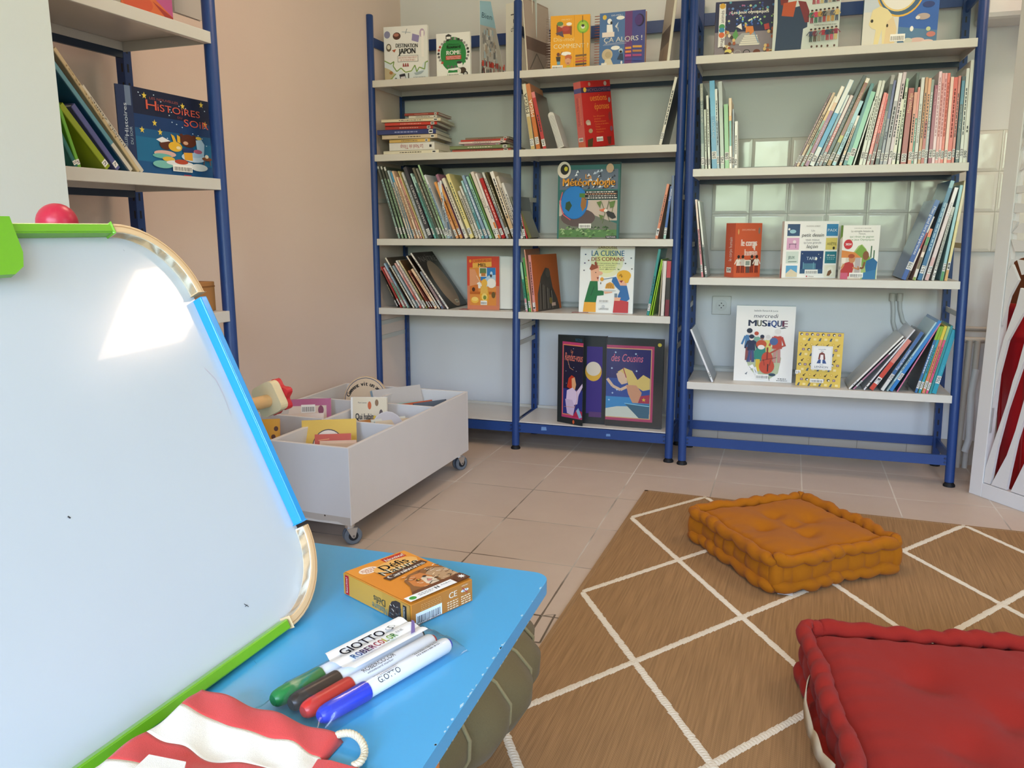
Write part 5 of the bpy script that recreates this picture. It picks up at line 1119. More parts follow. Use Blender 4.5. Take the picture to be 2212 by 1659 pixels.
def art_dessin(c):
    c.rect(0, 0, 100, 100, 'f3f2ee')
    for (x0, y0, x1, y1, q) in ((6,5,29,26,'3a5478'),(78,5,99,26,'3c88bc'),(6,29,29,50,'dca8c8'),(78,29,99,50,'dccc70'),(6,53,29,74,'cfdcd4'),(33,52,75,92,'24406e'),(78,53,99,74,'2a7c8c'),(7,78,28,98,'5fa4d0'),(78,77,99,98,'e9e6d4')): c.rect(x0, y0, x1, y1, q)
    c.ell(16, 18, 6, 3.4, '9cc8d4'); c.ell(9, 14, 2, 2, 'f0f0ee'); c.text(88.5, 18, 4.6, 'PAIX', 'dfeaf0', 17, 'c'); c.ell(20, 36, 3, 3, 'f0dce4'); c.line([(10,40),(24,40)], 1, '6a5468'); c.line([(12,40),(11,47)], .8, '6a5468'); c.line([(22,40),(23,47)], .8, '6a5468'); c.text(88.5, 42, 4.6, 'ARÊTE', '6a6438', 17, 'c'); c.ell(93, 47, 2, 2.6, '2c2c24'); c.line([(10,71),(26,71)], 1, '3c6458'); c.text(16, 66, 5, 'JEUX', '3c6458', 12, 'c')
    c.text(54, 68, 5.4, 'TARD', 'c8d8e8', 20, 'c'); c.ell(62, 66, 1.8, 2.6, 'f0f0e0'); c.rect(38, 74, 62, 90, '4c7c94'); c.rect(38, 72, 39.4, 90, '6a9cb0'); c.rect(57, 72, 58.4, 90, '6a9cb0'); c.rect(33, 84, 75, 92, '34587c'); c.ell(36, 57, .8, .8, 'f0f0e0', 6); c.ell(66, 58, .8, .8, 'f0f0e0', 6); c.ell(70, 64, .8, .8, 'f0f0e0', 6)
    c.text(88.5, 61, 3, '60 mots', 'e8f0f0', 14, 'c', bold=.06); c.dashes(81, 63, 97, 1, 'a8ccd0', 3); c.dashes(82, 66, 96, 1, 'a8ccd0', 4); c.poly([(7,92),(16,84),(28,91),(28,98),(7,98)][::-1], 'd8ccb0'); c.ell(89, 88, 6, 8, 'f0eee0'); c.poly([(83,96),(85,88),(90,85),(92,90),(88,96)], '7a5438')
    c.text(53, 9.5, 2, 'SANDRINE LAMBERT', '9a9a98', 26, 'c'); c.text(53, 18, 3, 'Un', '8a8a90', 6, 'c'); c.text(53, 27, 6, 'petit dessin', '24242c', 40, 'c', shear=.15); c.text(53, 34, 3.4, 'vaut mieux', '7a7c84', 26, 'c'); c.text(53, 39, 3.4, "qu'une grande", '7a7c84', 32, 'c'); c.text(53, 47, 6, 'leçon', '24242c', 20, 'c', shear=.15)
    c.barcode(42, 85, 66, 93); c.ell(46, 97, 1.4, 1.4, 'b83c48', 8); c.text(54, 98, 2, "L'Élastique", '5a4a50', 10, 'c')
facing(RR, ZR[3], 1688, 1803, 478, .035, 'white drawing book with a grid of small coloured pictures', yaw=.26, t=.03, col='f2f1ed', spine='ece4e0', art=art_dessin, side=lambda c: (c.rect(0,0,100,100,'ece6e2'), c.text(50,88,4,'NF','1c1c28',60,'c'), sidetext(c,'petit dessin vaut mieux',30,60,16,'8a8280'), c.ell(50,95,20,20,'b83c48')), group=g6, round_=0)
def art_timo(c):
    c.rect(0, 0, 100, 100, 'f0efe9'); c.dashes(30, 5, 76, 1, 'a8a8a4', 3); c.text(52, 12.5, 3.4, 'La véritable histoire de', '2c3c2c', 60, 'c', shear=.1); c.text(52, 17, 3, 'Timon,', '3c4c34', 20, 'c'); c.text(52, 22.5, 3.4, 'qui rêvait de gagner', '5a8a4c', 66, 'c'); c.text(52, 28, 3.4, 'aux jeux Olympiques', '5a8a4c', 68, 'c')
    c.poly([(30,52),(44,38),(54,35),(66,44),(78,60),(98,68),(98,100),(0,100),(0,60)][::-1], 'a8c078'); c.poly([(36,50),(52,36),(64,44),(78,60),(74,76),(40,74)][::-1], '7fa84a'); c.poly([(0,46),(36,50),(58,62),(0,60)][::-1], 'd88a48'); c.rect(0, 60, 56, 100, 'd8cfc0'); c.rect(2, 60, 12, 70, 'ece4d8'); c.rect(38, 60, 52, 98, 'b8b0b0'); c.line([(80,38),(80,60)], 3, '3c6a44'); c.line([(88,46),(88,62)], 3, '3c6a44')
    c.poly([(0,84),(10,70),(30,66),(36,76),(30,94),(0,98)][::-1], 'b83c3c'); c.ell(29, 62, 9, 8, 'c88a5c'); c.ell(27, 57, 9, 4, 'a8502c'); c.line([(32,78),(50,82),(46,76)], 4, 'c88a5c'); c.line([(8,72),(2,80)], 5, 'c88a5c')
    c.ell(66, 56, 8.4, 8.4, '8a5a3c'); c.poly([(68,66),(86,60),(99,68),(96,84),(70,90),(66,76)][::-1], '2f6c9c'); c.line([(64,68),(60,80),(52,79)], 5, '8a5a3c'); c.poly([(62,88),(96,82),(96,100),(60,100)][::-1], '3c7cac'); c.rect(0, 88, 20, 100, 'c8607c')
    c.ell(16, 35, 12, 9, 'c8343c', 20); c.text(16, 37, 4, '2024', 'f4ecec', 16, 'c', bold=.08); c.barcode(24, 88, 62, 97)
facing(RR, ZR[3], 1814, 1892, 487, .018, 'white athletes story book with green-topped spine, third shelf', yaw=.24, t=.026, col='efeee8', spine='eeede8', art=art_timo, side=lambda c: (c.rect(0,0,100,100,'efeee9'), c.poly([(0,0),(100,0),(100,20),(0,26)][::-1],'86b030'), sidetext(c,'Histoire de',80,94,20,'2c4c1c'), sidetext(c,'La véritable histoire',46,68,14,'7a7a78'), c.text(50,82,5,'SEN','1c1c28',60,'c')), group=g6)
# --- wide rack, lowest shelf
def art_mus(c):
    c.rect(0, 0, 100, 100, 'f0eeea'); c.text(50, 7.4, 2.2, 'Isabelle Renard & Lucie', '34343a', 40, 'c', shear=.2); c.text(50, 15.5, 5, 'mercredi', '2c3040', 40, 'c', shear=.2)
    x = 21
    for ch, q, w_ in zip('MUSiQUE', ['2c3450','5a5c44','24304c','1c3c78','2c4c8c','24305c','6a2c48'], [13,7,8,4,9,7,8]): c.text(x, 26.6, 8, ch, q, w_, bold=.09); x += w_+1.6
    c.poly([(74,29),(82,27),(86,28.4),(78,29.4)], '4a5058'); c.poly([(20,56),(34,50),(70,54),(80,68),(76,88),(62,96),(42,94),(26,82),(18,68)][::-1], 'b9c4a0')
    def fig(x, y, s, top, legs, hair, skin):
        person(c, x, y, s, top, legs, hair, skin, .02)
    fig(24, 72, 42, '4a7cac', '8a4c4c', '20283c', 'e8e0dc'); fig(36, 66, 32, '7aa898', '7aa898', 'b8482c', 'e8dcd4'); fig(46, 68, 30, 'c8b0a8', 'c8b0a8', '1c2440', '9a6a54'); fig(56, 70, 32, 'd8cc6a', 'd8cc6a', 'd8d4d0', 'e8e4e0'); fig(72, 74, 44, 'bc4434', 'c08a84', 'e0dcd8', 'ece8e4'); c.line([(60,62),(86,50)], 2.6, 'b04c38'); c.ell(66, 46, 7, 5, '4c6498')
    fig(28, 74, 36, '242c4c', '544c88', '1c2440', 'ecd8cc'); c.line([(22,74),(27,58)], 3, '3a4c78'); c.line([(33,74),(31,58)], 3, '3a4c78')
    c.poly([(34,60),(40,54),(52,54),(54,66),(44,72),(34,70)][::-1], '2a8478'); c.ell(45, 50, 9, 5.4, 'c0502c'); c.ell(45, 54, 6, 3, 'f0e8e4'); c.rect(37, 70, 44, 86, 'd8b838')
    c.ell(56, 79, 13, 10, 'c04830', 24); c.ell(56, 68, 9.5, 8, 'c04830', 24); c.rect(54.6, 54, 57.4, 70, '8a2c20'); c.line([(44,72),(72,67)], .9, '6a2c24'); c.rect(57, 76, 59, 86, '3a1c1c'); c.line([(50,70),(52,78)], .8, '5a2018'); c.line([(62,70),(61,78)], .8, '5a2018')
    c.poly([(24,80),(32,77),(35,81),(27,84)][::-1], 'f4f4f2'); c.line([(26,80),(30,83)], .6, '2c3040'); c.poly([(32,82),(38,80),(42,90),(36,90)][::-1], 'e4e8ea'); c.line([(36,84),(39,88)], .7, '2c3040'); c.ell(66, 90, 6, 2, '2c4458'); c.line([(60,92),(62,98)], .8, '3c3c44')
    c.barcode(38, 90, 60, 96); c.dashes(76, 94.5, 90, .9, '3c3c44', 3); c.dashes(74, 97, 92, .9, '3c3c44', 4); c.poly([(19,90),(24,87),(22,91)], '6a7480')
g7 = 'books face out on the lowest shelf, wide rack'
facing(RR, ZR[4], 1584, 1709, 661, .075, 'tall white music book with a cello player, lowest shelf', yaw=.04, t=.014, col='efedea', spine='2a7f7a', art=art_mus, side=lambda c: (c.rect(0,0,100,100,'2a8480'),), group=g7)
def art_len(c):
    c.rect(0, 0, 100, 100, 'e4c458'); r = random.Random(12)
    for j in range(11):
        for i in range(8):
            x = 7+i*12+(j % 2)*6; y = 4+j*9.2; q = (i*3+j*5) % 6
            if x > 96: continue
            if q == 0: c.ell(x, y, 3.4, 2.6, '2a2c34', 10); c.ell(x+.8, y+.6, 2, 1.6, 'f0e8d8', 8)
            elif q == 1: c.line([(x-3,y+2.6),(x+2,y-1.6)], 1.4, '4a3424'); c.ell(x-2, y+2, 2, 1.6, '3a2c20', 8)
            elif q == 2: c.poly([(x-4,y+2.6),(x-2,y),(x,y-3),(x+3,y-2.6),(x+1,y+1),(x+1.6,y+2.6)], '3c5474')
            elif q == 3: c.rect(x-3, y-2, x+3, y+2, '6a5870'); c.rect(x-1.8, y-1, x+1.8, y+1, 'c8a8b8')
            elif q == 4: c.ell(x, y, 3, 2.4, 'c8983c', 12); c.ell(x, y, 2.2, 1.8, 'e8cc6c', 12)
            else: c.rect(x-3, y-2.4, x+3.4, y+1.8, 'f0dc9c')
    c.rect(32, 24, 78, 68, 'e8e8e6'); c.rect(34, 25.6, 76, 66.4, 'd0d4d8'); c.rect(34.8, 26.2, 75.2, 65.8, 'eeeeec'); c.text(55, 31, 2.4, 'Les grandes', '3c5488', 16, 'c'); c.text(55, 34.4, 2.4, 'vies', '3c5488', 7, 'c')
    c.poly([(47,48),(49,38),(55,35),(61,38),(63,48),(60,50),(50,50)][::-1], '7a3c34'); c.poly([(52,40),(58,40),(59,50),(51,50)][::-1], 'f4ecec'); c.poly([(44,56),(48,49),(62,49),(66,56)][::-1], '34508c'); c.rect(53, 49, 57, 56, 'e8ecf0'); c.text(55, 59.4, 1.6, 'JOHN', '6a7488', 8, 'c'); c.text(55, 64.4, 3.6, 'LENNON', '44506a', 30, 'c')
    c.barcode(32, 85, 62, 92)
rr_, w_, h_ = facing(RR, ZR[4], 1718, 1814, 718, .035, 'small yellow patterned book with a white name panel, lowest shelf', yaw=-.04, t=.014, col='e0c058', spine='2c4470', art=art_len, group=g7)
cv = Canvas(w_*.12, .016, Matrix.Translation((-w_*.02, -.0022, h_*.22))); cv.rect(0,0,100,100,'f0efec'); cv.text(50, 76, 52, '10', '2c2c34', 60, 'c'); cv.build('number_sticker', rr_)
# plastic book supports glimpsed between the books on the wide rack
for (px, py, sh, lab) in ((1962, 795, 4, 'clear plastic bookend between the pink book and the blue books, lowest shelf'),):
    zs = ZR[sh]; u = RR.solve_u(px, .05, zs); t = empty('plastic_bookend', book_axes(RR, u, .05, zs+.0006), lab, 'bookend')
    MB().box((-.0, 0, 0), (.0015, .09, .05), 'c8d4e0').box((-.03, 0, 0), (.0015, .09, .0015), 'c8d4e0').build('bookend', M_CLEAR, t)
# ------------------------------------------------------------------ shelving along the left wall
# rack coordinates: u runs towards the viewer's side of the room along the wall, v from its front back to the wall
class SideRack(Rack):
    def P(s, u, v, z):
        c, q = math.cos(s.a), math.sin(s.a)      # u axis points to +y (away), v axis to -x
        return Vector((s.x0-v*c+u*q, s.y0+u*c+v*q, z))
YE = pX(480, 600, -.56).y
RS = SideRack([-.70, 0.0], [0, 0], YE, .0317, 0, 0, .30); RS.x0 = -.545; RS.pu = [-.70, 0.0]; RS.ln = [0, 0]
_z1 = pX(457, 73, RS.P(0, 0, 0).x).z; _z2 = pX(474, 387, RS.P(0, 0, 0).x).z
ZS = {1: _z1, 2: _z2, 3: _z2-.36, 4: .42}
rack_s = empty('shelving_rack', RS.P(0, 0, 0), 'blue steel rack with white shelves against the left wall', 'shelving')
build_rack(RS, rack_s, [(-.70, 0.0)], ZS, 1.95, (.08, .123))
def solve_s(px, py, v):
    """u, z on the rack's plane at depth v"""
    n = Vector((math.cos(RS.a), -math.sin(RS.a), 0)); o = RS.P(0, v, 0); p = pN(px, py, o, n)
    ax = Vector((math.sin(RS.a), math.cos(RS.a), 0)); return (p-o).dot(ax), p.z
def side_axes(u, v, z, lean=0, yaw=0):
    a = RS.a; U = Vector((math.sin(a), math.cos(a), 0)); V = Vector((-math.cos(a), math.sin(a), 0)); Z = Vector((0,0,1))
    U2 = U*math.cos(yaw)+V*math.sin(yaw); V2 = V*math.cos(yaw)-U*math.sin(yaw)
    return frame(RS.P(u, v, z), U2*math.cos(lean)-Z*math.sin(lean), V2, U2*math.sin(lean)+Z*math.cos(lean))
# story book, face out
def art_hist(c):
    r = random.Random(2); c.rect(0, 0, 100, 100, '14203e'); c.rect(0, 30, 100, 100, '163a6c'); c.rect(0, 46, 100, 100, '1a5a8a'); c.rect(0, 56, 100, 100, '1c6c98'); c.rect(0, 84, 100, 100, '1c5488')
    for i in range(26): c.ell(r.uniform(4,96), r.uniform(4,60), .9, .7, 'c8dcec', 6); c.k -= .8
    for x, y in ((14,8),(88,6),(62,12),(92,30),(24,38),(8,48),(30,48)): star(c, x, y, 3.2, 'e8cc50')
    c.text(38, 11, 2.8, 'LES NOUVELLES', 'a85a54', 36, 'c'); c.text(15, 23, 11, 'H', 'd8604c', 13); c.text(29, 23, 8, 'iSTOiRES', 'd8604c', 56); c.text(54, 28, 2.4, 'DU', '9a4c4c', 6); c.text(62, 36, 8.4, 'SOiR', 'd8604c', 34)
    c.ell(36, 62, 8, 6, '5c3020'); c.poly([(24,57),(32,53),(42,57),(30,60)], 'eef0f2'); c.ell(48, 63, 9, 6, 'e8b838'); c.poly([(46,58),(43,48),(47,50),(50,57)], 'e8b838'); c.poly([(51,57),(51,48),(55,50),(55,58)], 'e8b838'); c.ell(52, 64, 3, 2, 'f0e0b0'); c.ell(34, 73, 14, 4, 'dfb4a8'); c.ell(30, 76, 12, 3, '6cb8b0'); c.ell(38, 79, 8, 3, 'e0b848')
    c.ell(66, 54, 11, 8, '5a2c1c'); c.ell(57, 48, 2.6, 2, '5a2c1c'); c.ell(74, 48, 2.6, 2, '5a2c1c'); c.ell(62, 57, 3.4, 2.2, 'd8a888'); c.poly([(76,52),(84,50),(88,56),(86,72),(78,72)][::-1], 'b8d4ec'); c.ell(72, 74, 17, 6, 'c8dcf0'); c.ell(72, 70, 13, 4, 'a8c8e4'); c.poly([(58,68),(70,68),(70,78),(59,78)][::-1], 'e8a838'); c.poly([(56,64),(72,62),(72,68),(58,69)][::-1], '2c3c6c'); c.ell(78, 66, 6, 2.6, 'b8607c'); c.ell(80, 49, 4, 2, 'e8c048')
    c.ell(90, 74, 7, 2.4, '8a5030'); c.line([(86,75),(85,82)], 1, '8a5030'); c.line([(94,75),(95,82)], 1, '8a5030'); c.ell(90, 71, 2.6, 2.4, 'f0e8d0')
    c.ell(30, 86, 13, 4.6, '78bcb4'); c.ell(52, 83, 18, 3.4, 'e4e8ec'); c.ell(54, 81, 9, 3, 'b84c34'); c.ell(78, 86, 12, 4.6, 'dfe4e4'); c.barcode(42, 85, 68, 93); c.rect(56, 96.5, 66, 98.5, 'a8384c')
v0 = .05
ua, za = solve_s(285, 360, v0); ub, zb = solve_s(462, 380, v0); _, zt = solve_s(283, 186, v0)
ua2, _ = solve_s(298, 355, v0)
W = ub-ua2; h = zt-ZS[2]
rt = empty('picture_book', side_axes(ua2, v0, ZS[2]+.0006, 0, .0), 'dark blue bedtime story book with bears, face out on the left rack', 'book')
face_body(rt, W, h, .03, '14203e', '1c2c50')
c = Canvas(W, h); art_hist(c); c.build('cover_print', rt)
# its spine board is swung open a little towards the viewer: a second narrow face left of the cover
us, _ = solve_s(262, 340, v0+.0)
ww = min(.045, ua2-us); a = math.radians(20)
fm = frame((-ww*math.cos(a), -ww*math.sin(a)*-.6+0.0, 0), (math.cos(a), math.sin(a)*-.6, 0), (math.sin(a)*.6, math.cos(a), 0), (0,0,1))
MB().box((0, 0, 0), (ww, .003, h*1.0), '1a2a4c', mat=fm).build('spine', M_GLOSS, rt)
c = Canvas(ww, h, fm); c.rect(0,0,100,100,'1b2f58'); c.rect(55,0,90,22,'6a7c98'); sidetext(c, 'LES NOUVELLES', 12, 42, 16, 'a8bccc', 40); sidetext(c, 'Histoires', 43, 80, 22, 'ccd8e4', 48); sidetext(c, 'DU SOiR', 34, 54, 16, 'a8bccc', 76); c.rect(10, 84, 90, 90, '8a9098'); c.build('spine_print', rt)
# leaning books on the same shelf
def side_book(xb, yb, xt, yt, w, v, d, col, label, cv=None, segs=None, num='', title=None, tc='3a3a3a', soft=False):
    ub_, _ = solve_s(xb, yb, v); ut_, zt_ = solve_s(xt, yt, v); lean = math.atan2(ut_-ub_, zt_-ZS[2]); h = math.hypot(ut_-ub_, zt_-ZS[2])
    root = empty('picture_book', side_axes(ub_, v, ZS[2]+w/2*abs(math.sin(lean))+.0005, lean), label, 'book', 'books leaning on the left rack')
    book_body(root, w, h, d, cv or col, segs or [(0,1,col)])
    c = Canvas(w, h, Matrix.Translation((-w/2, 0, 0)))
    if num: c.rect(5, 88, 95, 96, 'ecebe8'); c.text(50, 94, 4, num, '1c1c28', 70, 'c')
    if title: sidetext(c, title, 30, 88, 45, tc)
    if c.k: c.build('spine_print', root)
side_book(165, 356, 112, 250, .010, .012, .16, '1f6a66', 'dark teal book leaning lowest at the pier, left rack', num='0')
side_book(172, 357, 122, 215, .009, .012, .17, '6cae34', 'bright green book with a sticker beside the pier, left rack', num='5')
side_book(234, 360, 132, 232, .016, .012, .19, '8fa01c', 'olive-green hardback leaning on the left rack', num='2')
side_book(256, 362, 158, 232, .014, .012, .19, '565a92', 'violet-blue hardback leaning on the left rack', num='7')
side_book(284, 364, 100, 118, .012, .012, .24, '2c6888', 'large petrol-blue book with pale spine, left rack', cv='1f5478', segs=[(0,.25,'cfc8b8'),(.25,1,'5f94a4')])
side_book(300, 366, 118, 108, .010, .013, .24, 'c9b48c', 'tall gold-shining book leaning on the left rack', title='Le Petit Roi', tc='8a7450')
side_book(308, 368, 178, 190, .012, .02, .2, 'cfc8ba', 'grey-white zebra-striped book, foremost of the leaning ones, left rack', title='JUNGLE ZÈBRES', tc='3a3834')
# top shelf book, seen only by its foot
ul, _ = solve_s(262, 10, .05); ur, zz = solve_s(374, 42, .05)
rt = empty('picture_book', side_axes(ul, .05, ZS[1]+.0006), 'orange and pink painted book on the top of the left rack', 'book')
face_body(rt, ur-ul, .30, .02, 'c8683c', 'd8d0c8')
c = Canvas(ur-ul, .30); c.rect(0,0,100,100,'cf6a3e'); c.poly([(40,70),(60,80),(100,92),(100,0),(30,0)], 'b8588c'); c.poly([(60,84),(100,92),(100,100),(90,96)], 'a03c34'); c.ell(30, 88, 30, 8, 'c8583c'); c.build('cover_print', rt)
ul, _ = solve_s(376, 5, .10); ur, zz = solve_s(438, 30, .10)
rt = empty('picture_book', side_axes(ul, .10, ZS[1]+.06), 'pale transparent-edged book hanging behind the painted one, left rack top', 'book')
face_body(rt, ur-ul, .28, .012, 'b8b0aa', 'c8c4c0')
# cardboard box low on the side rack
ul, _ = solve_s(405, 600, .03); ur, zz = solve_s(463, 608, .03)
rt = empty('cardboard_box', side_axes(ul, .03, ZS[3]+.0006), 'brown cardboard box behind the easel on the left rack', 'box')
MB().box((0, 0, 0), (ur-ul, .2, zz-ZS[3]), 'b07c4a').build('box_body', M_PAPER, rt, bevel=.002); MB().box((0, -.001, (zz-ZS[3])*.82), (ur-ul, 0, (zz-ZS[3])*.86), '8a5c34').build('box_flap', M_PAPER, rt)

# ------------------------------------------------------------------ rolling book trough
P0 = Vector((-.307, -.926, 0)); P1 = Vector((-.275, .015, 0)); Lb = (P1-P0).length; ey = (P1-P0).normalized(); ex = Vector((-ey.y, ey.x, 0))   # ex to the left, ey away
Wb = .585; zb, ztp = .080, .333
trough = empty('book_trough', frame(P0, -ex, ey, (0,0,1)), 'white wheeled book trough with six compartments by the left wall', 'trough')
# local: x to the left (0..Wb), y away (0..Lb); mirrored frame is kept right-handed by building with swapped winding
th = .012; WHT = 'dedcda'
def flip(mb):
    mb.v = [(-p[0], p[1], p[2]) for p in mb.v]; mb.f = [f[::-1] for f in mb.f]; return mb
def tb(name, a, b, bev=.0015, col=WHT, mat=None): return flip(MB().box(a, b, col)).build(name, mat or M_WHITEP, trough, bevel=bev)
tb('front_panel', (0, 0, zb), (Wb, th, ztp)); tb('rear_panel', (0, Lb-th, zb), (Wb, Lb, ztp)); tb('side_panel', (0, th, zb), (th, Lb-th, ztp)); tb('side_panel', (Wb-th, th, zb), (Wb, Lb-th, ztp)); tb('bottom_panel', (th, th, zb), (Wb-th, Lb-th, zb+th))
xm = .295; y1_, y2_ = .335, .645
tb('long_divider', (xm-.012, th, zb+th), (xm+.004, Lb-th, ztp-.002)); tb('long_divider', (xm+.006, th, zb+th), (xm+.014, Lb-th, ztp-.008))
for y in (y1_, y2_): tb('cross_divider', (th, y-.005, zb+th), (xm-.012, y+.005, ztp-.004)); tb('cross_divider', (xm+.014, y-.005, zb+th), (Wb-th, y+.005, ztp-.004))
mb = MB(); mb.add([(0.003,-.0006,zb),(Wb,-.0006,zb),(Wb,-.0006,zb+.03),(.42,-.0006,zb+.034),(.3,-.0006,zb+.035),(.15,-.0006,zb+.028),(.003,-.0006,zb+.026)], [tuple(range(7))], 'c2b9ae'); mb.add([(0.02,-.0009,zb),(Wb,-.0009,zb),(Wb,-.0009,zb+.011),(.22,-.0009,zb+.012),(.12,-.0009,zb+.006),(.05,-.0009,zb+.009)], [tuple(range(6))], 'd9d5cf'); mb.add([(.095+.003*math.cos(k),-.001,zb+.024+.003*math.sin(k)) for k in [i*pi/5 for i in range(10)]], [tuple(range(10))], '4a4038'); flip(mb).build('worn_paint', M_PRINT, trough)
for k, (x, y) in enumerate(((.035, .045), (.035, Lb-.03), (Wb-.035, .045), (Wb-.035, Lb-.03))):
    an = [-.75, -.5, -.9, -.2][k]; ca, sa = math.cos(an), math.sin(an); hub = empty('caster', (0,0,0)); hub.parent = trough
    # child matrix is local to the trough
    hub.matrix_parent_inverse = Matrix(); hub.matrix_basis = frame((-x, y, 0), (ca, sa, 0), (-sa, ca, 0), (0,0,1))
    R_ = .0295
    for s_ in (-1, 1):
        mb = MB(); mb.tube([(s_*.0035, .008, R_), (s_*.0045, .008, R_), (s_*.013, .008, R_), (s_*.0145, .008, R_)], [R_-.004, R_, R_, R_-.004], '6d7680', 28); mb.cyl((s_*.0146, .008, R_), (s_*.0149, .008, R_), .016, '22252a', 20); mb.build('wheel', M_RUBR, hub)
    mb = MB()
    for s_ in (-1, 1):
        mb.prism([(-.014, R_+.028), (.022, R_+.028), (.014, R_-.004), (.008, R_-.008), (.002, R_-.004)], 0, s_*.017-.0008, s_*.017+.0008, 'c9cbcc')
    mb.box((-.0178, -.014, R_+.0265), (.0178, .022, R_+.0285), 'c9cbcc'); mb.tube([(0,0,R_+.028),(0,0,R_+.038)], .017, 'd2d4d5', 20); mb.box((-.024, -.024, zb-.0025), (.024, .024, zb-.0003), 'c4c6c8'); mb.cyl((0,0,R_+.038),(0,0,zb-.002), .012, 'b8babc', 14); mb.cyl((-.019, .008, R_), (.019, .008, R_), .004, '8a8c90', 10)
    mb.build('fork', M_METAL, hub)
MT = trough.matrix_world.copy() if False else frame(P0, ex, ey, (0,0,1))
zf = zb+th+.030
def bin_book(x, y, w, h, t, col, label, tilt=-.25, yaw=0, z=None, art=None, cv=None, name='board_book', shape=None):
    """front face looks towards the viewer (-y); x is the book's right edge seen from the front, widths run left (+x)"""
    c_, s_ = math.cos(yaw), math.sin(yaw)
    # right-handed frame: X to the viewer's right = -local x
    X = Vector((-c_, s_, 0)); Yv = Vector((s_, c_, 0)); Z = Vector((0,0,1)); Z2 = Z*math.cos(tilt)-Yv*math.sin(tilt); Y2 = Yv*math.cos(tilt)+Z*math.sin(tilt)
    o_ = Vector((x, y, z if z is not None else zf+.002+abs(math.sin(tilt))*t))
    m_ = MT @ frame(o_, X, Y2, Z2)
    root = empty(name, m_, label, 'book', 'board books in the trough')
    if shape: MB().prism(shape(w, h), 1, 0, t, col).build('cover', M_GLOSS, root)
    else:
        MB().box((0, 0, 0), (w, .0016, h), col).box((0, t-.0016, 0), (w, t, h), cv or col).box((0, 0, 0), (.0016, t, h), cv or col).build('cover', M_GLOSS, root); MB().box((.0016, .0016, .001), (w-.001, t-.0016, h-.001), 'e3d6c4').build('pages', M_PAPER, root)
    if art: c = Canvas(w, h); art(c); c.build('cover_print', root)
    return root
def arch(w, h):
    return [(0,0),(w,0),(w,h*.62)]+[(w/2+w/2*math.cos(k*pi/10), h*.62+h*.38*math.sin(k*pi/10)) for k in range(1,10)]+[(0,h*.62)]
def art_arbre(c):
    c.poly([(1,99),(99,99),(99,38)]+[(50+49*math.cos(k*pi/12), 38-37*math.sin(k*pi/12)) for k in range(1,12)]+[(1,38)], 'd9c2a4')
    c.line([(50+47*math.cos(k*pi/14), 38-35*math.sin(k*pi/14)) for k in range(0,15)], 1.6, '5a5c70')
    for i, ch in enumerate('Comment vit un arbre'):
        if ch == ' ': continue
        a = pi*(.90-.78*i/19); c.text(50+37*math.cos(a), 38-23*math.sin(a)*1.0, 6.4, ch, '2a2826', None, 'c', rot=a-pi/2, bold=.08)
    for x, y, rr in ((40,56,16),(54,50,16),(66,56,14),(50,62,20),(34,64,12),(68,66,12)): c.ell(x, y, rr, rr*.7, '4f8a44')
    c.rect(50, 70, 56, 96, '7a5a3c'); c.ell(82, 66, 6, 4, 'd8903c'); c.ell(14, 60, 7, 6, 'c86a4c')
bin_book(.50, .765, .19, .27, .018, 'd9b88c', 'arched tree board book at the back left of the trough', tilt=-.18, yaw=.20, art=art_arbre, shape=arch)
def art_ferme(c):
    c.rect(0, 0, 100, 100, 'ded0b4'); c.rect(0, 0, 5, 100, 'eceae4'); c.text(32, 9, 2.4, 'Marie Lescaut', '4a4440', 24, 'c'); c.text(12, 33, 9, 'Qui habite', '1e1c1c', 54, bold=.08); c.text(30, 50, 9, 'à la', '1e1c1c', 22, bold=.08); c.text(22, 69, 9, 'ferme ?', '1e1c1c', 42, bold=.08)
    c.ell(52, 12, 5, 6, 'c8602c'); c.ell(72, 8, 5, 5, '8a6a48'); c.ell(84, 24, 5, 6, '5a4a48'); c.ell(66, 30, 4, 3, 'd8b83c'); c.ell(92, 42, 5, 5, 'b86a4c'); c.barcode(68, 38, 90, 50); c.ell(46, 82, 5, 7, 'b83c24')
    for i in range(5): c.rect(62, 58+i*5, 62+[30,20,28,26,18][i], 59.6+i*5, '6a6258')
bin_book(.262, .44, .135, .25, .016, 'ded0b4', 'cream farm board book standing tallest in the middle compartment', tilt=-.12, yaw=.32, art=art_ferme, cv='e8e6e0', z=.135)
def art_yel(c): c.rect(0, 0, 100, 100, 'dab238'); c.ell(48, 42, 30, 28, '4a3a28', 32); c.ell(48, 42, 28.4, 26.4, 'e6d6c4', 32); c.text(48, 42, 4, 'Bonjour', '4a4038', 30, 'c')
bin_book(.272, .14, .185, .235, .012, 'dab238', 'yellow board book with a white disc in the front right compartment', tilt=-.30, yaw=.50, art=art_yel, cv='e4e0d8')
def art_red(c): c.rect(0, 0, 100, 100, 'c04c30'); c.ell(70, 16, 5, 4, 'e8c8a8'); c.line([(10,10),(40,8)], 2, 'e0a060')
bin_book(.19, .09, .12, .205, .014, 'c04c30', 'red board book in front of the yellow one in the front compartment', tilt=-.36, yaw=.48, art=art_red, cv='d8b898')
bin_book(.155, .06, .12, .195, .012, 'd8b494', 'peach board book in the front compartment, in front of the red one', tilt=-.42, yaw=.45, art=lambda c: (c.rect(0,0,100,100,'d8b494'), c.ell(30,10,8,4,'a8442c')))
bin_book(.148, .05, .12, .19, .012, 'c9a888', 'tan board book at the front of the front compartment', tilt=-.48, yaw=.42, art=lambda c: (c.rect(0,0,100,100,'c9a888'), c.ell(80,8,4,3,'8a3428')))
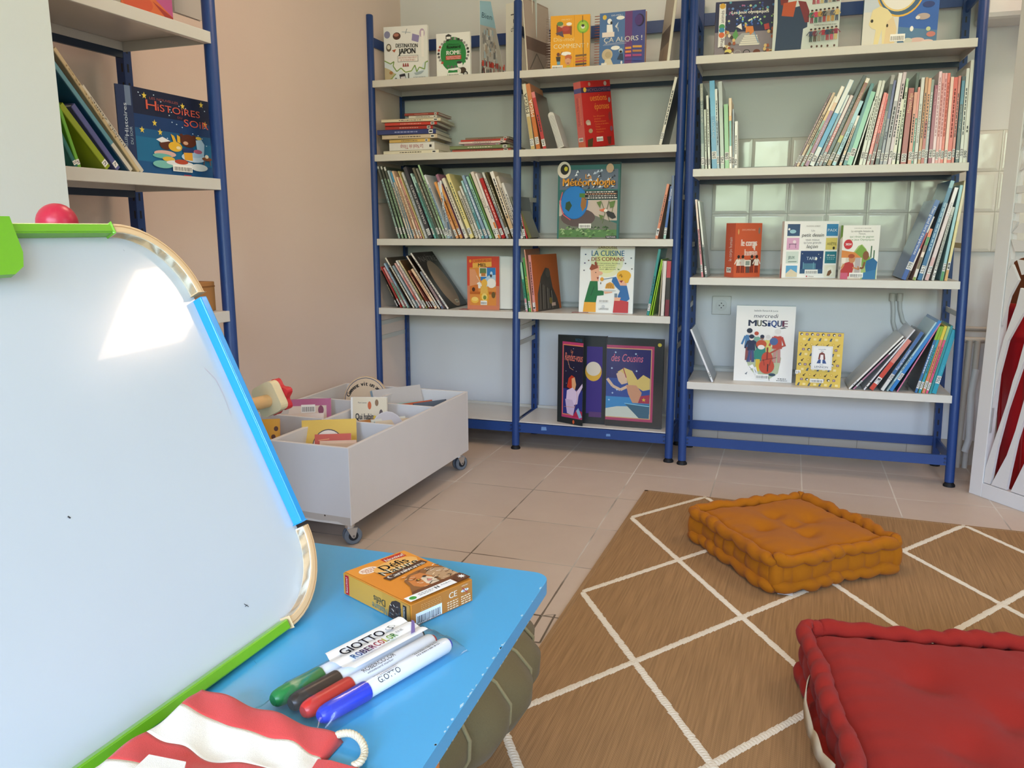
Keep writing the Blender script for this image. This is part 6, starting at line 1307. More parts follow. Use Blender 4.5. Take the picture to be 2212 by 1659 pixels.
def art_pink(c): c.rect(0, 0, 100, 100, 'b8608a'); c.rect(8, 12, 90, 100, 'e2d0c0'); c.barcode(36, 10, 66, 24); c.text(48, 42, 5, 'un livre, un lapin', '6a5c50', 60, 'c', shear=.1); c.ell(78, 20, 6, 8, '8a3c5c'); c.ell(44, 62, 8, 5, '8a3830'); c.ell(12, 74, 6, 6, '7a3a34')
bin_book(.565, .45, .18, .225, .014, 'b8608a', 'pink-edged board book with a paper label, left middle compartment', tilt=-.28, yaw=.5, art=art_pink, cv='d8c8b8')
bin_book(.53, .38, .16, .185, .014, 'dcc4ac', 'plain pinkish-beige board book before the pink-edged one', tilt=-.32, yaw=.5)
bin_book(.565, .10, .19, .22, .014, 'dca430', 'orange-yellow board book with brown spots, front left compartment', tilt=-.30, yaw=.5, art=lambda c: (c.rect(0,0,100,100,'dca430'), [c.ell(93-k % 2*5, 16+k*13, 4, 4, '5a3424') for k in range(6)]), cv='c88a6c')
bin_book(.265, .69, .22, .24, .020, '4a7a58', 'thick shiny green and blue board book in the rear right compartment', tilt=-.40, yaw=.95, art=lambda c: (c.rect(0,0,100,100,'5a8a5c'), c.rect(0,0,100,30,'b8b4b0'), c.poly([(0,60),(40,30),(100,46),(100,100),(0,100)],'3c6c44'), c.ell(20,50,9,8,'b0a060')), cv='9cc4dc')
bin_book(.20, .68, .14, .19, .010, '8fb4ac', 'thin sea-green board book in the rear right compartment', tilt=-.40, yaw=.95, cv='9accd0')
bin_book(.145, .68, .15, .195, .014, 'b8502c', 'brick-orange board book in the rear right compartment', tilt=-.40, yaw=.95)
bin_book(.09, .70, .15, .20, .008, '4a5868', 'slim dark blue book at the right end of the rear compartment', tilt=-.40, yaw=.95)
bin_book(.175, .37, .14, .19, .016, 'b87a3c', 'brown-orange board book before the farm book', tilt=-.40, yaw=.9)
def art_win(c): c.poly([(1,99),(99,99),(99,38)]+[(50+49*math.cos(k*pi/12), 38-37*math.sin(k*pi/12)) for k in range(1,12)]+[(1,38)], 'b8b0b0'); c.ell(50, 52, 40, 34, '7a7c94'); c.ell(52, 54, 32, 24, 'a8a894'); c.ell(44, 58, 8, 8, 'c8b838'); c.ell(62, 60, 8, 8, 'b8a83c')
bin_book(.135, .37, .13, .225, .012, 'c8bfbc', 'grey arched window board book in the middle right compartment', tilt=-.25, yaw=.6, art=art_win, shape=arch)
bin_book(.105, .36, .13, .205, .010, 'b4b2a4', 'greyish board book in front of the arched window book', tilt=-.34, yaw=.8, art=lambda c: (c.rect(0,0,100,100,'c4c0b0'), c.dashes(20,8,60,3,'6a6a60')))
bin_book(.085, .36, .13, .20, .010, 'c9b494', 'buff board book nearest the side in the middle right compartment', tilt=-.36, yaw=.85, cv='a8ccd0')
bin_book(.285, .60, .08, .2, .014, '7a3c34', 'dark red patterned board book left of the farm book', tilt=-.2, yaw=.1, art=lambda c: (c.rect(0,0,100,100,'8a4438'), c.ell(30,12,14,5,'d8a848'), c.ell(70,16,12,5,'3c5078')))

# ------------------------------------------------------------------ rug
def rug_mat():
    mt, n, l, b = new_mat('jute_rug'); tc = n.new('ShaderNodeTexCoord'); at = n.new('ShaderNodeAttribute'); at.attribute_name = 'Col'
    mp = n.new('ShaderNodeMapping'); mp.inputs['Scale'].default_value = (220, 6, 1); l.new(tc.outputs['Object'], mp.inputs['Vector'])
    nz = n.new('ShaderNodeTexNoise'); nz.inputs['Scale'].default_value = 1; nz.inputs['Detail'].default_value = 4; l.new(mp.outputs[0], nz.inputs['Vector'])
    mr = n.new('ShaderNodeMapRange'); mr.inputs[1].default_value = .3; mr.inputs[2].default_value = .7; mr.inputs[3].default_value = .80; mr.inputs[4].default_value = 1.2; l.new(nz.outputs['Fac'], mr.inputs[0])
    m2 = n.new('ShaderNodeMapping'); m2.inputs['Scale'].default_value = (1, 1.0, 1); l.new(tc.outputs['Object'], m2.inputs['Vector'])
    wv = n.new('ShaderNodeTexChecker'); wv.inputs['Scale'].default_value = 330; l.new(m2.outputs[0], wv.inputs['Vector'])
    w2 = n.new('ShaderNodeMapRange'); w2.inputs[3].default_value = .90; w2.inputs[4].default_value = 1.06; l.new(wv.outputs['Fac'], w2.inputs[0])
    mm = n.new('ShaderNodeMath'); mm.operation = 'MULTIPLY'; l.new(mr.outputs[0], mm.inputs[0]); l.new(w2.outputs[0], mm.inputs[1])
    hs = n.new('ShaderNodeHueSaturation'); l.new(at.outputs['Color'], hs.inputs['Color']); l.new(mm.outputs[0], hs.inputs['Value']); l.new(hs.outputs[0], b.inputs['Base Color'])
    bp = n.new('ShaderNodeBump'); bp.inputs['Strength'].default_value = .5; bp.inputs['Distance'].default_value = .002; l.new(mm.outputs[0], bp.inputs['Height']); l.new(bp.outputs[0], b.inputs['Normal']); b.inputs['Roughness'].default_value = .85; b.inputs['Specular IOR Level'].default_value = .2
    return mt
M_RUG = rug_mat()
ra = math.atan2(-(-.067+1.77), (.484-.42)*-1)  # left edge direction
A_ = pz(1393, 1062); B_ = pz(1005, 1640); d_ = (A_-B_).normalized(); e_ = Vector((d_.y, -d_.x, 0))
rug = empty('rug', frame(A_-d_*2.35, e_, d_, (0,0,1)), 'woven jute rug with a cream diamond line pattern', 'rug')
MR = frame(A_-d_*2.35, e_, d_, (0,0,1)); MRi = MR.inverted()
RW, RL_ = 1.7, 2.35; hgt = .006
mb = MB(); mb.box((0, 0, 0), (RW, RL_, hgt), '9c7a54'); mb.build('rug_body', M_RUG, rug, bevel=.002)
mb = MB()
for (a, b) in (((0,0),(.014,RL_)), ((RW-.014,0),(RW,RL_)), ((0,RL_-.012),(RW,RL_)), ((0,0),(RW,.012))): mb.box((a[0], a[1], hgt-.0005), (b[0], b[1], hgt+.0012), '9c7c58')
mb.build('hem', M_RUG, rug, bevel=.0006)
# the diamond lattice from measured corners
q = lambda x, y: MRi @ pz(x, y)
v1, v2, v3 = q(1362,1122), q(1258,1281), q(1078,1558); c1, c2_, c3 = q(1464.6,1213.5), q(1609,1337.5), q(1371.4,1430.7); c4 = q(1542.7,1651.7)
x0_ = (v1.x+v2.x+v3.x)/3; dx = ((c1.x-v1.x)+(c3.x-v2.x))/2; dyy = (v1.y-v3.y)/2; ys0 = (v1.y+v2.y+v3.y)/3
def rope_line(pts, seed):
    r = random.Random(seed); mb = MB()
    for a, b in zip(pts, pts[1:]):
        a = Vector((*a, 0)); b = Vector((*b, 0)); d = (b-a); L = d.length; d.normalize(); nn = Vector((-d.y, d.x, 0)); s = 0
        while s < L:
            p = a+d*s; w = .0095+r.uniform(-.001, .0015)
            mb.add([p-nn*w+Vector((0,0,hgt+.0004)), p+d*.010-nn*w*.8+Vector((0,0,hgt+.0004)), p+d*.013+nn*w+Vector((0,0,hgt+.0004)), p+d*.003+nn*w*.9+Vector((0,0,hgt+.0004)), p+d*.0065+Vector((0,0,hgt+.0022))], [(0,1,4),(1,2,4),(2,3,4),(3,0,4)], 'e2d8c4')
            s += .0085
    return mb
allmb = MB(); zig = []
ny = range(-3, 5)
nx = int(RW/dx/1)+1
for k in range(-4, 5):
    # zig-zags from each left-hand vertex, alternately up and down, bounded by the rug margins
    yv = ys0+k*dyy
    for sgn in (1, -1):
        pts = [(x0_, yv)]; x, y, s = x0_, yv, sgn
        while x < RW-.06-dx*.5:
            x += dx; y += s*dyy/2
            pts.append((x, y))
            if x >= RW-.08: break
        zig.append(pts)
def clip_seg(a, b, lo, hi):
    (ax, ay), (bx, by) = a, b
    t0, t1 = 0.0, 1.0; dy = by-ay
    if abs(dy) > 1e-9:
        ta, tb_ = (lo-ay)/dy, (hi-ay)/dy
        if ta > tb_: ta, tb_ = tb_, ta
        t0, t1 = max(t0, ta), min(t1, tb_)
    if t0 >= t1: return None
    return ((ax+(bx-ax)*t0, ay+dy*t0), (ax+(bx-ax)*t1, ay+dy*t1))
ytop = v1.y+dyy/2-.002; ybot = .03; k = 0
for pts in zig:
    for a, b in zip(pts, pts[1:]):
        sg = clip_seg(a, b, ybot, ytop)
        if sg:
            m1 = rope_line(sg, k); k += 1; o = len(allmb.v)
            allmb.v += m1.v; allmb.f += [tuple(i+o for i in f) for f in m1.f]; allmb.c += m1.c; allmb.sm += m1.sm; allmb.mi += m1.mi
allmb.build('diamond_lines', M_CLOTH, rug)
print('rug lattice', round(x0_,3), round(dx,3), round(dyy,3), [tuple(round(t,3) for t in p[:2]) for p in (v1,v2,v3,c1,c2_,c3,c4)], 'top', tuple(q(1521,1076.6)[:2]), tuple(q(2081.6,1136)[:2]), tuple(q(2163.5,1302.4)[:2]))

# ------------------------------------------------------------------ quilted floor cushions
def fabric(name, wf=900, sheen=.3):
    mt, n, l, b = new_mat(name); tc = n.new('ShaderNodeTexCoord'); at = n.new('ShaderNodeAttribute'); at.attribute_name = 'Col'
    wv = n.new('ShaderNodeTexNoise'); wv.inputs['Scale'].default_value = wf; wv.inputs['Detail'].default_value = 2; l.new(tc.outputs['Object'], wv.inputs['Vector'])
    mr = n.new('ShaderNodeMapRange'); mr.inputs[3].default_value = .86; mr.inputs[4].default_value = 1.12; l.new(wv.outputs['Fac'], mr.inputs[0])
    n2 = n.new('ShaderNodeTexNoise'); n2.inputs['Scale'].default_value = 26; n2.inputs['Detail'].default_value = 5; l.new(tc.outputs['Object'], n2.inputs['Vector'])
    hs = n.new('ShaderNodeHueSaturation'); l.new(at.outputs['Color'], hs.inputs['Color']); l.new(mr.outputs[0], hs.inputs['Value']); l.new(hs.outputs[0], b.inputs['Base Color'])
    bp = n.new('ShaderNodeBump'); bp.inputs['Strength'].default_value = .35; bp.inputs['Distance'].default_value = .001; l.new(wv.outputs['Fac'], bp.inputs['Height'])
    b2 = n.new('ShaderNodeBump'); b2.inputs['Strength'].default_value = .25; b2.inputs['Distance'].default_value = .006; l.new(n2.outputs['Fac'], b2.inputs['Height']); l.new(bp.outputs[0], b2.inputs['Normal']); l.new(b2.outputs[0], b.inputs['Normal'])
    b.inputs['Roughness'].default_value = .9; b.inputs['Sheen Weight'].default_value = sheen; b.inputs['Specular IOR Level'].default_value = .15
    return mt
M_FAB = fabric('quilted_cotton', 900, .05)
def cushion(name, center, ang, S_, Hc, col, label, tufts, seed, group='quilted floor cushions'):
    """square mattress cushion: tufted top, boxed sides with stitched channels, rolled rims"""
    ca, sa = math.cos(ang), math.sin(ang)
    root = empty(name, frame(center, (ca, sa, 0), (-sa, ca, 0), (0,0,1)), label, 'cushion', group)
    r = random.Random(seed); N = 72; hs = S_/2; rr_ = .019
    ph = [r.uniform(0, 6) for _ in range(12)]
    def edge(s, k):     # in-out wander of side k at parameter s in -1..1
        return .006*math.sin(3.1*s+ph[k])+.004*math.sin(7*s+ph[k+4])
    def top(x, y):
        a, b = x/hs, y/hs
        z = Hc+.012*(1-abs(a)**3)*(1-abs(b)**3)+.004*math.sin(5*a+ph[8])*math.sin(4*b+ph[9])
        for (tx, ty) in tufts:
            d2 = ((a-tx)**2+(b-ty)**2); d = math.sqrt(d2)
            z -= .017*math.exp(-d2/.018)+.009*math.exp(-d2/.10)
            th_ = math.atan2(b-ty, a-tx); z -= .0035*math.exp(-d2/.05)*max(0, math.cos(3*th_+tx*9))*min(1, d*9)
        m_ = max(abs(a), abs(b)); z -= .020*max(0, (m_-.86)/.14)**1.5
        z -= .003*max(0, (m_-.6)/.4)*(.5+.5*math.cos(2*pi*((a if abs(b) > abs(a) else b)*hs/.055)+ph[10]))
        return z
    mb = MB(); vs = []; fs = []
    n_ = N+1
    for j in range(n_):
        for i in range(n_):
            a = -1+2*i/N; b = -1+2*j/N
            x = a*(hs-.012)+a*abs(a)**6*edge(b, 0 if a > 0 else 1); y = b*(hs-.012)+b*abs(b)**6*edge(a, 2 if b > 0 else 3)
            vs.append((x, y, top(a*hs, b*hs)))
    fs = [(j*n_+i, j*n_+i+1, (j+1)*n_+i+1, (j+1)*n_+i) for j in range(N) for i in range(N)]
    mb.add(vs, fs, col, True); mb.build('top_panel', M_FAB, root)
    # sides
    def rim(s):         # s along the perimeter 0..4 -> x, y, outward normal
        k = int(s) % 4; t = -1+2*(s-int(s)); cr = .965
        e = edge(t, [3, 0, 2, 1][k]) if k in (0, 1) else edge(-t, [3, 0, 2, 1][k])
        L = hs
        pts = {0: (t*L, -L-e), 1: (L+e, t*L), 2: (-t*L, L+e), 3: (-L-e, -t*L)}[k]
        nn = {0: (0,-1), 1: (1,0), 2: (0,1), 3: (-1,0)}[k]
        cut = max(0, abs(t)-.90)/.10; f = 1-.035*cut**2
        return pts[0]*f, pts[1]*f, nn
    M_ = 4*96; K = 12; vs = []
    for q_ in range(M_):
        s = 4*q_/M_; x, y, nn = rim(s); fr_ = (s-int(s))*S_/.062
        seam = abs(math.sin(pi*fr_+.4*math.sin(s*9)))
        for k2 in range(K+1):
            t = k2/K; z = .018+(Hc-.036)*t
            bulge = (.004+.012*math.sin(pi*t))*(.35+.65*seam**.45)-.006
            vs.append((x+nn[0]*bulge, y+nn[1]*bulge, z))
    fs = [(q_*(K+1)+k2, ((q_+1) % M_)*(K+1)+k2, ((q_+1) % M_)*(K+1)+k2+1, q_*(K+1)+k2+1) for q_ in range(M_) for k2 in range(K)]
    MB().add(vs, fs, col, True).build('side_panel', M_FAB, root)
    for nm, z0 in (('top_rim', Hc-.006), ('bottom_rim', .018)):
        pts = []; rs = []; M2 = 4*80
        for q_ in range(M2):
            s = 4*q_/M2; x, y, nn = rim(s); fr_ = (s-int(s))*S_/.062+.35*math.sin(s*7+seed)
            pin = abs(math.sin(pi*fr_)); rs.append(rr_*(.78+.22*pin**.6)*(1.0+.10*math.sin(s*13+seed)+.06*math.sin(s*31)))
            o_ = .002*math.sin(2*pi*fr_); pts.append((x+nn[0]*o_, y+nn[1]*o_, z0+.0035*math.sin(pi*fr_*2+1)+(.006 if nm == 'top_rim' and abs((s-int(s))-.5) > .47 else 0)))
        mb = MB(); mb.tube(pts, rs, col, 12, closed=True); mb.build(nm, M_FAB, root)
    mb = MB(); mb.box((-hs+.02, -hs+.02, .004), (hs-.02, hs-.02, .03), col); mb.build('underside', M_FAB, root)
    for sx in (-1, 1):
        for sy in (-1, 1):
            mb = MB(); mb.ball((sx*(hs-.012), sy*(hs-.012), Hc*.5), .024, col, 16, sc=(1, 1, Hc*.5/.024*.98)); mb.build('corner', M_FAB, root)
    return root
cushion('floor_cushion', (1.005, -.562, .0075), math.radians(37.5), .435, .100, 'a8640f', 'mustard-yellow quilted floor cushion lying askew on the rug', [(-.45,.05),(.0,-.38),(.0,.42),(.42,.1),(.05,.02)], 3)
hs = .31; aR = math.radians(6.5)
ctr = Vector((1.022, -1.262, 0))+Vector((math.cos(aR), math.sin(aR), 0))*hs*1.03+Vector((math.sin(aR), -math.cos(aR), 0))*hs*1.0
redc = cushion('floor_cushion', (ctr.x, ctr.y, .0075), aR, .62, .118, '94271e', 'brick-red quilted floor cushion with a beige side strap', [(-.38,.38),(.34,.34),(0,.02),(-.36,-.36),(.36,-.36)], 8)
# strap on its left side
mb = MB(); pts = []
for k in range(25):
    t = k/24; y = .14-.29*t; off = .016+.020*math.sin(pi*t)+.004*math.sin(9*t); w = .011+.008*abs(math.sin(3.4*pi*t+.5)); zc = .075-.018*math.sin(pi*t)+.004*math.sin(11*t)
    pts += [(-.31-off-.004, y, zc-w), (-.31-off-.001, y, zc+w)]
mb.add(pts, [(2*k, 2*k+2, 2*k+3, 2*k+1) for k in range(24)], 'cfc0a4', True)
so = mb.build('strap', M_CLOTH, redc); sm_ = so.modifiers.new('thick', 'SOLIDIFY'); sm_.thickness = .002; so['label'] = 'beige cotton strap'
# little white tag under the yellow cushion corner
t = empty('care_tag', pz(1696, 1282, .008), 'white care label poking out under the mustard cushion', 'tag')
MB().box((-.02, -.008, 0), (.02, .008, .001), 'e8e8e6').build('label_cloth', M_CLOTH, t)

# ------------------------------------------------------------------ white cut-out screen, red tub behind it
SO = Vector((1.667, .297, 0)); SD = Vector((.597, -.802, 0)).normalized(); SN = Vector((-SD.y, SD.x, 0))*-1   # SN towards the camera side
if SN.dot(CAM-SO) < 0: SN = -SN
def scr(x, y, n=0):
    p = pN(x, y, SO+SN*n, SN); return ((p-SO).dot(SD), p.z)
MS = frame(SO, SD, -SN, (0,0,1))     # local x along, y into the screen, z up
screen = empty('room_divider', MS, 'white free-standing divider with cut-out grass-blade slits at the right edge', 'divider')
SW, SH = .75, 1.98; fw = .055
mb = MB(); mb.box((0, 0, 0), (fw, .035, SH), 'dcdcda'); mb.build('frame_post', M_WHITEP, screen, bevel=.002)
mb = MB(); mb.box((SW-fw, 0, 0), (SW, .035, SH), 'dcdcda'); mb.build('frame_post', M_WHITEP, screen, bevel=.002)
b0 = scr(2160, 1060)[1]
mb = MB(); mb.box((fw, 0, 0), (SW-fw, .035, .055), 'dcdcda'); mb.build('frame_rail', M_WHITEP, screen, bevel=.002)
mb = MB(); mb.box((fw, 0, SH-.055), (SW-fw, .035, SH), 'dcdcda'); mb.build('frame_rail', M_WHITEP, screen, bevel=.002)
HOLES = [[(2202,31),(2203,0),(2205,-15),(2235,-15),(2235,33)],[(2198,86),(2201,48),(2235,50),(2235,87)],[(2195,124),(2196,106),(2235,112),(2235,127)],[(2190.6,177),(2192,151),(2235,156),(2235,180)],[(2186,230),(2188,201),(2235,204),(2235,222)]]
HOLES += [[(2130+a*.4, 220+b*.4) for a, b in hq] for hq in ([(134,98),(137,74),(205,44),(205,52),(140,80)],[(130,198),(132,150),(215,88),(215,98),(138,158)],[(134,265),(215,182),(215,215),(142,266)],[(134,385),(215,305),(215,352),(182,372),(140,380)],[(132,495),(168,455),(225,446),(225,484)],[(96,600),(98,548),(225,553),(225,596)],[(95,642),(168,648),(122,705)],[(140,708),(190,655),(235,652),(235,708)],[(130,742),(230,756),(230,810),(155,806)],[(82,745),(82,720),(92,733)],[(66,942),(76,812),(100,775),(134,850),(130,870)],[(167,852),(230,862),(230,925),(192,935)])]
HOLES += [[(2080+a*.294, 560+b*.294) for a, b in [(362,38),(408,152),(345,270),(240,478),(233,487),(247,320),(262,285),(300,200),(325,100)]],
 [(2204.6,622),(2235,640),(2225,655),(2212,673),(2177,736),(2152,832),(2138,880),(2127,933),(2131,870),(2140,800),(2145,789),(2168,733),(2195,660)],
 [(2118,1045),(2122.5,1009),(2147.7,952),(2174.5,872),(2188,822),(2197.6,795),(2212,742),(2240,690),(2240,730),(2212,779),(2192,838),(2176,885),(2154,968),(2140,1040),(2137,1051)],
 [(2140,1052),(2174.5,984),(2193.4,930),(2212,864),(2240,790),(2240,860),(2212,905),(2196.6,952),(2181,1022),(2173,1062)],
 [(2182.4,1066),(2212,1002),(2240,950),(2240,1085),(2212,1074)]]
from mathutils.geometry import tessellate_polygon
loops = []
def spl(pts):
    out = []
    for p in pts:
        if not out or math.hypot(p[0]-out[-1][0], p[1]-out[-1][1]) > .0008: out.append(p)
    ar = sum(a[0]*b[1]-b[0]*a[1] for a, b in zip(out, out[1:]+out[:1]))/2
    if len(out) > 2 and abs(ar) > 2e-6: loops.append(out if (ar > 0) == (not loops) else out[::-1])
spl([(fw-.001, .054), (SW-fw+.001, .054), (SW-fw+.001, SH-.054), (fw-.001, SH-.054)])
for hq in HOLES:
    P = [scr(x, y, -.004) for x, y in hq]; P = [(min(max(x, fw+.002), SW/2-.02), min(max(z, .058), SH-.06)) for x, z in P]
    spl(P); spl([(SW-x, z) for x, z in P])
tris = tessellate_polygon([[Vector((x, z, 0)) for x, z in lp] for lp in loops])
flat = [p for lp in loops for p in lp]; nf = len(flat)
mb = MB(); fs = [tuple(t) for t in tris]+[tuple(nf+k for k in t[::-1]) for t in tris]; o0 = 0
for lp in loops:
    fs += [(o0+k, o0+(k+1) % len(lp), nf+o0+(k+1) % len(lp), nf+o0+k) for k in range(len(lp))]; o0 += len(lp)
mb.add([(x, .004, z) for x, z in flat]+[(x, .016, z) for x, z in flat], fs, 'dcdcda')
mb.build('cut_out_panel', M_WHITEP, screen)
# tub
TUBC = SO+SD*.215-SN*.255; hT = pN(2117, 648, SO-SN*.09, SN).z; rx = .30
tub = empty('storage_tub', frame((TUBC.x, TUBC.y, 0), SD, -SN, (0,0,1)), 'tall red ribbed plastic tub standing behind the white divider', 'tub')
def sq(s, z, n=44, e=4):
    out = []
    for i in range(n):
        t = 2*pi*i/n; c_, q_ = math.cos(t), math.sin(t); out.append((s*abs(c_)**(2/e)*(1 if c_ > 0 else -1), s*.60*abs(q_)**(2/e)*(1 if q_ > 0 else -1), z))
    return out
mb = MB(); prof = [(.80,.003),(.83,.02),(.90,hT*.45),(.96,hT*.80),(.965,hT*.81),(1.02,hT*.83),(1.02,hT*.86),(.985,hT*.865),(.99,hT*.93),(1.05,hT*.955),(1.05,hT),(1.01,hT),(.97,hT*.93),(.93,hT*.8),(.80,.02)]
vs = []; n = 44
for s, z in prof: vs += sq(s*rx, z)
fs = [(i*n+j, i*n+(j+1) % n, (i+1)*n+(j+1) % n, (i+1)*n+j) for i in range(len(prof)-1) for j in range(n)]
mb.add(vs, fs, 'a8141a', True); mb.add(sq(.80*rx, .004), [tuple(range(n))], 'a8141a'); mb.build('tub_body', M_PLAS, tub)
mb = MB()
for i in range(0, 44, 4):
    p = sq(.86*rx, 0)[i]; p2 = sq(.965*rx, 0)[i]; mb.tube([(p[0]*.97, p[1]*.97, .02), (p2[0]*1.0, p2[1]*1.0, hT*.8)], .006, '8a1016', 6)
mb.build('ribs', M_PLAS, tub)
pbo = SO-SN*.20; pb = pN(2172, 618, pbo, SN); pb = pb+SD*.105
ball = empty('leather_pad', frame(pb, SD, -SN, (0,0,1)), 'round dark brown pad standing up out of the red tub', 'pad')
mb = MB(); mb.tube([(0,.02,0),(0,.016,0),(0,-.016,0),(0,-.02,0)], [.10, .115, .115, .10], '6a3a20', 36); mb.build('pad', M_RUBR, ball)
# ------------------------------------------------------------------ blue table, ribbed pouf
ZT = .585
M_TABLE = kind('blue_table_paint', .30, coat=.25, vary=.02, coatr=.25)
ca_ = pz(1172, 1252, ZT); X1 = .684; Y1 = -2.172; X0 = -.02; Y0 = -3.0; TT = .017
table = empty('low_table', ((X0+X1)/2, (Y0+Y1)/2, 0), 'low blue-painted wooden table in the foreground', 'table')
def rrect(x0, y0, x1, y1, r, n=6):
    out = []
    for (cx, cy, a0) in ((x1-r, y1-r, 0), (x0+r, y1-r, 90), (x0+r, y0+r, 180), (x1-r, y0+r, 270)):
        for k in range(n+1): a = math.radians(a0+90*k/n); out.append((cx+r*math.cos(a), cy+r*math.sin(a)))
    return out
TB = Vector(((X0+X1)/2, (Y0+Y1)/2, 0))
mb = MB(); mb.prism([(x-TB.x, y-TB.y) for x, y in rrect(X0, Y0, X1, Y1, .022)], 2, ZT-TT, ZT, '45a5da'); mb.build('table_top', M_TABLE, table, bevel=.0012)
# chipped edge: pale flecks along the right and far rims
mb = MB(); r = random.Random(6)
for k in range(46):
    y = Y0+.02+(Y1-Y0-.05)*r.random(); L = r.uniform(.002, .010); w = r.uniform(.0006, .0018); mb.add([(X1-TB.x+.0002-w, y-TB.y, ZT+.00015), (X1-TB.x-.0002-w*.2, y-TB.y+L*.5, ZT+.00015), (X1-TB.x+.0001-w, y-TB.y+L, ZT+.00015), (X1-TB.x-w*2, y-TB.y+L*.5, ZT+.00015)], [(0,1,2,3)], 'b4d4e4')
for k in range(60):
    y = Y0+.02+(Y1-Y0-.05)*r.random(); L = r.uniform(.001, .005); mb.add([(X1-TB.x+.0003, y-TB.y, ZT-TT+.0002), (X1-TB.x+.0003, y-TB.y+L, ZT-TT+.0002), (X1-TB.x+.0003, y-TB.y+L*.5, ZT-TT+.0002+r.uniform(.0008,.0022))], [(0,1,2)], 'c8ccc4')
mb.build('chipped_rim', M_PRINT, table)
mb = MB()
for k in range(9):
    x, y = r.uniform(.42, .62), r.uniform(-2.5, -2.2); L = r.uniform(.004, .02); a = r.uniform(0, 3); dx_, dy_ = L*math.cos(a), L*math.sin(a); mb.add([(x-TB.x, y-TB.y, ZT+.0002), (x+dx_-TB.x, y+dy_-TB.y, ZT+.0002), (x+dx_-TB.x+.0004, y+dy_-TB.y+.0004, ZT+.0002)], [(0,1,2)], '3c88b0')
mb.build('scratches', M_PRINT, table)
for (x, y) in ((X1-.045, -2.46), (X1-.045, Y0+.06), (X0+.05, Y1-.06), (X0+.05, Y0+.06)):
    mb = MB(); mb.prism([(x-TB.x+.018*math.cos(k*pi/8), y-TB.y+.018*math.sin(k*pi/8)) for k in range(16)], 2, 0, ZT-TT, 'd07a34', smooth=True); mb.build('leg', M_LACQ, table)
# pouf under the table
pc = Vector((.20, -1.94, 0)); pouf = empty('pouf', pc, 'olive-brown ribbed velvet pouf standing under the blue table', 'pouf')
def fr_(t, z): return 1+.055*abs(math.cos(11*t+.25*math.sin(3*t)))**.6*(1 if .05 < z < .36 else .4)-.03
prof = [(.02,.36),(.12,.365),(.22,.355),(.30,.335),(.355,.31),(.38,.28),(.378,.25),(.355,.21),(.31,.17),(.26,.145),(.245,.13),(.25,.10),(.26,.05),(.25,.004)]
M_VELV = fabric('ribbed_velvet', 500, .08)
mb = MB(); mb.lathe(prof, '6e6244', 264, fr=fr_); mb.build('cushion_body', M_VELV, pouf)
mb = MB()
for k in range(22):
    t = (k+.5)*pi/11; pts = []
    for (rr, z) in prof[2:11]: q_ = rr*(fr_(t, z))+.002; pts.append((q_*math.cos(t), q_*math.sin(t), z))
    mb.tube(pts, .0035, '8f8460', 6)
mb.build('seam_piping', M_VELV, pouf)

# ------------------------------------------------------------------ easel whiteboard
EO = pz(629, 1349, ZT); Ed = Vector((-.06, -1, 0)).normalized(); Ew = Vector((-.445, .03, .89)); Ew = (Ew-Ed*Ew.dot(Ed)).normalized(); En = Ew.cross(Ed)
if En.x < 0: En = -En
ME = frame(EO, Ed, -En, Ew)      # local x along the board (towards the viewer), y behind it, z up the board
if ME.to_3x3().determinant() < 0: print('EASEL FRAME MIRRORED')
easel = empty('table_easel', ME, 'whiteboard table easel with green, blue and bare-wood edging', 'easel')
EW, EH = .56, .463; td = .013; tw = .0105
M_WB, n, l, b = new_mat('whiteboard_face'); b.inputs['Base Color'].default_value = hx('d9dfe3'); b.inputs['Roughness'].default_value = .13; b.inputs['Coat Weight'].default_value = .3
tc = n.new('ShaderNodeTexCoord'); nz = n.new('ShaderNodeTexNoise'); nz.inputs['Scale'].default_value = 7; nz.inputs['Detail'].default_value = 7; l.new(tc.outputs['Object'], nz.inputs['Vector']); mr = n.new('ShaderNodeMapRange'); mr.inputs[1].default_value = .35; mr.inputs[2].default_value = .75; mr.inputs[3].default_value = .10; mr.inputs[4].default_value = .22; l.new(nz.outputs['Fac'], mr.inputs[0]); l.new(mr.outputs[0], b.inputs['Roughness'])
m3 = n.new('ShaderNodeMapRange'); m3.inputs[3].default_value = .97; m3.inputs[4].default_value = 1.01; l.new(nz.outputs['Fac'], m3.inputs[0]); hs_ = n.new('ShaderNodeHueSaturation'); hs_.inputs['Color'].default_value = hx('c6cdd3'); l.new(m3.outputs[0], hs_.inputs['Value']); l.new(hs_.outputs[0], b.inputs['Base Color'])
xr, xt_ = -.081, -.081; rc = .088
def outline(o):
    """outline offset o inwards; corners rounded, far side slightly tapering to the foot"""
    pts = []; n_ = 12
    xa = -.0835+o; xb = EW-.0835-o; z0 = 0+o; z1 = EH-o; r_ = rc-o
    for (cx, cz, a0) in ((xb-r_, z1-r_, 90), (xa+r_, z1-r_, 180), (xa+r_, z0+r_, 270), (xb-r_, z0+r_, 0)):
        pass
    def arc(cx, cz, a0): return [(cx+r_*math.cos(math.radians(a0+90*k/n_)), cz+r_*math.sin(math.radians(a0+90*k/n_))) for k in range(n_+1)]
    P = arc(xb-r_, z1-r_, 0)+arc(xa+r_, z1-r_, 90)+arc(xa+r_, z0+r_, 180)+arc(xb-r_, z0+r_, 270)
    return [(x+(.009*(1-z/EH) if x < 0.1 else 0), z) for x, z in P]
mb = MB(); mb.prism(outline(tw*.6), 1, -.0005, .004, 'dfe4e6'); bo = mb.build('whiteboard', M_WB, easel)
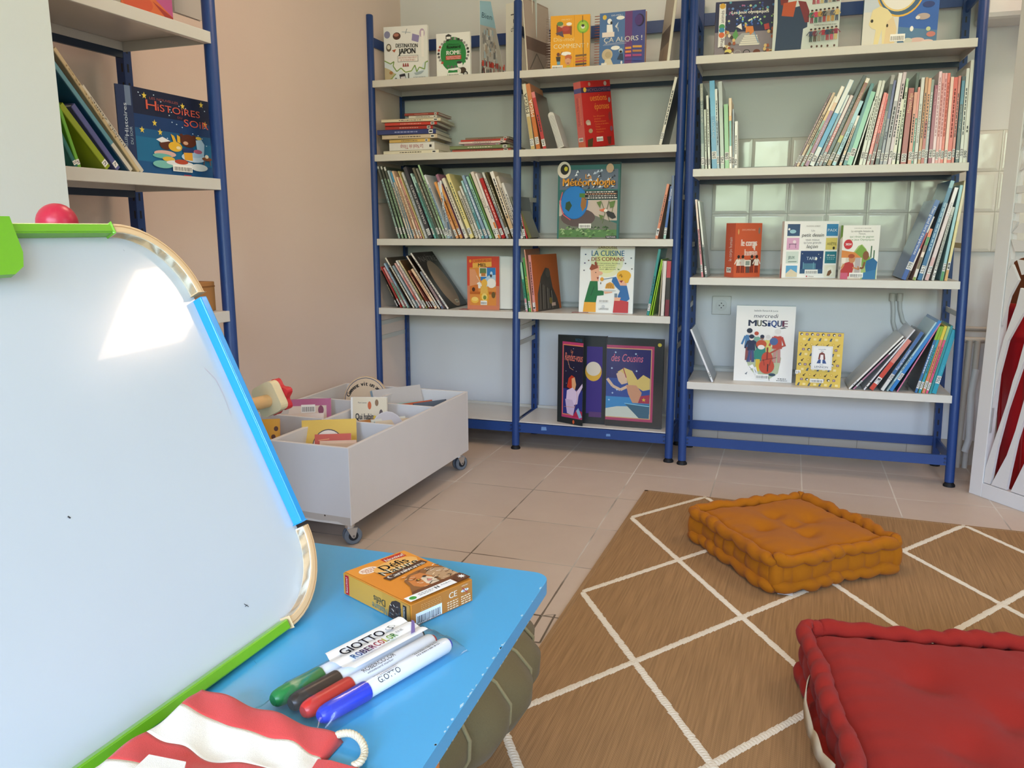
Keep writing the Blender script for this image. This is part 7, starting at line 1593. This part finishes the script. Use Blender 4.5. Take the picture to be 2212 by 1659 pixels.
def edging(i0, i1, col, name, trim=.0):
    """a length of the rim between outline indices"""
    O = outline(0); I = outline(tw); n_ = len(O); idx = [(i0+k) % n_ for k in range((i1-i0) % n_+1)]
    o_ = [O[i] for i in idx]; i_ = [I[i] for i in idx]
    if trim:
        def sh(L):
            a, b = Vector(L[0]), Vector(L[1]); L[0] = tuple(a+(b-a).normalized()*trim); a, b = Vector(L[-1]), Vector(L[-2]); L[-1] = tuple(a+(b-a).normalized()*trim); return L
        o_ = sh(o_); i_ = sh(i_)
    mb = MB(); k = len(o_); vs = [(p[0], -td, p[1]) for p in o_]+[(p[0], -td, p[1]) for p in i_]+[(p[0], 0.006, p[1]) for p in o_]+[(p[0], 0.0, p[1]) for p in i_]
    fs = []
    for j in range(k-1): fs += [(j, j+1, k+j+1, k+j), (k+j, k+j+1, 3*k+j+1, 3*k+j), (2*k+j, 2*k+j+1, j+1, j), (3*k+j, 3*k+j+1, 2*k+j+1, 2*k+j)]
    fs += [(0, k, 3*k, 2*k), (k-1, 2*k-1, 4*k-1, 3*k-1)]
    mb.add(vs, fs, col, False)
    if col == 'e2bf92':
        for j in range(4*k):
            pass
        mb.c[k:2*k] = mb.c[k:2*k]
        o2 = len(mb.v); mb.add([(p[0], -td-.0003, p[1]) for p in [tuple(Vector(a).lerp(Vector(b), .30)) for a, b in zip(o_, i_)]]+[(p[0], -td-.0003, p[1]) for p in [tuple(Vector(a).lerp(Vector(b), .37)) for a, b in zip(o_, i_)]], [(j, j+1, k+j+1, k+j) for j in range(k-1)], 'b98a58')
        mb.add([(p[0]+0, -td*.97, p[1]) for p in i_]+[(p[0], -.001, p[1]) for p in i_], [(j, j+1, k+j+1, k+j) for j in range(k-1)], 'ece2cc'); mb.v[-2*k:] = [(x, y, z) for x, y, z in mb.v[-2*k:]]
    return mb.build(name, M_LACQ if col not in ('e2bf92',) else M_WOOD, easel, bevel=.0015)
# outline indices: 0..12 far-left-top arc (viewer side), 13..25 arc at top right in the photo, 26..38 bottom right arc, 39..51 viewer-side bottom arc
edging(12, 13, '6fb41e', 'green_top_edge', .001); edging(13, 25, 'e2bf92', 'wooden_corner', .0015); edging(25, 26, '1e9ae0', 'blue_side_edge', .003); edging(26, 38, 'e2bf92', 'wooden_corner', .0015); edging(38, 39, '6fb41e', 'green_bottom_edge', .001); edging(39, 51, 'e2bf92', 'wooden_corner', .0015); edging(51, 0, '1e9ae0', 'blue_side_edge', .003); edging(0, 12, 'e2bf92', 'wooden_corner', .0015)
# laminations on the wooden corners
# clip on the top edge
cp = [(.118,.468),(.130,.425),(.136,.412),(.15,.404),(.2,.404),(.2,.468)]
e0 = Vector(); mb = MB(); mb.prism([(.121,.466),(.124,.430),(.130,.416),(.141,.409),(.18,.409),(.18,.466)], 1, -td-.006, -td+.001, '6fb41e'); mb.build('clip', M_LACQ, easel, bevel=.002)
# scribble remains and specks on the board
c = MB()
def bline(p, q_, w=.0006, col='4a4e58'):
    P = [ME.inverted() @ pN(x, y, EO, En) for x, y in (p, q_)]; a = Vector((P[0].x, P[0].z)); b = Vector((P[1].x, P[1].z)); d = (b-a).normalized(); nn = Vector((-d.y, d.x))*w/2
    c.add([(a.x+nn.x, -.0009, a.y+nn.y), (b.x+nn.x, -.0009, b.y+nn.y), (b.x-nn.x, -.0009, b.y-nn.y), (a.x-nn.x, -.0009, a.y-nn.y)], [(0,1,2,3)], col)
for p, q_, w, col in (((145,1116),(151,1120),.0014,'2c3038'),((526,1305),(536,1311),.0008,'3a3e46'),((528,1311),(533,1307),.0006,'3a3e46'),((440,795),(465,820),.0004,'c0a0b0'),((465,820),(480,850),.0004,'c8a8b4'),((480,850),(498,895),.0003,'c8b0ba'),((265,540),(268,543),.0005,'8a9098')): bline(p, q_, w, col)
c.build('pen_marks', M_PRINT, easel)
# second board behind, opened like a tent, with its braces
back = MB()
bw = math.radians(56)
zb_ = Vector((0, math.sin(bw)*-1, math.cos(bw)))     # direction down the rear board from the top
O2 = outline(0); ang = math.radians(54)
def rearP(x, z, t):
    s = EH-z; return (x, .012+s*math.sin(ang)+t*math.cos(ang), EH-s*math.cos(ang)+t*math.sin(ang))
k = len(O2); vs = [rearP(x, z, 0) for x, z in O2]+[rearP(x, z, .006) for x, z in O2]; mb = MB(); mb.add(vs, [tuple(range(k)), tuple(range(2*k-1, k-1, -1))]+[(j, (j+1) % k, k+(j+1) % k, k+j) for j in range(k)], '2f3a38'); mb.build('rear_board', M_WOOD, easel)
# screw with wooden nut at the far end
kp = ME.inverted() @ pN(560, 868, EO-En*.055, En)
def K(p): return p
kx, kz = kp.x, kp.z
mb = MB(); mb.cyl((kx+.05, .055, kz), (kx-.014, .055, kz-.002), .0085, 'd9a870', 20); mb.build('threaded_peg', M_WOOD, easel)
mb = MB(); pl = []
for (sx, sz) in ((1,1),(-1,1),(-1,-1),(1,-1)):
    for k in range(5):
        a = math.atan2(sz, sx)-pi/4+pi/2*k/4 if True else 0
        pl.append((.055+sx*.0105+.008*math.cos(a), kz+sz*.0125+.008*math.sin(a)))
mb.prism(pl, 0, kx-.028, kx-.014, 'dcc49a', smooth=False); mb.build('wooden_plate', M_WOOD, easel, bevel=.003)
mb = MB(); st = [(.055+(.021+.0035*math.cos(6*t))*math.cos(t), kz+(.021+.0035*math.cos(6*t))*math.sin(t)) for t in [2*pi*i/48 for i in range(48)]]; mb.prism(st, 0, kx-.040, kx-.029, 'c8202c', smooth=True); mb.build('red_nut', M_PLAS, easel, bevel=.002)
bp_ = ME.inverted() @ pN(120, 474, EO-En*.045, En)
mb = MB(); mb.ball((bp_.x, .045, bp_.z-.004), .0205, 'c82440', 28); mb.build('red_ball_knob', M_PLAS, easel)

# ------------------------------------------------------------------ card game box
TL, TF, TR, TN = [pz(x, y, ZT+.026) for x, y in ((752,1238),(863,1188),(1023,1248),(884,1312))]
L1 = ((TR-TF)+(TN-TL))/2; exb = L1.normalized(); eyb = Vector((-exb.y, exb.x, 0)); Lx = .121; Ly = .089; cb = (TL+TF+TR+TN)/4; Hb = .026
OB = Vector((cb.x, cb.y, ZT+.0003))-exb*Lx/2-eyb*Ly/2
box = empty('card_game_box', frame(OB, exb, eyb, (0,0,1)), 'orange card game box with a tiger on its lid', 'box')
MB().box((0, 0, 0), (Lx, Ly, Hb), 'c9822c').build('carton', M_GLOSS, box, bevel=.0012)
# lid print: canvas x runs across the short side, y down along the long side
fm = frame((0, 0, Hb+.0002), (0, 1, 0), (0, 0, -1), (-1, 0, 0))   # text right = +y, text up = -x
c = Canvas(Ly, Lx, frame((Lx, 0, Hb+.0002), (0, 1, 0), (0, 0, -1), (-1, 0, 0)))
c.rect(1.5, 1, 98.5, 99, 'd9862a'); c.rect(1.5, 1, 98.5, 24, 'df9032'); c.rect(56, 3, 90, 13, 'b8281c'); c.text(73, 11, 5.6, 'bioviva!', 'f4ead8', 30, 'c', bold=.06, shear=.1); c.ell(25, 15, 14, 7, 'f0dcc8', 24); c.dashes(15, 12, 35, 1.4, 'b8704c', 2); c.dashes(14, 15, 36, 1.4, 'b8704c', 3); c.dashes(17, 18, 33, 1.4, 'b8704c', 4)
c.ell(60, 24, 34, 12, 'e6ac5c', 28); c.text(58, 27, 11, 'Défis', '2a2a24', 42, 'c', bold=.05); c.text(57, 36, 10, 'Nature', 'e8dcc0', 60, 'c', bold=.12, rot=.03); c.text(57, 36, 10, 'Nature', '7a7c5c', 60, 'c', bold=.02, rot=.03); c.poly([(22,40),(92,33),(94,41),(24,49)], '4a2c1c'); c.text(58, 44, 6, 'Carnivores', 'f4ece0', 62, 'c', bold=.08, rot=.08)
r = random.Random(21)
c.poly([(20,84),(30,72),(34,60),(48,52),(66,50),(84,50),(98,58),(98,84)], '8a5a30')
c.poly([(34,74),(38,62),(50,55),(64,56),(70,66),(64,80),(46,84),(38,80)], 'c87a3c'); c.poly([(50,78),(54,66),(62,64),(68,72),(66,84),(56,88)], 'e4d0b4'); c.poly([(66,62),(84,54),(98,64),(98,84),(74,86),(70,72)], 'b4906a')
for i in range(60):
    x = r.uniform(34, 96); y = r.uniform(52, 84); L = r.uniform(2, 8); a = r.uniform(-.6, .9); c.line([(x,y),(min(98,x+L*math.cos(a)), min(86,y+L*math.sin(a)*.7))], r.uniform(.6,1.4), r.choice(['2c1c12','f0e0c8','6a3a1c','e8c8a0','3c2a1c'])); c.k -= .85
c.ell(48, 68, 3, 1.8, '1c120c'); c.ell(48.4, 68, 1.4, 1.4, 'd8a83c'); c.ell(60, 66, 3, 1.8, '1c120c'); c.ell(58, 75, 3.4, 2, 'c87a6c'); c.line([(50,82),(58,79),(66,82)], 1, '1c120c')
c.poly([(20,84),(98,84),(98,99),(4,99)], '6a3c20'); c.rect(1.5, 89, 76, 98.6, 'eeece8'); c.ell(10, 94, 5, 3, '3c9a3c', 14); c.dashes(20, 91.5, 44, 1.2, 'a0a0a0', 5); c.dashes(20, 94, 42, 1.2, 'a0a0a0', 6); c.rect(46, 91, 48, 95, '3a3a3a'); c.rect(50, 91, 52, 95, '3a3a3a'); c.dashes(56, 92, 72, 1.2, 'a0a0a0', 7)
c.poly([(78,90),(90,84),(98,88),(98,99),(78,99)], '5a3018'); star(c, 91, 92, 6, 'f4f0ea', 8)
c.build('lid_print', box)
# long side facing the viewer (-y face): canvas right = +x
c = Canvas(Lx, Hb, Matrix.Identity(4)); c.rect(.5, 2, 99.5, 98, 'b98a34'); c.rect(.5, 2, 60, 98, 'c0903a'); c.rect(3, 6, 9, 96, 'a81c2c'); c.k += 1
vs, fs, tw_ = text_geo('bioviva!'); sx = Hb*.7/tw_; sz = .0028/.69
c.mb.add([(Lx*.06+.0014-b_*sz, -.0009, Hb*.15+a*sx) for a, b_, _ in vs], fs, 'f0e8dc')
c.text(56, 34, 30, 'Défis', '4a4a34', 17, 'c', bold=.05, rot=pi); c.text(56, 68, 30, 'Nature', '6a7a6c', 22, 'c', bold=.05, rot=pi)
c.poly([(68,98),(70,50),(74,22),(80,10),(86,10),(87,98)], '3c2c24')
for i in range(26):
    x = r.uniform(70, 85); y = r.uniform(20, 94); c.line([(x,y),(x+r.uniform(1,3),y+r.uniform(-8,10))], r.uniform(.5,1), r.choice(['1c1410','d8c8b4','8a7c70','4c5c68','2c4448'])); c.k -= .85
c.rect(88, 3, 99.5, 98, 'b4843a'); c.rect(90, 12, 95, 92, '2c2420'); vs, fs, tw_ = text_geo('Carnivores'); sx = Hb*.7/tw_; sz = .0024/.69; c.k += 1; c.mb.add([(Lx*.925+.0012-b_*sz, -.0024, Hb*.14+a*sx) for a, b_, _ in vs], fs, 'f0ece4')
c.build('side_print', box)
# end facing right (+x face): canvas right = +y
c = Canvas(Ly, Hb, frame((Lx, 0, 0), (0,1,0), (-1,0,0), (0,0,1))); c.rect(1, 2, 99, 98, 'b5742c'); c.barcode(7, 46, 48, 96, 'dfe6ea'); c.text(27, 96, 9, '3 569160 280020', '2c2c34', 38, 'c'); c.text(66, 44, 26, 'CE', 'f4e8d4', 13, 'c', bold=.04); c.ell(86, 34, 6.5, 6.5, 'e8e4e8', 20); c.ell(86, 34, 5.2, 5.2, 'e0e8ec', 20); c.text(86, 42, 14, '0-3', '4a4a60', 7, 'c'); c.line([(81.5,18),(90.5,50)], 1.1, 'b83c3c'); c.text(86, 14, 6, 'ATTENTION !', 'f0dcc0', 11, 'c')
for k in range(4): c.dashes(56, 56+k*10, 74, 5, 'ecd2ac', 10+k); c.dashes(79, 56+k*10, 95, 5, 'ecd2ac', 20+k)
for k in range(4): c.dashes(14, 12+k*8, 46, 3, 'd09a58', 30+k)
c.build('end_print', box)

# ------------------------------------------------------------------ sleeve of four whiteboard markers
zc = ZT+.0105; LP = [('green','1f7a3c',(605,1500),(905,1352),0),('black','2c2422',(645,1520),(930,1362),1),('red','c62c28',(652,1535),(946,1378),2),('blue','2a3ec8',(680,1545),(968,1388),3)]
a0 = pz(612, 1500, zc); a3 = pz(690, 1548, zc); b3 = pz(970, 1388, zc)
dirp = (b3-a3).normalized(); nrp = Vector((-dirp.y, dirp.x, 0)); Lp = .158; rp = .0080
for i, (nm, col, *_r) in enumerate(LP):
    off = (3-i)*.0172; o_ = a3+nrp*off+dirp*[-.010, -.004, -.004, 0][i]; o_.z = ZT+rp*1.18+.0004
    mk = empty('marker_pen', frame(o_, dirp, nrp, (0,0,1)), '%s-capped whiteboard marker in the clear sleeve' % nm, 'marker', 'whiteboard markers in the sleeve')
    mb = MB(); mb.tube([(0,0,0),(.0015,0,0),(.004,0,0),(.010,0,0),(.050,0,0),(.0515,0,0)], [.0048,.0062,.0074,.0083,.0089,.0086], col, 16); mb.build('cap', M_PLAS, mk)
    mb = MB(); mb.tube([(.0515,0,0),(.053,0,0),(Lp-.006,0,0),(Lp-.003,0,0)], [.0066,.0078,.0078,.0068], 'e6eaf0', 20); mb.build('barrel', M_PLAS, mk)
    mb = MB(); mb.tube([(Lp-.003,0,0),(Lp,0,0),(Lp+.0015,0,0)], [.0058,.0052,.0035], col if nm != 'black' else '1c1c1c', 14); mb.build('end_plug', M_PLAS, mk)
    # printing wrapped on the upper side of the barrel
    mb = MB()
    def wrap(txt, x0_, x1_, a_c, hh, colr, bar=False):
        if bar:
            x = x0_; rr = random.Random(5)
            while x < x1_:
                w = rr.uniform(.0004, .0012); mb.add([(x, .00795*math.sin(a), .00795*math.cos(a)) for a in (a_c-.5, a_c, a_c+.5)]+[(x+w, .00795*math.sin(a), .00795*math.cos(a)) for a in (a_c+.5, a_c, a_c-.5)], [(0,1,4,5),(1,2,3,4)], colr); x += w+rr.uniform(.0004, .0012)
            return
        vs, fs, tw_ = text_geo(txt); sx = (x1_-x0_)/tw_; sz = hh/.69
        P = []
        for a, b_, _ in vs:
            s = (b_*sz-hh/2)/.008; an = a_c+s; P.append((x0_+a*sx, .00798*math.sin(an), .00798*math.cos(an)))
        mb.add(P, fs, colr)
    if i == 2: wrap('ROBERCOLOR', .066, .105, -.05, .0052, '2c3444'); wrap('whiteboard marker', .068, .10, -.62, .002, '4a5060')
    if i == 3: wrap('RIPORRE ORIZZONTALMENTE', .062, .092, .35, .0018, '3a3e48'); wrap('STORE HORIZONTALLY', .064, .088, -.02, .0018, '3a3e48'); wrap('GIOTTO', .062, .088, -.62, .0056, '1c2438'); wrap('', .112, .142, .1, 0, '3a3e46', True)
    if mb.v: mb.build('barrel_print', M_PRINT, mk)
# clear sleeve with its paper insert: one soft envelope over the pens
sl = empty('marker_sleeve', frame(a3+Vector((0,0,ZT-a3.z)), dirp, nrp, (0,0,1)), 'clear plastic sleeve with a white printed insert holding four markers', 'sleeve')
prof_y = [-.0135,-.0105,-.009,-.006,0,.0086,.0172,.0258,.0344,.0430,.0516,.0586,.062,.066]
zp = [.0008,.004,.010,.0165,.0192,.0172,.0194,.0172,.0194,.0172,.0192,.0165,.008,.0008]
mb = MB(); vs = []; XS = [-.026,-.020,-.012,-.004,.01,.03,.05,.08,.11,.14,.155,.165,.172]; r = random.Random(3)
for x in XS:
    e_ = 1 if .0 < x < .158 else max(.06, 1-(abs(x-.079)-.079)/.016)
    for y, z in zip(prof_y, zp):
        yy = .026+(y-.026)*(1 if e_ > .5 else 1.04); vs.append((x+r.uniform(-.001,.001)*(1 if e_ < .9 else 0), yy, max(.0006, z*e_*1.0+r.uniform(-.0006,.0010)*(z > .006))))
n_ = len(prof_y); fs = [(i*n_+j, i*n_+j+1, (i+1)*n_+j+1, (i+1)*n_+j) for i in range(len(XS)-1) for j in range(n_-1)]
mb.add(vs, fs, 'ffffff', True); mb.build('film', M_CLEAR, sl)
mb = MB(); m_ = 12; vs = []   # curved card insert lying over the green and black barrels
for k in range(m_+1):
    y = .0225+.043*k/m_; z = .0178+.0026*abs(math.sin(pi*(y-.0086)/.0172+pi/2)); vs += [(.058-(.006*math.sin(k/m_*pi)), y, z+.0006), (.152, y, z+.0006)]
mb.add(vs, [(2*k, 2*k+1, 2*k+3, 2*k+2) for k in range(m_)], 'f0eeea', True); mb.build('paper_insert', M_PAPER, sl)
c = Canvas(.094, .043, frame((.058, .0228, .0214), (1,0,0), (0,0,-1), (0,1,0)))
c.text(8, 46, 26, 'GIOTTO', '1f2740', 56, bold=.03); x = 10
for ch, q_ in zip('ROBERCOLOR', ['3c7ab8','3c5ca0','4a3c78','6a3c70','8a3468','b02c48','c03c34','c8b840','8ab83c','4a9a4c']): c.text(x, 76, 20, ch, q_, 4.6, bold=.05); x += 5.9
c.ell(74, 34, 6.4, 6.4, '6a6e78', 24); c.ell(74, 34, 5.6, 5.6, 'f0eeea', 24); c.text(74, 44, 18, '5', '2c3a38', 4, 'c'); c.text(75, 66, 8, 'FINE', '3a3e48', 9, 'c'); c.poly([(78,94),(100,46),(100,56),(84,94)], '7a6aa8')
c.build('insert_print', sl)

# ------------------------------------------------------------------ striped cloth pouch with a rope loop
pcs = lambda x, y, z: pz(x, y, z)
M_PCH = fabric('pouch_canvas', 1400, .2)
Lk = [pz(x, y, ZT+.030) for x, y in ((440,1481),(388,1526),(312,1583),(226,1640),(140,1700))]
Rk = [pz(x, y, ZT+.009) for x, y in ((741,1584),(702,1626),(664,1668),(626,1712),(588,1756))]
PO = Vector((Rk[0].x, Rk[0].y, ZT))
pouch = empty('cloth_pouch', PO, 'red and white striped canvas pouch leaning against the easel foot', 'pouch')
cols4 = ['cf4a46', 'e9e3d6', 'cf4a46', 'e9e3d6']
def band(k, s, t):
    a = Lk[k].lerp(Lk[k+1], t); b_ = Rk[k].lerp(Rk[k+1], t); p = b_.lerp(a, s)
    w = .0022*math.sin(s*11+1)+.0012*math.sin(s*23)
    d = (Lk[2]-Lk[0]).normalized(); kk = (0 if k == 0 else 1)*(1-t)+t
    p = p+d*w*kk
    p.z = ZT+.009+.021*s**1.6+.0045*math.sin(s*pi)*math.sin((k+t)*2.2+.6)+.0018*math.sin(s*17+(k+t)*4)
    e = min(1, (k+t)/.10, s/.03 if s > 0 else 0, 1); p.z = ZT+.001+(p.z-ZT-.001)*max(0, e)**.5
    return p
mb = MB(); NS = 44; NT = 10
for k in range(4):
    vs = [tuple(band(k, i/NS, j/NT)-PO) for j in range(NT+1) for i in range(NS+1)]
    mb.add(vs, [(j*(NS+1)+i, j*(NS+1)+i+1, (j+1)*(NS+1)+i+1, (j+1)*(NS+1)+i) for j in range(NT) for i in range(NS)], cols4[k], True)
po = mb.build('striped_cloth', M_PCH, pouch); so_ = po.modifiers.new('thick', 'SOLIDIFY'); so_.thickness = .0012; so_.offset = -1
# white patch sewn on the second red band, seen at the bottom edge
pa = [pz(x, y, ZT+.034) for x, y in ((322,1632),(402,1648),(395,1676),(280,1672))]
mb = MB(); mb.add([tuple(p-PO) for p in pa], [(0,1,2,3)], 'ece7dc'); q_ = mb.build('white_patch', M_PCH, pouch); m_ = q_.modifiers.new('thick', 'SOLIDIFY'); m_.thickness = .001
# lower flap of the pouch in front
fl = [pz(x, y, z_) for x, y, z_ in ((672,1636,ZT+.006),(715,1640,ZT+.008),(800,1664,ZT+.006),(796,1720,ZT+.004),(640,1720,ZT+.004))]
mb = MB(); mb.add([tuple(p-PO) for p in fl]+[(p.x-PO.x, p.y-PO.y, .0005) for p in fl], [(0,1,2,3,4),(0,5,6,1),(1,6,7,2),(2,7,8,3),(3,8,9,4),(4,9,5,0)], 'cf4a46'); mb.build('lower_flap', M_PCH, pouch, bevel=.0015)
# twisted rope loop
ctrl = [pz(x, y, z_) for x, y, z_ in ((728,1588,ZT+.008),(742,1584,ZT+.010),(760,1585,ZT+.011),(776,1595,ZT+.010),(786,1612,ZT+.008),(787,1630,ZT+.006),(778,1646,ZT+.006),(764,1654,ZT+.005))]
def cr(P, t):
    n_ = len(P)-1; i = min(int(t*n_), n_-1); f_ = t*n_-i; p0 = P[max(i-1,0)]; p1 = P[i]; p2 = P[i+1]; p3 = P[min(i+2,n_)]
    return .5*((2*p1)+(p2-p0)*f_+(2*p0-5*p1+4*p2-p3)*f_*f_+(3*p1-p0-3*p2+p3)*f_**3)
mb = MB(); NR = 150; up = Vector((0,0,1))
for st in range(3):
    pts = []
    for k in range(NR+1):
        t = k/NR; p = cr(ctrl, t); d = (cr(ctrl, min(1, t+.01))-cr(ctrl, max(0, t-.01))).normalized(); e1 = (up-d*up.dot(d)).normalized(); e2 = d.cross(e1)
        a = t*pi*2*6.5+st*2*pi/3; pts.append(p-PO+(e1*math.cos(a)+e2*math.sin(a))*.0014)
    mb.tube(pts, .0018, 'd9cdb2', 8)
mb.build('rope_loop', M_CLOTH, pouch)
